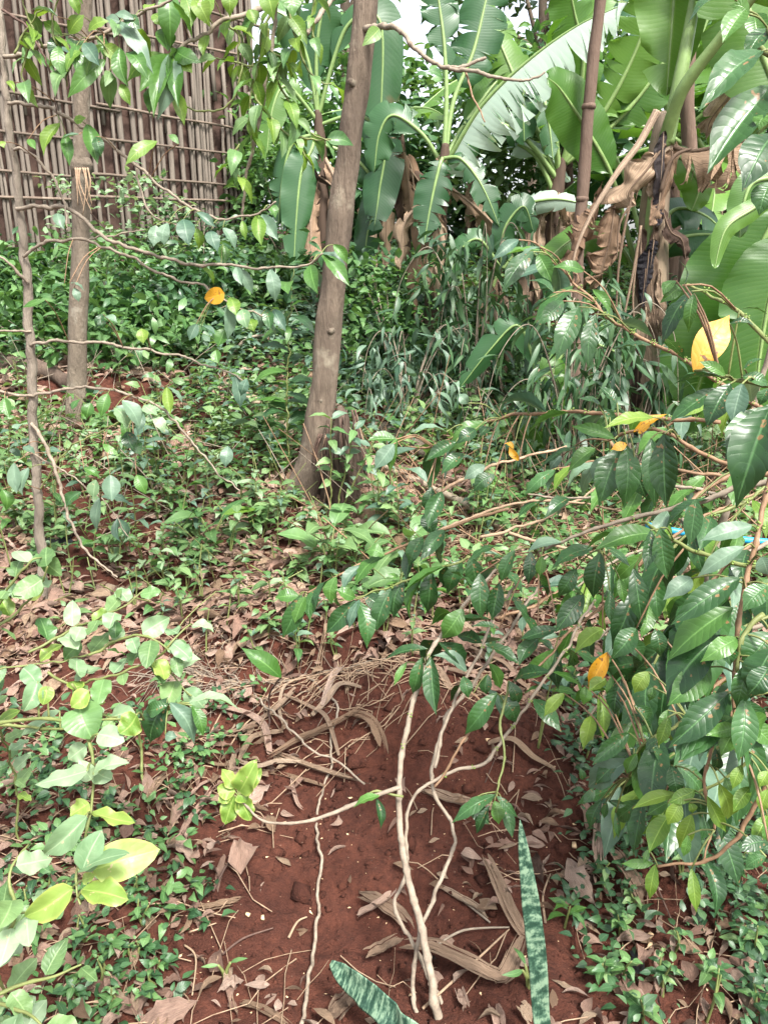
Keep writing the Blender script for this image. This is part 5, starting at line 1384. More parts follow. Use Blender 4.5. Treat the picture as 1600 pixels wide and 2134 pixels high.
many(s1, z7, [
    ((345, 480), (425, 310), 120, 'pale', dict(face=0.8, var=0)), ((390, 480), (672, 390), 175, 'lime', dict(face=0.6, var=0, dd=0.03)), ((330, 480), (540, 400), 60, 'pale', dict(face=0.3, dd=-0.03)), ((305, 553), (112, 665), 120, 'lime', dict(face=0.8)), ((345, 560), (540, 600), 110, 'lime', dict(face=0.6)),
    ((362, 255), (195, 405), 100, 'pale', dict(face=0.7)), ((380, 238), (568, 290), 60, 'lime', dict(face=0.3)), ((372, 200), (295, 255), 86, 'lime'), ((365, 65), (128, 112), 76, 'pale', dict(face=0.4)), ((385, 100), (330, 20), 70, 'pale'), ((392, 80), (545, 35), 66, 'pale', dict(face=0.4)), ((395, 60), (470, 100), 76, 'pale'), ((338, 615), (372, 650), 36, 'dry'),
    ((345, 520), (395, 500), 40, 'lime'),
], d1, 'round')
many(s1, z5, [
    ((330, 890), (388, 1022), 160, 'fresh', dict(shape='heart', face=0.9, roll=0)), ((570, 920), (500, 1000), 110, 'lime', dict(face=0.7)), ((250, 905), (98, 1015), 70, 'pale', dict(face=0.4)), ((370, 820), (300, 890), 86, 'lime'), ((410, 1000), (520, 1030), 90, 'pale'), ((360, 1050), (280, 1110), 80, 'pale'), ((160, 780), (100, 905), 86, 'pale'), ((200, 800), (180, 880), 66, 'lime'),
], lambda x, y: 1.08, 'round')
b_ = Vector((-0.95, 1.65, hz(-0.95, 1.65)))
s2 = sapling('sapling with small crinkled pale leaves on yellowish twigs over leaf litter', b_,
             [[b_, b_ + Vector((0.02, 0, 0.25)), (-40, 1420), (100, 1385), (185, 1365), (240, 1340)], [(100, 1400), (150, 1425), (280, 1390), (310, 1380), (350, 1400), (400, 1450)], [(-40, 1300), (60, 1180), (90, 1165)], [(60, 1360), (150, 1310), (240, 1270), (300, 1230)], [(185, 1365), (250, 1330), (310, 1330), (380, 1370)], [(310, 1380), (360, 1340), (400, 1300)], [(-30, 1330), (30, 1280), (80, 1220), (100, 1180)], [(150, 1425), (200, 1480), (260, 1500)]],
             1.55, ('pale', 'pale', 'herb', 'lime', 'herb', 'fresh'), 0.058, 0.003, 0.010, 0.026, 0.15, 0.05)
b_ = Vector((-0.62, 0.98, hz(-0.62, 0.98)))
s3 = sapling('sapling with wilted pale leaves low over the weeds', b_,
             [[b_, b_ + Vector((0.0, 0.02, 0.2)), (-20, 1960), (75, 1900), (105, 1875)], [(-20, 2080), (60, 2050), (120, 2030), (170, 2010)], [(-30, 2000), (30, 1920), (20, 1820), (60, 1760)], [(-20, 2080), (50, 2110), (110, 2160)]],
             1.05, ('pale', 'pale', 'herb', 'herb'), 0.05, 0.003, 0.004, 0.045, 0.2)
# dark stiff leaves among them (coffee seedlings)
b_ = G(300, 1640)
s4 = Shrub('coffee_seedling', 'coffee seedling with dark ribbed leaves beside the lime green sapling', 'seedling', b_)
s4.branch([b_, b_ + Vector((0.01, 0, 0.2)), P(350, 1480, 1.45)], [0.004, 0.003, 0.002], 'twig_green')
many(s4, z5, [((700, 850), (625, 1040), 120, D), ((710, 870), (820, 1040), 90, 'blue'), ((790, 870), (1010, 880), 70, 'pale', dict(face=0.2)), ((800, 880), (850, 1010), 60, Mi), ((700, 880), (600, 900), 70, D), ((690, 1000), (740, 1010), 60, 'blue')], lambda x, y: 1.45)
b_ = G(560, 1520)
s5 = Shrub('coffee_seedling', 'single glossy leaf seedling leaning over the dark hollow', 'seedling', b_)
s5.branch([b_, b_ + Vector((0.01, 0, 0.12)), P(585, 1412, 2.0)], [0.003, 0.0025, 0.002], 'twig_dark')
s5.leaf((585, 1412), (510, 1345), 2.0, 44, 'coffee', 'coffee_mid', face=0.3)
# ------------------------------------------------------------------ undergrowth
def foliage_mesh(name, base, h, rx, ry, n, shape, mat, size, droop=0.2, z0=0.15, clumps=None, hang=False, seed=0, lod=(4, 2), wdt=1.0):
    rg = np.random.default_rng(seed)
    k = clumps or max(5, n // 14)
    th = rg.uniform(0, 2 * np.pi, k); rad = np.sqrt(rg.uniform(0.02, 1, k)); zz = rg.uniform(z0, 1.0, k)
    shrink = np.sqrt(np.clip(1.15 - ((zz - 0.45) / 0.62) ** 2, 0.05, 1))
    rag = 0.75 + 0.5 * rg.random(k)
    cx = np.cos(th) * rad * rx * shrink * rag; cy = np.sin(th) * rad * ry * shrink * rag; cz = zz * h
    c = np.stack([cx, cy, cz], 1)
    w = rg.integers(0, k, n)
    if hang:
        t = rg.random(n)
        pos = c[w] + np.stack([rg.normal(0, 0.06, n), rg.normal(0, 0.06, n), -t * h * 0.2], 1)
        d = np.stack([rg.normal(0, 0.55, n), rg.normal(0, 0.55, n), -np.ones(n)], 1)
    else:
        off = rg.normal(0, size[1] * 0.75, (n, 3)); off[:, 2] *= 0.7
        pos = c[w] + off
        out = c[w] * np.array([1, 1, 0.25])
        out = out / (np.linalg.norm(out, axis=1, keepdims=True) + 1e-6)
        d = out * 0.5 + rg.normal(0, 0.75, (n, 3)) * np.array([1, 1, 0.5]) + np.array([0, 0, -droop])
    pos = pos + np.array(base)[None]
    gz_ = height(pos[:, 0], pos[:, 1], False)
    pos[:, 2] = np.maximum(pos[:, 2], gz_ + 0.03)
    sz = rg.uniform(size[0], size[1], n)
    return join_leaves(name, pos, d, sz, rg.normal(0, 0.45, n), shape, mat, 6, rg.uniform(0.8, 1.2, n) * wdt, lod), c

def bush(name, label, cat, base, h, rx, ry, n, shape, mat, size, group=None, stems=5, hang=False, droop=0.2, z0=0.15, stemmat='twig', seed=None, sr=0.008, lod=(4, 2)):
    base = Vector(base); base.z = hz(base.x, base.y) - 0.02
    sd = seed if seed is not None else int(abs(base.x * 977 + base.y * 131 + n)) % 100000
    t = thing(name, label, cat, base, group)
    me, c = foliage_mesh('foliage', base, h, rx, ry, n, shape, mat, size, droop, z0, None, hang, sd, lod)
    f = part('foliage', me, t)
    f['kind'] = 'stuff'
    rr = random.Random(sd)
    for i in range(stems):
        q = Vector(c[rr.randrange(len(c))])
        tube('stem', [base + Vector((rr.uniform(-.03, .03), rr.uniform(-.03, .03), 0)), base + Vector((q.x * 0.35, q.y * 0.35, q.z * 0.6)), base + q], [sr, sr * 0.7, sr * 0.35], MT[stemmat], t, 6, 6, 0.1, i)
    return t

def at(pxx, Y):
    x = (pxx - 800) / FPX * Y * 1.0
    return Vector((x, Y, 0))

def atq(pxx, py, Y):
    q = Q(pxx, py, Y)
    return Vector((q.x, q.y, 0))

# bushes along the foot of the wall
G_W = 'fresh green bushes on the bank'
bush('bush', 'straggly bush of cream and grey leaves pressed against the stick wall', 'bush', atq(270, 480, 7.9), 1.1, 0.75, 0.3, 700, 'ovate', 'pale', (0.06, 0.11), None, 9, stemmat='twig_dark')
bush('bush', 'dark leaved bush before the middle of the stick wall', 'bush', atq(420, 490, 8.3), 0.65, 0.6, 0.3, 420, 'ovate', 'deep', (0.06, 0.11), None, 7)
bush('bush', 'bush at the right corner of the stick wall', 'bush', atq(590, 480, 8.8), 1.5, 0.42, 0.35, 800, 'ovate', 'fresh', (0.06, 0.11), None, 7)
BLAB = ['low bush behind the upper part of the thin coffee trunk', 'low bush between the thin coffee trunk and the grey trunk, high on the bank', 'low bush just right of the grey trunk high on the bank', 'low bush below the cream leaved bush on the bank', 'low bush behind the pale fallen pole', 'low bush right of the grey trunk near the pale pole', 'low bush under the hanging white leaves on the bank', 'low bush left of the thin coffee trunk on the bank', 'low bush below the hanging dark banana leaf']
for i, (x, py, Y, h, r) in enumerate(((15, 520, 7.0, 0.65, 0.55), (90, 560, 6.7, 0.6, 0.5), (235, 560, 6.9, 0.7, 0.6), (330, 600, 6.5, 0.55, 0.5), (60, 620, 6.2, 0.5, 0.45), (255, 640, 6.0, 0.5, 0.45), (440, 560, 7.2, 0.6, 0.5), (-60, 560, 6.6, 0.7, 0.5), (540, 560, 7.3, 0.6, 0.5))):
    bush('bush', BLAB[i], 'bush', atq(x, py, Y), h, r, r * 0.8, 620, 'coffee', 'fresh' if i % 3 else 'deep', (0.08, 0.15), G_W, 6, droop=0.35)
# weeds covering the bank: nobody could count them
def weeds(name, label, n, xr, yr, mats, size, hgt, keep=None, seed=1, shape='ovate', per=9, spread=0.07):
    rg = np.random.default_rng(seed)
    k = n // per
    cx = rg.uniform(xr[0], xr[1], k * 3); cy = rg.uniform(yr[0], yr[1], k * 3)
    if keep is not None:
        m = rg.random(k * 3) < keep(cx, cy)
        cx, cy = cx[m][:k], cy[m][:k]
    k = len(cx)
    w = np.repeat(np.arange(k), per)
    ch = rg.uniform(0.3, 1.0, k) * hgt
    a = rg.uniform(0, 2 * np.pi, len(w)); r = np.abs(rg.normal(0, spread, len(w)))
    x = cx[w] + np.cos(a) * r; y = cy[w] + np.sin(a) * r
    z = height(x, y) + 0.015 + rg.random(len(w)) * ch[w]
    pos = np.stack([x, y, z], 1)
    d = np.stack([np.cos(a), np.sin(a), rg.normal(0.15, 0.35, len(w))], 1)
    sz = rg.uniform(size[0], size[1], len(w))
    sel = rg.integers(0, len(mats), k)[w]
    for i, m in enumerate(mats):
        q = sel == i
        if q.sum() < 3:
            continue
        o = part(name, join_leaves(name, pos[q], d[q], sz[q], rg.normal(0, 0.4, q.sum()), shape, m, 6, None, (4, 2)))
        o['kind'] = 'stuff'
        o['label'] = label[i]
        o['category'] = 'weeds'
def keep_bank(x, y):
    bare = np.exp(-(((x + 2.2) / 0.9) ** 2 + ((y - 5.5) / 0.55) ** 2)) * 1.1
    bare = bare + 0.9 * gauss(x, y, -0.35, 3.9, 0.45, 0.4)
    return np.clip(0.15 + (y - 4.1) / 1.8, 0.05, 1) - bare + 0.5 * vnoise(x * 1.5, y * 1.5, 44)
weeds('bank_weeds', ['bright green weeds carpeting the bank', 'light green weeds carpeting the bank', 'grey green weeds carpeting the bank'], 42000, (-6.0, 4.0), (3.9, 10.5), ('fresh', 'herb', 'blue'), (0.05, 0.11), 0.38, keep_bank, 3, spread=0.09)
def keep_mid(x, y):
    v = 0.15 + 0.9 * np.clip(vnoise(x * 2.6, y * 2.6, 21) * 2.6, 0, 1)
    v = v * (1 - 0.92 * gauss(x, y, -0.35, 3.85, 0.5, 0.42))
    return v * np.clip((y - 2.5) / 1.2, 0, 1) + 0.6 * np.clip((x - 0.3) * 2, 0, 1) * np.clip((y - 2.6) * 1.5, 0, 1)
weeds('path_weeds', ['small bright weeds scattered through the leaf litter', 'small dark weeds scattered through the leaf litter'], 9000, (-2.6, 2.6), (2.5, 5.2), ('herb', 'fresh'), (0.03, 0.075), 0.20, keep_mid, 5, per=8, spread=0.05)
def keep_br(x, y):
    return np.clip(0.35 + 2.4 * vnoise(x * 6, y * 6, 77), 0.05, 1) * np.clip((x - 0.40 - 0.10 * (y - 1.1)) * 6, 0, 1) * np.clip((2.75 - y) * 2, 0, 1)
weeds('ground_cover', ['small leaved ground cover under the coffee shrub', 'dull small leaved ground cover under the coffee shrub'], 7500, (0.36, 1.7), (0.9, 2.8), ('deep', 'euca'), (0.012, 0.038), 0.12, keep_br, 7, per=9, spread=0.035)  # darker leaf colours chosen to paint in the shade under the shrub
def keep_bl(x, y):
    return np.clip((-0.36 - x) * 5 + 0.4 * vnoise(x * 5, y * 5, 3), 0, 1) * np.clip((2.35 - y) * 3, 0, 1)
weeds('creeping_weeds', ['small dark creeping weeds at the edge of the red soil', 'small bright creeping weeds at the edge of the red soil'], 2200, (-1.4, -0.28), (0.95, 2.4), ('deep', 'fresh'), (0.018, 0.042), 0.06, keep_bl, 9, per=8, spread=0.03)

# backdrop beyond the bananas
BK = 'dense bushes behind the banana grove'
BKN = ['the corner of the stick wall', 'the leaning trunk', 'the pale sky gap', 'the far plant with the silvery leaf', 'the middle of the silvery leaf', 'the upper end of the silvery leaf', 'the slim brown pole tree', 'the peeling banana stem', 'the slim dark trunk', 'the dry brown hanging leaf', 'the broad bright blades at the edge']
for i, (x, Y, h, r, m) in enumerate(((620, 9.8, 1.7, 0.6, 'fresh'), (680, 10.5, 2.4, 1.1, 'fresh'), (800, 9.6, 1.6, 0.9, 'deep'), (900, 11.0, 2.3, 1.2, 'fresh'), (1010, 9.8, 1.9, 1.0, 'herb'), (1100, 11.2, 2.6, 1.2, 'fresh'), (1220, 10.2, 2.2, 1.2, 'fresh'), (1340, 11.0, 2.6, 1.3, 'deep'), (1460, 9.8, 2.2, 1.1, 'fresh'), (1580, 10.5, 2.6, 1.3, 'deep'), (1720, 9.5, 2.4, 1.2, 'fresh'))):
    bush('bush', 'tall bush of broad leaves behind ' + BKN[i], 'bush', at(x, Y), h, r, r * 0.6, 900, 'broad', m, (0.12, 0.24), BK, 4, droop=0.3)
def far_tree(label, x, Y, h, cz, r, n, mat):
    b_ = at(x, Y); b_.z = hz(b_.x, b_.y) - 0.05
    t = thing('tree', label, 'tree', b_, 'leafy trees beyond the grove')
    tube('trunk', [b_, b_ + Vector((0.1, 0, h * 0.4)), b_ + Vector((0, 0, h * 0.8))], [0.12, 0.09, 0.05], MT['bark'], t, 10, 6, 0.15, 2)
    me, c = foliage_mesh('crown', b_ + UP * cz, h - cz, r, r, n, 'ovate', mat, (0.14, 0.26), 0.3, 0.0, None, False, int(x))
    f = part('crown', me, t); f['kind'] = 'stuff'
    for q in c[:5]:
        tube('limb', [b_ + Vector((0.05, 0, h * 0.5)), b_ + UP * cz + Vector(q)], [0.04, 0.015], MT['bark'], t, 6, 5)
far_tree('leafy tree rising beyond the grove above the bright gap', 720, 13.5, 6.0, 2.2, 0.9, 700, 'fresh')
far_tree('leafy tree beyond the grove behind the long silvery leaf', 1080, 14.5, 6.0, 2.0, 1.5, 1100, 'deep')
far_tree('leafy tree beyond the grove behind the slim dark trunk', 1440, 14.0, 6.6, 2.0, 2.0, 1900, 'fresh')

# weeping narrow-leaved shrubs in front of the grove
GW = 'weeping narrow-leaved shrubs'
def weeping(label, base, h, r, ntw, per, L, mat, seed, group=GW):
    base = Vector(base); base.z = hz(base.x, base.y) - 0.02
    t = thing('shrub', label, 'shrub', base, group)
    rr = random.Random(seed); rg = np.random.default_rng(seed)
    pos = []; dr = []
    for i in range(ntw):
        a = rr.uniform(0, 6.28); hh = h * rr.uniform(0.45, 1.0); out = r * rr.uniform(0.35, 1.0)
        d = Vector((math.cos(a), math.sin(a) * 0.7, 0))
        topp = base + d * out * 0.55 + UP * hh
        path = smooth_path([base, base + d * out * 0.2 + UP * hh * 0.6, topp, base + d * out * 0.9 + UP * hh * 0.86, base + d * out * 1.05 + UP * hh * rr.uniform(0.3, 0.6)], 7)
        if i < 16:
            part('stem', tube_mesh('stem', path, [0.007, 0.005, 0.003, 0.002, 0.001], MT['twig'], 5), t, Matrix.Translation(path[0]))
        for k in range(per):
            q = path[rr.randrange(len(path) // 3, len(path))]
            pos.append(tuple(q + Vector((rr.gauss(0, 0.02), rr.gauss(0, 0.02), rr.gauss(0, 0.02)))))
            dd = d * rr.uniform(-0.1, 0.6) + Vector((rr.gauss(0, 0.3), rr.gauss(0, 0.3), -1.0 + rr.uniform(-0.2, 0.7)))
            dr.append(tuple(dd + Vector((rr.gauss(0, 0.25), rr.gauss(0, 0.25), rr.gauss(0, 0.3)))))
    pos = np.array(pos); dr = np.array(dr); n = len(pos)
    pos[:, 2] = np.maximum(pos[:, 2], height(pos[:, 0], pos[:, 1]) + L * 0.8)
    f = part('foliage', join_leaves('foliage', pos, dr, rg.uniform(L * 0.6, L * 1.1, n), rg.normal(0, 0.6, n), 'narrow', mat, 7, rg.uniform(1.1, 1.8, n), (6, 2)), t)
    f['kind'] = 'stuff'
weeping('weeping shrub with long narrow drooping leaves under the silvery banana leaf', atq(985, 800, 5.2), 1.35, 0.55, 30, 17, 0.17, 'euca', 1)
weeping('weeping shrub with narrow drooping leaves before the peeling banana stem', atq(1190, 900, 4.1), 1.2, 0.6, 34, 17, 0.15, 'euca', 2)
weeping('low weeping shrub of grey narrow leaves beside the leaning trunk', atq(850, 780, 5.0), 0.75, 0.7, 22, 15, 0.14, 'blue', 3)
weeping('small weeping shrub of narrow leaves right of the peeling banana stem', atq(1330, 830, 4.2), 0.7, 0.4, 16, 20, 0.13, 'euca', 4)
bush('shrub', 'yellow green bush glowing between the leaning trunk and the grove', 'shrub', atq(815, 690, 5.9), 0.95, 0.42, 0.3, 520, 'ovate', 'fresh', (0.05, 0.10), None, 6)
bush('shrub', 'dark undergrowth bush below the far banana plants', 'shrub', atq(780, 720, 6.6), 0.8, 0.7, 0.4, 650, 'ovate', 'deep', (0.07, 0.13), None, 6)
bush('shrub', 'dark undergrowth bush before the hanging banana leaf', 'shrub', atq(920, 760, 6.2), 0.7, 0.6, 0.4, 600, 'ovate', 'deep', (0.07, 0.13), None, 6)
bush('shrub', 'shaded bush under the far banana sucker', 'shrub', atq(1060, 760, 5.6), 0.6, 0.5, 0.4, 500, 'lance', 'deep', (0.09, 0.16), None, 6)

LAND = [('the thin pale coffee trunk', G(92, 1300)), ('the grey trunk', G(155, 940)), ('the leaning trunk', G(625, 1060)), ('the rotten stump', G(715, 1050)), ('the black plastic scrap', G(395, 1105)), ('the bright young shoot', G(445, 1145)),
        ('the brown root lump', G(800, 1130)), ('the peeled log', G(545, 880)), ('the long pale pole', G(255, 790)), ('the smooth pale pole', G(900, 1045)), ('the flat black sheet', G(118, 1128)), ('the crinkled pale sapling', G(200, 1330)), ('the matted straw', G(700, 1450)),
        ('the cabbage like weed', G(262, 905)), ('the pale twisted stems', G(905, 1650)), ('the upright banded leaf', G(1130, 2130)), ('the pale wood chips', G(1335, 1960)), ('the drooping dead leaf', G(1245, 1760)), ('the crumpled black rag', G(1320, 2030)), ('the thin straight vine', G(665, 1800)), ('the lime green sapling', G(200, 1750)),
        ('the bent banded leaf', G(740, 2080)), ('the dark hollow', G(560, 1450)), ('the tan pointed dry leaf', G(460, 1895)), ('the wilted sapling', G(100, 1950)), ('the lime green sprig', G(500, 1700)), ('the coffee twigs', G(1150, 1450)), ('the blue pipe', G(1480, 1130))]
def near(p):
    return min(LAND, key=lambda l: (l[1].x - p[0]) ** 2 + (l[1].y - p[1]) ** 2)[0]
# cut leafy branches heaped on the bank
CUTN = ['the orange yellow leaf', 'the tall strap leaved shoot', 'the leaning trunk', 'the end of the pale pole', 'the peeled log', 'the upper end of the peeled log', 'the low bush under white leaves', 'the narrow leaved low shrub', 'the tan fallen branch', 'the thin reddish branch', 'the grey trunk', 'the brown log behind the stump', 'the hanging dark banana leaf']
rr_ = random.Random(5)
for i, (x, y, az, L) in enumerate(((420, 640, 200, 1.2), (520, 610, 20, 1.1), (600, 650, 160, 1.2), (380, 720, 10, 1.0), (480, 720, 190, 1.1), (560, 760, 30, 1.0), (430, 590, 350, 1.1), (740, 720, 160, 1.0), (790, 790, 10, 1.0), (700, 650, 190, 1.0), (330, 660, 340, 1.0), (860, 830, 170, 1.0), (540, 560, 180, 1.2))):
    g = G(x, y)
    t = thing('cut_branch', 'cut leafy branch with wilting %s leaves by %s' % ('grey green' if i % 3 else 'dark green', CUTN[i]), 'cut branch', g, 'cut branches heaped on the bank')
    d = Vector((math.cos(R(az)), math.sin(R(az)) * 0.6, 0))
    pts = []
    for k in range(6):
        q = g + d * (L * (k / 5 - 0.4)); q.z = hz(q.x, q.y) + 0.10 + 0.12 * math.sin(k / 5 * 3.1) + rr_.uniform(0, 0.05)
        pts.append(q)
    pts[0].z = hz(pts[0].x, pts[0].y) + 0.02
    path = smooth_path(pts, 6)
    tube('stem', pts, [0.014, 0.009, 0.004], MT['twig'], t, 7, 6, 0.1, i)
    n = 190
    rg = np.random.default_rng(i + 50)
    ii = rg.integers(4, len(path), n)
    base = np.array([tuple(path[k]) for k in ii]) + rg.normal(0, 0.07, (n, 3)) * np.array([1, 1, 0.6])
    base[:, 2] = np.maximum(base[:, 2], height(base[:, 0], base[:, 1]) + 0.03)
    dd = rg.normal(0, 1, (n, 3)) * np.array([1, 1, 0.4]) + np.array([d.x * 0.6, d.y * 0.6, -0.25])
    f = part('foliage', join_leaves('foliage', base, dd, rg.uniform(0.09, 0.16, n), rg.normal(0, 0.5, n), 'lance', 'blue' if i % 3 else 'deep', 6, rg.uniform(0.9, 1.4, n), (5, 2)), t)
    f['kind'] = 'stuff'

# ---- herbs with single leaves
def herb(label, base, h, pairs, L, shape, mat, group, stems=1, w=1.0, lean=0.15, cat='weed', name='weed'):
    base = Vector(base)
    t = thing(name, label.replace('@', near(base)), cat, base - UP * 0.01, group)
    for s_ in range(stems):
        a0 = random.uniform(0, 6.28)
        tip = base + Vector((math.cos(a0) * h * lean * random.uniform(0.3, 2), math.sin(a0) * h * lean * random.uniform(0.3, 2), h * random.uniform(0.8, 1.1)))
        o, path = tube('stem', [base - UP * 0.01, base.lerp(tip, 0.5) + Vector((random.uniform(-.01, .01), random.uniform(-.01, .01), 0)), tip], [0.004, 0.003, 0.0015], MT['twig_green'], t, 5, 4)
        a = random.uniform(0, 3.14)
        for k in range(pairs):
            f = 0.35 + 0.65 * (k + 1) / pairs
            p = path[min(len(path) - 1, int(f * (len(path) - 1)))]
            for sg in (0, math.pi):
                l = L * (1.1 - 0.45 * f) * random.uniform(0.75, 1.2)
                dv = Vector((math.cos(a + sg), math.sin(a + sg), random.uniform(-0.35, 0.35))).normalized()
                put_leaf(t, p + dv * 0.004, p + dv * l, shape, random.choice(mat), w, UP + dv * 0.2, random.uniform(-.3, .3))
            a += 1.57 + random.uniform(-0.3, 0.3)
    return t
def broad(label, base, n, L, mat, group, up=0.7, cat='weed', name='weed', shape='broad', w=1.0):
    base = Vector(base)
    t = thing(name, label.replace('@', near(base)), cat, base - UP * 0.01, group)
    for i in range(n):
        a = 6.28 * i / n + random.uniform(-.5, .5)
        d = Vector((math.cos(a), math.sin(a), 0))
        l = L * random.uniform(0.7, 1.15)
        u = up * random.uniform(0.6, 1.3)
        p1 = base + d * l * 0.35 + UP * l * u
        tube('leaf_stalk', [base, base + d * l * 0.12 + UP * l * u * 0.55, p1], [0.005, 0.004, 0.003], MT['twig_green'], t, 5, 4)
        dv = (d * 0.9 + UP * random.uniform(-0.25, 0.55)).normalized()
        put_leaf(t, p1, p1 + dv * l, shape, random.choice(mat), w, UP + d * 0.3 + Vector((0, -0.3, 0)), random.uniform(-.3, .3))
    return t
GH = 'green herbs growing in the leaf litter'
for (x, y) in ((300, 1185), (350, 1235), (270, 1160), (420, 1190), (560, 1110), (600, 1140), (520, 1120), (480, 1160), (560, 1250), (620, 1210), (330, 1090), (380, 1070), (230, 1070), (150, 1010), (250, 970), (100, 1100), (40, 1110), (650, 1180), (700, 1220), (340, 1200), (390, 1230), (450, 1215), (310, 1230), (540, 1080), (500, 1085), (590, 1095), (250, 1200), (370, 1150)):
    herb('upright herb with bright green leaf pairs by @', G(x, y), random.uniform(0.10, 0.24), random.randint(2, 4), random.uniform(0.075, 0.115), 'ovate', ('herb', 'herb', 'fresh', 'pale'), GH, random.choice([1, 2, 2, 3]))
for (x, y) in ((60, 1010), (200, 1100), (120, 1180), (180, 1040), (440, 1060), (480, 1030), (610, 1060), (640, 1120), (680, 1090), (260, 1020), (310, 960), (400, 1120), (460, 1100), (330, 1140), (280, 1110), (520, 1190), (580, 1180), (660, 1240), (740, 1150), (790, 1180), (20, 960), (80, 930), (220, 940), (560, 890), (480, 830), (400, 830), (560, 840), (250, 800), (330, 860), (90, 860)):
    herb('loose weed with a few broad light leaves by @', G(x, y), random.uniform(0.08, 0.2), random.randint(2, 4), random.uniform(0.08, 0.13), 'ovate', ('herb', 'fresh', 'blue', 'pale'), 'loose weeds between litter patches', random.choice([1, 2, 2]), w=0.9)
for (x, y) in ((420, 1260), (500, 1270), (600, 1290), (680, 1290), (740, 1310), (560, 1330), (640, 1340), (470, 1320), (380, 1290), (800, 1330), (700, 1370), (540, 1390), (430, 1370), (60, 1200), (140, 1250), (30, 1260), (330, 1300), (280, 1270), (620, 1390), (860, 1370)):
    herb('slender weed with light leaf pairs over the leaf litter by @', G(x, y), random.uniform(0.08, 0.2), random.randint(2, 3), random.uniform(0.05, 0.09), 'ovate', ('herb', 'fresh', 'herb', 'blue'), 'slender weeds over the leaf litter', random.choice([1, 1, 2]), w=0.85)
rr_ = random.Random(321)
for k_ in range(58):
    x = rr_.choice([rr_.uniform(20, 580), rr_.uniform(20, 580), rr_.uniform(720, 1120)]); y = rr_.uniform(820, 1210)
    if x > 700: y = rr_.uniform(880, 1160)
    herb('knee high sapling with loose light green leaves by @', G(x, y), rr_.uniform(0.18, 0.42), rr_.randint(3, 5), rr_.uniform(0.09, 0.135), rr_.choice(['ovate', 'coffee', 'broad']), rr_.choice([('herb', 'fresh'), ('fresh', 'coffee_mid'), ('blue', 'herb'), ('herb', 'pale')]), 'knee high saplings in the middle ground', rr_.choice([1, 2, 2]), w=rr_.uniform(0.75, 1.05), name='young_sapling', cat='sapling')
GD = 'dark seedlings under the coffee twigs'
for (x, y) in ((760, 1250), (840, 1270), (900, 1300), (880, 1240), (960, 1270), (1000, 1210), (860, 1320), (800, 1220), (930, 1230), (820, 1290), (980, 1310), (1040, 1280), (1090, 1360), (1150, 1420), (1020, 1390), (1250, 1500), (1300, 1560), (1220, 1580), (1180, 1480), (1120, 1560), (1340, 1620)):
    herb('seedling with dark long leaf pairs by @', G(x, y), random.uniform(0.12, 0.28), random.randint(2, 4), random.uniform(0.08, 0.12), 'coffee', ('deep', 'coffee', 'blue', 'coffee_mid'), GD, random.choice([1, 2]), name='seedling', cat='seedling')
GM = 'mixed seedlings between the two trunks'
for (x, y) in ((420, 970), (470, 950), (520, 990), (380, 1010), (560, 1010), (330, 1020), (450, 900), (500, 880), (400, 900), (540, 930), (300, 1030), (580, 970), (430, 860), (350, 940)):
    herb('tall dark leaved seedling by @', G(x, y), random.uniform(0.2, 0.4), random.randint(3, 5), random.uniform(0.09, 0.14), 'coffee', ('deep', 'coffee_mid', 'deep', 'blue'), GM, random.choice([1, 2]), name='seedling', cat='seedling')
GS = 'small weeds at the edge of the bare soil'
for (x, y) in ((200, 1900), (270, 1880), (300, 1930), (240, 1990), (330, 2050), (250, 2100), (180, 1965), (150, 1880), (100, 1850), (120, 1770), (230, 1840), (60, 1900), (290, 1870), (280, 2000), (210, 2050), (160, 2080)):
    herb('small low weed with pointed leaves by @', G(x, y), random.uniform(0.03, 0.07), random.randint(2, 3), random.uniform(0.028, 0.045), 'ovate', ('fresh', 'deep', 'fresh'), GS, 2)
GR = 'bright weeds in the ground cover'
for (x, y) in ((1260, 1860), (1320, 1900), (1290, 1960), (1400, 1990), (1480, 2060), (1550, 2000), (1380, 2080), (1300, 2060), (1450, 1900), (1560, 2110), (1240, 2050), (1340, 2140), (1420, 1830), (1530, 1860), (1590, 1920), (1470, 2130)):
    herb('weed with bright leaf pairs in ground cover by @', G(x, y), random.uniform(0.06, 0.14), random.randint(2, 4), random.uniform(0.04, 0.065), 'ovate', ('fresh', 'deep', 'herb'), GR, random.choice([1, 2]))
GB = 'broad leaved weeds by the trunk'
for (x, y, n, L) in ((690, 1180, 6, 0.18), (740, 1195, 6, 0.17), (840, 1190, 5, 0.18), (870, 1250, 5, 0.16)):
    broad('broad leaved weed with pale upright leaves by @', G(x, y), n, L, ('herb', 'fresh', 'herb'), GB, 0.8)
broad('young shoot with a few tall bright upright leaves in the litter', G(445, 1145), 5, 0.20, ('coffee_lime', 'fresh'), None, 0.75, shape='lance', w=1.5)
broad('cabbage like weed with large pale blue green leaves at the foot of the grey trunk', G(262, 905), 8, 0.22, ('blue', 'pale', 'fresh'), None, 0.45, shape='round', w=0.85)
broad('pale broad leaved weed beside the cabbage like weed', G(325, 910), 6, 0.18, ('pale', 'blue'), None, 0.45, shape='round', w=0.85)
herb('coffee seedling with a fan of glossy leaves on the red soil bank', G(1175, 1935), 0.07, 3, 0.075, 'coffee', ('coffee_mid', 'fresh'), None, 1, 1.0, name='seedling', cat='seedling')
broad('tiny upright grass shoot alone on bare red soil', G(470, 2040), 2, 0.05, ('fresh',), None, 0.9, shape='lance')
broad('small grass tuft behind the banded leaf', G(1100, 2060), 5, 0.05, ('fresh',), None, 0.9, shape='lance')

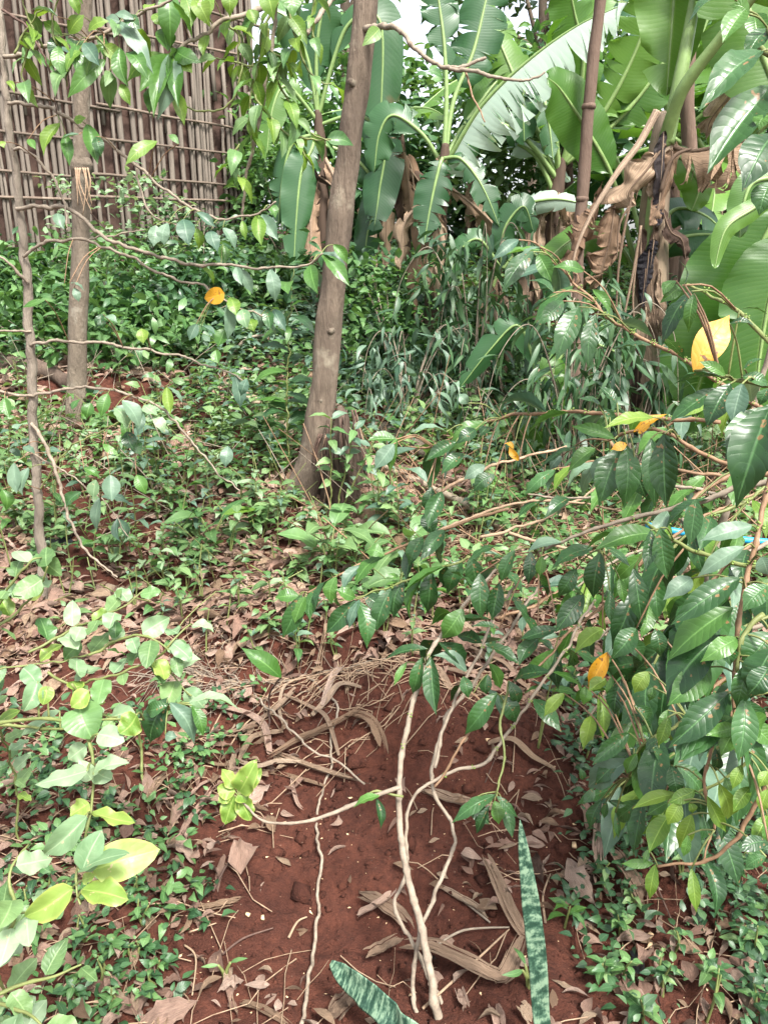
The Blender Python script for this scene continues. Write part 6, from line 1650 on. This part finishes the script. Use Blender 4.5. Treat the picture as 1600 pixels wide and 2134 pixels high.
# tall leafy shoot left of the leaning trunk
tb = Q(600, 990, 4.35); tb.z = hz(tb.x, tb.y) - 0.02
ts = Shrub('tall_shoot', 'tall shoot with dark strap leaves in front of the leaning trunk', 'shrub', tb)
o, path = ts.branch([tb, Q(600, 900, 4.35), Q(600, 760, 4.35), Q(604, 650, 4.35), Q(612, 560, 4.35)], [0.006, 0.005, 0.004, 0.002], 'twig_green', 8, 0.02, name='stem')
ts.pairs(o, path, 0.1, 0.05, 0.19, 'lance', ('deep', 'coffee_mid', 'deep'), 0.3, 0.8, 0.3, 0, 1.4, skip=0.15)
tb = Q(690, 1010, 3.8); tb.z = hz(tb.x, tb.y) - 0.02
ts2 = Shrub('weed', 'pale leaved weed growing over the top of the rotten stump', 'weed', tb)
for lst in ([(690, 1010), (688, 930), (690, 870)], [(700, 1010), (730, 930), (745, 880)], [(720, 1020), (760, 960), (780, 920)]):
    o, path = ts2.branch([tb] + [Q(x, y, 3.78) for x, y in lst[1:]], [0.005, 0.004, 0.002], 'twig_green', 6, 0.008)
    ts2.pairs(o, path, 0.45, 0.05, 0.10, 'ovate', ('herb', 'blue', 'fresh'), 0.4, 0.9, 0.3, 0, 0.8, skip=0.1)

# ---- wood lying about
def lying(name, label, cat, lst, r, mat, lift=0.0, wob=0.2, sides=12, Y=None, group=None, n=7, ends=None, freq=9.0):
    pts = []
    for (x, y) in lst:
        g = G(x, y) if Y is None else Q(x, y, Y)
        pts.append(g + UP * (lift + (r if isinstance(r, (int, float)) else max(r)) * 0.6 if Y is None else 0))
    raw = smooth_path(pts, n)
    rmax = max(r) if isinstance(r, list) else r
    path = wiggle(resample(raw, max(0.012, rmax * 0.8)), 0.012 if rmax < 0.01 else 0.006, len(lst))
    me = tube_mesh(name, path, r if isinstance(r, list) else [r, r * 0.95, r * 0.8], MT[mat], sides, wob, int(lst[0][0]), None, freq)
    return top(name, me, label, cat, Matrix.Translation(path[0]), group)
lying('log', 'short peeled pale log lying on the bank left of the leaning trunk', 'log', [(482, 818), (540, 868), (606, 922)], 0.058, 'peeled', 0.02, 0.15)
lying('log', 'short weathered brown log behind the rotten stump', 'log', [(800, 915), (850, 940), (888, 965)], 0.05, 'bark_grey', 0.03)
lying('fallen_pole', 'long pale crooked pole lying across the bank behind the grey trunk', 'pole', [(-60, 500), (0, 585), (75, 660), (150, 700), (255, 762), (330, 812)], [0.020, 0.024, 0.026, 0.03, 0.032], 'bark_pale', 0.03, 0.15, 10)
lying('fallen_pole', 'straight smooth pale pole slanting through the twigs right of the stump', 'pole', [(742, 935), (790, 985), (880, 1032), (960, 1070), (1035, 1118)], [0.016, 0.018, 0.019, 0.018], 'bark_pale', 0.05, 0.08, 10)
lying('root_lump', 'thick brown smooth root lump behind the broad leaved weeds', 'root', [(742, 1065), (790, 1105), (825, 1140), (850, 1170)], [0.035, 0.055, 0.06, 0.035], 'root', -0.01, 0.35, 16, freq=4.0)
lying('log', 'dark mouldering log half buried on the left bank', 'log', [(-40, 760), (40, 775), (110, 790), (150, 815)], 0.07, 'stump', 0.0, 0.6, 12, freq=5.0)
lying('fallen_branch', 'thin reddish branch lying on the bank right of the leaning trunk', 'branch', [(640, 680), (680, 740), (700, 800)], 0.012, 'twig_red', 0.06, 0.1, 7)
lying('fallen_branch', 'thick tan fallen branch among dark undergrowth', 'branch', [(770, 780), (795, 840), (815, 890)], 0.030, 'root', 0.03, 0.2, 9)
lying('fallen_branch', 'grey twig branch leaning across the shoots behind the stump', 'branch', [(980, 800), (930, 760), (890, 700)], 0.008, 'twig', 0.1, 0.1, 7)
pts = pp_([(1345, 1094), (1400, 1106), (1480, 1118), (1560, 1126), (1700, 1138)], 2.35)
pipe = top('pipe', tube_mesh('pipe', smooth_path(pts, 8), [0.0105, 0.0105], MT['blue_pipe'], 10), 'bright blue plastic water pipe behind the coffee leaves', 'pipe', Matrix.Translation(pts[0]))
q = pts[2]
tube('coupling', [q + Vector((-0.012, 0, 0.001)), q + Vector((0.014, 0, -0.002))], [0.0145, 0.0145], MT['blue_pipe'], pipe, 10, 2)

def brush_stems(name, label, n, xr, yr, seed, Lr, mat):
    rg = random.Random(seed); paths = []; rad = []
    for i in range(n):
        x, y = rg.uniform(*xr), rg.uniform(*yr)
        L = rg.uniform(*Lr); a = rg.uniform(0, 6.28); e = rg.uniform(0.05, 1.2)
        d = Vector((math.cos(a) * math.cos(e), math.sin(a) * math.cos(e), math.sin(e)))
        p = Vector((x, y, hz(x, y) - 0.01)); bend = Vector((rg.gauss(0, 0.12), rg.gauss(0, 0.12), rg.gauss(-0.1, 0.1))) * L
        paths.append([p, p + d * L * 0.33 + bend * 0.2, p + d * L * 0.66 + bend * 0.55, p + d * L + bend]); rad.append(rg.uniform(0.0015, 0.004))
    o = part(name, join_tubes(name, paths, rad, mat, 4))
    o['kind'] = 'stuff'; o['label'] = label; o['category'] = 'stems'
brush_stems('brush_stems', 'thin pale dead stems tangled through the weeds of the bank', 520, (-3.6, 2.2), (3.6, 7.5), 3, (0.2, 0.7), 'twig')
brush_stems('brush_stems', 'thin reddish twigs tangled right of the leaning trunk', 300, (-0.3, 2.4), (2.9, 4.6), 4, (0.25, 0.8), 'twig_red')
brush_stems('brush_stems', 'thin green weed stems standing in the middle ground', 420, (-2.4, 1.6), (2.7, 5.5), 5, (0.12, 0.4), 'twig_green')
# ------------------------------------------------------------------ small things on the ground
def bare(x, y):
    b_ = gauss(x, y, -0.14, 1.48, 0.34, 0.36) + gauss(x, y, 0.40, 2.05, 0.22, 0.22) * 0.9 + gauss(x, y, 0.36, 1.28, 0.22, 0.2) * 0.8 + gauss(x, y, 0.04, 2.22, 0.16, 0.10) * 0.6 + gauss(x, y, -0.38, 2.5, 0.2, 0.1) * 0.6
    return np.clip(b_ * 1.15, 0, 1)
LIT_MATS = ['dry', 'dry', 'dry', 'dry_dark', 'dry_ban']
def litter_points(n, xr, yr, seed, power=1.0):
    rg = np.random.default_rng(seed)
    x = rg.uniform(xr[0], xr[1], n * 4); y = rg.uniform(yr[0], yr[1], n * 4)
    pr = (1 - bare(x, y)) * 0.97 + 0.03
    pr = pr * np.clip(0.55 + 1.6 * vnoise(x * 2.2, y * 2.2, 61), 0.08, 1)
    m = (rg.random(n * 4) < pr) & (np.abs(x) < 0.56 * y + 0.35)
    return x[m][:n], y[m][:n]
lx, ly = litter_points(300, (-1.3, 1.3), (1.0, 2.75), 5)
for i in range(len(lx)):
    x, y = float(lx[i]), float(ly[i])
    z = hz(x, y)
    L = random.uniform(0.03, 0.085) if random.random() < 0.92 else random.uniform(0.10, 0.14)
    a = random.uniform(0, 6.28)
    d = Vector((math.cos(a), math.sin(a), 0))
    x1, y1 = x + d.x * L, y + d.y * L
    p0 = Vector((x, y, z + 0.012)); p1 = Vector((x1, y1, hz(x1, y1) + random.uniform(0.008, 0.03)))
    shp = random.choice(['coffee', 'coffee', 'lance', 'ovate', 'lance'])
    lm_ = random.choice(LIT_MATS)
    me = random.choice(leaf_pool(shp, lm_, 7, True))
    M = leaf_matrix(p0, p1, UP + Vector((random.uniform(-.4, .4), random.uniform(-.4, .4), 0)), random.uniform(0.6, 1.1), random.uniform(-0.5, 0.5))
    top('dry_leaf', me, '%s %s %s leaf lying by %s' % ('small' if L < 0.06 else 'large' if L > 0.10 else 'middling', {'dry': 'dry brown', 'dry_dark': 'dark rotten', 'dry_ban': 'dry tan'}[lm_], {'coffee': 'pointed', 'lance': 'narrow', 'ovate': 'broad'}[shp], near(p0)), 'dry leaf', M, 'dry leaves scattered on the soil')
# litter too fine or too far to count
def litter_stuff(name, label, n, xr, yr, seed, size, mats):
    x, y = litter_points(n, xr, yr, seed)
    n = len(x)
    rg = np.random.default_rng(seed + 1)
    a = rg.uniform(0, 6.28, n)
    pos = np.stack([x, y, height(x, y) + rg.uniform(0.004, 0.03, n)], 1)
    d = np.stack([np.cos(a), np.sin(a), rg.normal(0, 0.15, n)], 1)
    sel = rg.integers(0, len(mats), n)
    for i, m in enumerate(mats):
        q = sel == i
        o = part(name, join_leaves(name, pos[q], d[q], rg.uniform(size[0], size[1], q.sum()), rg.normal(0, 0.6, q.sum()), ['lance', 'coffee', 'ovate'][i % 3], m, 7, rg.uniform(0.7, 1.3, q.sum()), (5, 2), True))
        o['kind'] = 'stuff'; o['label'] = label + ['', ' in tan', ' in dark brown'][i % 3]; o['category'] = 'leaf litter'
litter_stuff('leaf_litter', 'fine dry leaf litter covering the soil', 7500, (-2.2, 2.2), (1.0, 4.2), 15, (0.02, 0.065), ('dry', 'dry_ban', 'dry'))
litter_stuff('leaf_litter', 'dry leaf litter up the slope', 7500, (-3.6, 3.6), (2.5, 6.5), 25, (0.04, 0.12), ('dry', 'dry_ban', 'dry'))
litter_stuff('leaf_litter', 'pale dry leaf litter high on the bank', 6000, (-4.2, 2.0), (4.0, 7.2), 45, (0.06, 0.15), ('dry', 'dry_ban', 'dry'))
# straw and hair-thin twigs
def straw(name, label, n, xr, yr, seed, Lr, rr, mat, centre=None):
    rg = random.Random(seed)
    if centre:
        xy = [(rg.gauss(centre[0], centre[2]), rg.gauss(centre[1], centre[3])) for _ in range(n)]
    else:
        X, Y = litter_points(n, xr, yr, seed)
        xy = list(zip(X, Y))
    n = len(xy)
    La = np.array([rg.uniform(*Lr) for _ in range(n)])
    az = np.array([rg.gauss(centre[4], 0.9) if centre else rg.uniform(0, 6.28) for _ in range(n)])
    k = 4
    P3 = []
    X0 = np.array([q[0] for q in xy]); Y0 = np.array([q[1] for q in xy])
    for j in range(k):
        t = j / (k - 1) - 0.5
        bend = np.array([rg.uniform(-0.12, 0.12) for _ in range(n)]) * (t * t) * 2
        xx = X0 + La * (np.cos(az) * t - np.sin(az) * bend); yy = Y0 + La * (np.sin(az) * t + np.cos(az) * bend)
        zz = height(xx, yy) + np.array([rg.uniform(0.004, 0.03) for _ in range(n)])
        P3.append(np.stack([xx, yy, zz], 1))
    paths = [[Vector(P3[j][i]) for j in range(k)] for i in range(n)]
    o = part(name, join_tubes(name, paths, [rg.uniform(*rr) for _ in range(n)], mat, 3))
    o['kind'] = 'stuff'; o['label'] = label; o['category'] = 'straw'
straw('twig_litter', 'thin dry twigs and straw strewn over the soil', 2600, (-2.4, 2.4), (1.0, 4.8), 31, (0.05, 0.22), (0.0008, 0.0022), 'straw')
straw('straw_bundle', 'bleached straw matted beside the hollow', 220, None, None, 33, (0.06, 0.2), (0.0008, 0.0025), 'straw', (-0.10, 2.32, 0.22, 0.16, 0.9))
straw('straw_bundle', 'grey straw hanging over the left of the hollow', 260, None, None, 35, (0.08, 0.25), (0.0008, 0.002), 'twig', (-0.55, 2.45, 0.16, 0.12, 0.6))
straw('twig_litter', 'tangle of dry grass stems right of the leaning trunk', 700, None, None, 37, (0.1, 0.4), (0.0012, 0.003), 'straw', (0.75, 3.6, 0.5, 0.35, 0.4))
# crumbs of soil and pale specks
def crumbs(name, label, n, seed, size, mat, xr=(-1.2, 1.2), yr=(0.98, 3.0), flat=1.0):
    rg = np.random.default_rng(seed)
    x = rg.uniform(*xr, n); y = rg.uniform(*yr, n)
    base = np.array([(1, 0, 0), (-1, 0, 0), (0, 1, 0), (0, -1, 0), (0, 0, 1), (0, 0, -1)], float)
    tri = np.array([(0, 2, 4), (2, 1, 4), (1, 3, 4), (3, 0, 4), (2, 0, 5), (1, 2, 5), (3, 1, 5), (0, 3, 5)])
    s_ = rg.gamma(2.0, size, n)
    jit = 1 + rg.normal(0, 0.3, (n, 6, 3))
    ang = rg.uniform(0, 6.28, n)
    V = base[None] * jit * s_[:, None, None] * np.array([1, 1, 0.75 * flat])
    if flat < 1:
        V[:, :, 0] *= 2.2
    c, s2 = np.cos(ang)[:, None], np.sin(ang)[:, None]
    vx = V[:, :, 0] * c - V[:, :, 1] * s2; vy = V[:, :, 0] * s2 + V[:, :, 1] * c
    V = np.stack([vx + x[:, None], vy + y[:, None], V[:, :, 2] + height(x, y)[:, None]], 2)
    F = (tri[None] + (np.arange(n) * 6)[:, None, None]).reshape(-1, 3)
    o = part(name, mesh_np(name, V.reshape(-1, 3), F, MT[mat], None, None, False))
    o['kind'] = 'stuff'; o['label'] = label; o['category'] = 'soil'
crumbs('soil_crumbs', 'loose crumbs of red soil', 9000, 3, 0.0022, 'soil')
crumbs('soil_clods', 'small clods of red soil', 900, 4, 0.006, 'soil')
crumbs('pale_specks', 'tiny pale specks of chaff on the red soil', 900, 6, 0.0007, 'wood_chip', (-0.8, 1.0), (0.98, 2.3), 0.5)

# larger dead leaves, stalks and sheaths
def ground_strip(label, lst, w, mat, seed, lift=0.012, cup=0.4, name='dry_stalk', cat='dry leaf', fray=0.1, group=None):
    """a dead leaf or sheath split lengthwise into fibrous ribbons"""
    rr = random.Random(seed)
    pts = [G(x, y) + UP * (lift * rr.uniform(0.5, 1.4)) for x, y in lst]
    path = smooth_path(pts, 9)
    T, _ = frames(path)
    V = []; U = []; F = []
    n = len(path) - 1
    w = w * 0.72
    nr = max(3, min(9, int(w / 0.006)))
    edges = sorted([-1.0, 1.0] + [rr.uniform(-0.9, 0.9) for _ in range(nr - 1)])
    for r in range(nr):
        a, b_ = edges[r], edges[r + 1]
        u0 = rr.uniform(0, 0.16) * (1 if r % 2 else 0.3); u1 = 1 - rr.uniform(0, 0.28)
        dz = rr.uniform(0, 0.10) * w; fan = rr.uniform(-0.35, 0.35) * w; K = 3
        base = len(V); m = 16
        for i in range(m + 1):
            u = u0 + (u1 - u0) * i / m
            f = u * n; k = min(int(f), n - 1); p = path[k].lerp(path[k + 1], f - k); t = T[k].lerp(T[k + 1], f - k).normalized()
            S = t.cross(UP).normalized(); Nn = S.cross(t)
            env = (0.45 + 0.55 * math.sin(math.pi * min(1, 0.10 + u * 0.84)) ** 0.6)
            hw = 0.5 * w * env
            e = abs(2 * u - 1) ** 3
            tap = min(1.0, 0.15 + 6 * min(i, m - i) / m)
            for j in range(K + 1):
                v = (a + b_) / 2 + (b_ - a) / 2 * (-1 + 2 * j / K) * tap * 0.96
                z = cup * hw * v * v + dz + 0.18 * w * mnoise.noise(Vector((u * 7, v * 2.5, seed))) + 0.06 * w * mnoise.noise(Vector((u * 15, r * 5.1, seed))) + 0.25 * w * e * abs(fan) / w
                q = p + S * (v * hw + fan * e * 0.6) + Nn * z
                q.z = max(q.z, hz(q.x, q.y) + 0.003)
                V.append(tuple(q - path[0])); U.append((u * 2, 0.5 + v * 0.5))
        for i in range(m):
            for j in range(K):
                c = base + i * (K + 1) + j
                F.append((c, c + K + 1, c + K + 2, c + 1))
    return top(name, mesh_np(name, V, F, MT[mat], U), label, cat, Matrix.Translation(path[0]), group)
ground_strip('wide folded dry banana sheath at the foot of the pale stems', [(835, 1990), (900, 2010), (980, 2045), (1045, 2062), (1072, 2015), (1085, 1975)], 0.058, 'sheath', 1, 0.03, 0.8)
ground_strip('long dry banana stalk strip sloping towards the banded upright leaf', [(1005, 1800), (1030, 1850), (1062, 1920), (1090, 1960), (1135, 1985)], 0.05, 'sheath', 2, 0.02, 0.6)
ground_strip('dark dry stalk lying straight across the red soil behind the thin vine', [(545, 1570), (620, 1605), (700, 1630), (780, 1650)], 0.026, 'sheath', 3, 0.02, 1.2)
ground_strip('tan dry stalk behind the pale twisted stems', [(870, 1655), (930, 1680), (1000, 1700), (1060, 1712)], 0.05, 'sheath', 4, 0.02, 0.9)
ground_strip('rolled tan dry leaf slanting down beside the lime green sprig', [(448, 1655), (425, 1700), (395, 1735), (372, 1775)], 0.028, 'dry', 5, 0.02, 1.4)
ground_strip('crumpled pale yellow dead leaf near the lime green sapling', [(310, 1685), (335, 1650), (368, 1618)], 0.035, 'dry_ban', 6, 0.02, 0.6)
ground_strip('tan pointed dry leaf alone on the bare red soil', [(412, 1905), (445, 1900), (480, 1890), (512, 1886)], 0.034, 'dry_ban', 7, 0.008, 0.5)
ground_strip('crescent shaped pale dry leaf on the soil edge', [(288, 1885), (300, 1915), (330, 1940), (375, 1950)], 0.022, 'dry_ban', 8, 0.01, 0.8)
ground_strip('pinkish dry leaf at the bottom edge of the soil', [(498, 2100), (530, 2108), (570, 2125), (610, 2160)], 0.024, 'dry_ban', 9, 0.008, 0.6)
ground_strip('broken dry sheath piece left of the pale stems', [(745, 1880), (790, 1900), (835, 1935), (860, 1965)], 0.055, 'sheath', 10, 0.02, 0.5)
ground_strip('curled dry leaf scrap left of the pale stems', [(745, 1925), (775, 1915), (810, 1890), (820, 1870)], 0.03, 'dry', 11, 0.02, 0.9)
ground_strip('bleached frayed banana strip over the soil mound', [(555, 1598), (620, 1565), (690, 1535), (750, 1490), (790, 1455)], 0.035, 'dry_ban', 12, 0.025, 0.8)
ground_strip('bleached frayed banana strip curving down the mound', [(715, 1505), (765, 1520), (790, 1560), (800, 1600)], 0.05, 'dry_ban', 13, 0.025, 0.8)
ground_strip('thin rolled strip standing on the soil left of the vine', [(608, 1625), (612, 1660), (622, 1690), (640, 1705)], 0.016, 'dry', 14, 0.015, 1.2)
ground_strip('long brown stalk left of the banded upright leaf', [(908, 1858), (950, 1880), (990, 1905), (1022, 1925)], 0.022, 'sheath', 15, 0.012, 1.6)
ground_strip('large grey brown dead leaf drooping on the right bank', [(1240, 1690), (1248, 1740), (1245, 1790), (1250, 1830)], 0.05, 'dry', 16, 0.03, 0.5)
ground_strip('large tan dead leaf hanging down the right bank', [(1260, 1780), (1290, 1830), (1315, 1870), (1335, 1900)], 0.055, 'sheath', 17, 0.03, 0.7)
ground_strip('brown dead leaf beside the drooping grey brown leaf', [(1210, 1690), (1222, 1720), (1228, 1760)], 0.045, 'dry', 18, 0.03, 0.5)
ground_strip('black rotten leaf in the right hollow', [(1190, 1850), (1215, 1860), (1250, 1850)], 0.05, 'dry_dark', 19, 0.02, 0.6)
ground_strip('crumpled black rag of leaf low on the right soil', [(1300, 2010), (1320, 2030), (1330, 2055)], 0.045, 'black', 20, 0.02, 0.9)
ground_strip('frayed dry leaf strip at the right soil edge', [(1300, 2030), (1310, 2080), (1345, 2115)], 0.035, 'dry', 21, 0.02, 0.8)
ground_strip('frayed dry leaf strip beside the ground cover', [(1365, 2010), (1370, 2060), (1365, 2110)], 0.03, 'dry', 22, 0.03, 0.8)
ground_strip('rounded dry leaf at the bottom by the banded upright leaf', [(1025, 2110), (1035, 2130), (1040, 2160)], 0.04, 'dry', 23, 0.01, 0.5)
ground_strip('tan dry leaf at the bottom left of the banded upright leaf', [(1080, 2105), (1095, 2125), (1110, 2150)], 0.04, 'dry_ban', 24, 0.01, 0.5)
ground_strip('small dead leaf under the folded sheath', [(955, 2070), (962, 2095), (970, 2120)], 0.03, 'dry', 25, 0.01, 0.6)
ground_strip('dry strip along the bottom near the curled banded leaf', [(690, 2150), (720, 2110), (760, 2085)], 0.06, 'sheath', 26, 0.02, 0.7)
ground_strip('dark mouldy stalk end behind the curled banded leaf', [(760, 2020), (800, 2005), (840, 1985)], 0.04, 'sheath', 27, 0.03, 0.9)
GG = 'dead banana strips strewn over the litter'
rr_ = random.Random(91)
sx_, sy_ = np.concatenate([np.array(litter_points(34, (-1.2, 1.2), (1.9, 3.4), 200)), np.array(litter_points(26, (-0.5, 0.5), (1.9, 2.5), 201))], 1)
for i in range(58):
    x, y = float(sx_[i]), float(sy_[i])
    a = rr_.uniform(0, 6.28); L = rr_.uniform(0.12, 0.3)
    pts = []
    for k in range(4):
        q = Vector((x + math.cos(a) * L * k / 3, y + math.sin(a) * L * k / 3, 0)); q.z = hz(q.x, q.y) + rr_.uniform(0.008, 0.03)
        pts.append(q); a += rr_.uniform(-0.4, 0.4)
    path = smooth_path(pts, 6)
    T, _ = frames(path); V = []; U = []; w = rr_.uniform(0.010, 0.028); K = 6; n = len(path) - 1
    for j, p in enumerate(path):
        u = j / n; S = T[j].cross(UP).normalized(); hw = w * 0.5 * (0.3 + 0.7 * math.sin(math.pi * min(1, 0.1 + 0.85 * u)) ** 0.6)
        for c in range(K + 1):
            v = -1 + 2 * c / K
            V.append(tuple(p + S * hw * v + UP * (0.5 * hw * v * v + 0.12 * w * mnoise.noise(Vector((u * 8, v * 4, i)))) - path[0])); U.append((u * 2, 0.5 + v / 2))
    F = [(j * (K + 1) + c, (j + 1) * (K + 1) + c, (j + 1) * (K + 1) + c + 1, j * (K + 1) + c + 1) for j in range(n) for c in range(K)]
    top('dry_strip', mesh_np('dry_strip', V, F, MT[rr_.choice(['sheath', 'dry_ban', 'dry'])], U), 'torn strip of dead banana leaf by ' + near(path[0]), 'dry leaf', Matrix.Translation(path[0]), GG)

# thin vine down the soil and single twigs
lying('vine', 'thin pale vine running straight down the bare red soil', 'vine', [(640, 1420), (700, 1480), (688, 1560), (690, 1610), (665, 1680), (668, 1800), (664, 1900), (650, 2030), (628, 2150)], [0.0038, 0.0035, 0.004, 0.0045], 'twig', 0.012, 0.1, 7, None, None, 8)
lying('vine', 'long thin twig slanting over the hollow to the pale stems', 'vine', [(470, 1420), (560, 1500), (640, 1580), (700, 1615), (760, 1660)], [0.003, 0.0035, 0.003], 'twig', 0.04, 0.1, 7, None, None, 8)
GT = 'loose twigs on the soil'
rr_ = random.Random(17)
for (a, b2_) in (((445, 1865), (492, 1795)), ((465, 2000), (570, 1945)), ((395, 1950), (452, 1935)), ((602, 1960), (640, 1918)), ((385, 1975), (402, 2085)), ((905, 1980), (1060, 1940)), ((880, 2110), (1060, 1950)), ((1135, 1930), (1145, 1830)), ((1300, 1660), (1420, 1980)), ((350, 2010), (380, 2070)), ((1010, 1640), (1040, 1560)), ((560, 1240), (700, 1130)), ((160, 1165), (300, 1120)), ((250, 1130), (330, 1110)), ((620, 1480), (700, 1430)), ((480, 1560), (560, 1480)), ((320, 1600), (390, 1540)), ((500, 1320), (620, 1350)), ((800, 1090), (960, 1060)), ((760, 1060), (900, 1075)), ((700, 1300), (860, 1290)), ((950, 1130), (1100, 1060)), ((420, 1600), (470, 1480)), ((960, 1880), (1020, 1930))):
    g0, g1 = G(*a), G(*b2_)
    m = g0.lerp(g1, 0.5); m.z = max(hz(m.x, m.y) + 0.015, m.z); m += Vector((rr_.uniform(-.02, .02), rr_.uniform(-.02, .02), 0))
    r = rr_.uniform(0.0016, 0.0035)
    path = smooth_path([g0 + UP * 0.008, m, g1 + UP * 0.01], 6)
    top('twig', tube_mesh('twig', path, [r, r * 0.9, r * 0.6], MT[rr_.choice(['twig', 'twig_dark', 'straw'])], 6, 0.2, 3, None, 30), 'dry bare twig lying loose by ' + near(path[0]), 'twig', Matrix.Translation(path[0]), GT)

# banded snake plant leaves
def snake_leaf(label, pts, widths, seed):
    path = smooth_path(pts, 14)
    T, _ = frames(path)
    V = []; U = []; n = len(path) - 1; K = 12
    for i, p in enumerate(path):
        u = i / n
        f = u * (len(widths) - 1); k = min(int(f), len(widths) - 2); w = widths[k] + (widths[k + 1] - widths[k]) * (f - k)
        tc = (CAMP - p).normalized() if False else Vector((0.25, -0.9, 0.35))
        S = T[i].cross(tc).normalized(); Nn = S.cross(T[i]).normalized()
        S, Nn = S * math.cos(0.35 * u) + Nn * math.sin(0.35 * u), Nn * math.cos(0.35 * u) - S * math.sin(0.35 * u)
        for j in range(K):
            a = 2 * math.pi * j / K
            x = math.cos(a) * w * 0.5; y = math.sin(a) * min(0.0035, w * 0.16) + 0.9 * x * x / max(w, 0.004) * 0.55 + 0.02 * w * math.sin(u * 40 + x * 90)
            V.append(tuple(p + S * x + Nn * y - path[0])); U.append((u, 0.5 + 0.5 * math.cos(a)))
    F = [(i * K + j, i * K + (j + 1) % K, (i + 1) * K + (j + 1) % K, (i + 1) * K + j) for i in range(n) for j in range(K)]
    return V, F, U, path
def snake(label, pts, widths, seed, extra=None):
    base = pts[0]
    t = thing('snake_plant', label, 'snake plant', base)
    for (pp2, ww) in [(pts, widths)] + (extra or []):
        V, F, U, path = snake_leaf(label, pp2, ww, seed)
        part('leaf', mesh_np('leaf', V, F, MT['snake'], U), t, Matrix.Translation(path[0]))
    return t
sb_ = Q(1142, 2330, 1.10); sb_.z = hz(sb_.x, sb_.y) - 0.02
snake('tall upright snake plant leaf banded pale and dark green', [sb_, Q(1128, 2134, 1.10), Q(1118, 2000, 1.10), Q(1104, 1880, 1.10), Q(1090, 1770, 1.10), Q(1083, 1708, 1.10)], [0.027, 0.034, 0.036, 0.033, 0.019, 0.001], 3)
sb_ = Q(960, 2330, 1.0); sb_.z = hz(sb_.x, sb_.y) - 0.02
snake('bent snake plant leaf with mottled bands and a rounded end low over the soil', [sb_, Q(880, 2190, 1.05), Q(820, 2120, 1.12), Q(760, 2065, 1.18), Q(718, 2030, 1.22), Q(690, 2005, 1.24)], [0.045, 0.054, 0.058, 0.060, 0.048, 0.012], 5)

# scraps
def scrap(name, label, cat, pxy, s_, mat, seed, n=7, thick=0.25):
    rr = random.Random(seed)
    g = G(*pxy)
    V = []; F = []
    for i in range(n + 1):
        for j in range(n + 1):
            u, v = i / n - 0.5, j / n - 0.5
            w = 1 + 0.3 * mnoise.noise(Vector((u * 3, v * 3, seed)))
            p = Vector((u * s_ * w * 1.5, v * s_ * w, 0))
            x, y = g.x + p.x, g.y + p.y
            V.append((p.x, p.y, hz(x, y) - g.z + 0.006 + s_ * thick * abs(mnoise.noise(Vector((u * 4, v * 4, seed + 3))))))
    F = [(i * (n + 1) + j, (i + 1) * (n + 1) + j, (i + 1) * (n + 1) + j + 1, i * (n + 1) + j + 1) for i in range(n) for j in range(n)]
    return top(name, mesh_np(name, V, F, MT[mat]), label, cat, Matrix.Translation(g))
scrap('plastic_scrap', 'crumpled black plastic scrap lying behind the bright young shoot', 'scrap', (395, 1105), 0.11, 'black', 2, 9, 0.7)
scrap('plastic_scrap', 'flat black sheet scrap beside the thin coffee trunk', 'scrap', (118, 1128), 0.09, 'black', 4)
scrap('plastic_scrap', 'tiny red scrap in the litter', 'scrap', (8, 1158), 0.02, 'red', 6)
for (q, s_, lab) in (((1330, 1955), 0.022, 'large fresh pale wood chip on the right red soil'), ((1352, 1957), 0.014, 'fresh wood chip touching the large pale chip'), ((1353, 1978), 0.012, 'small fresh wood chip just below the large pale chip'), ((1195, 1770), 0.014, 'pale wood chip high on the right bank'), ((517, 1910), 0.009, 'whitish chip beside the tan pointed dry leaf'), ((548, 1918), 0.009, 'whitish round crumb on bare red soil')):
    g = G(*q)
    a = random.uniform(0, 3)
    V = []
    for zz in (0.0, 0.006):
        for (u, v) in ((-1, -0.7), (1, -0.55), (0.9, 0.6), (-0.8, 0.75)):
            V.append((s_ * (u * math.cos(a) - v * math.sin(a)) * 0.6, s_ * (u * math.sin(a) + v * math.cos(a)) * 0.6, zz + 0.003 + 0.25 * s_ * u * 0.4))
    top('wood_chip', mesh_np('wood_chip', V, [(3, 2, 1, 0), (4, 5, 6, 7), (0, 1, 5, 4), (1, 2, 6, 5), (2, 3, 7, 6), (3, 0, 4, 7)], MT['wood_chip'], None, None, False), lab, 'wood chip', Matrix.Translation(g))
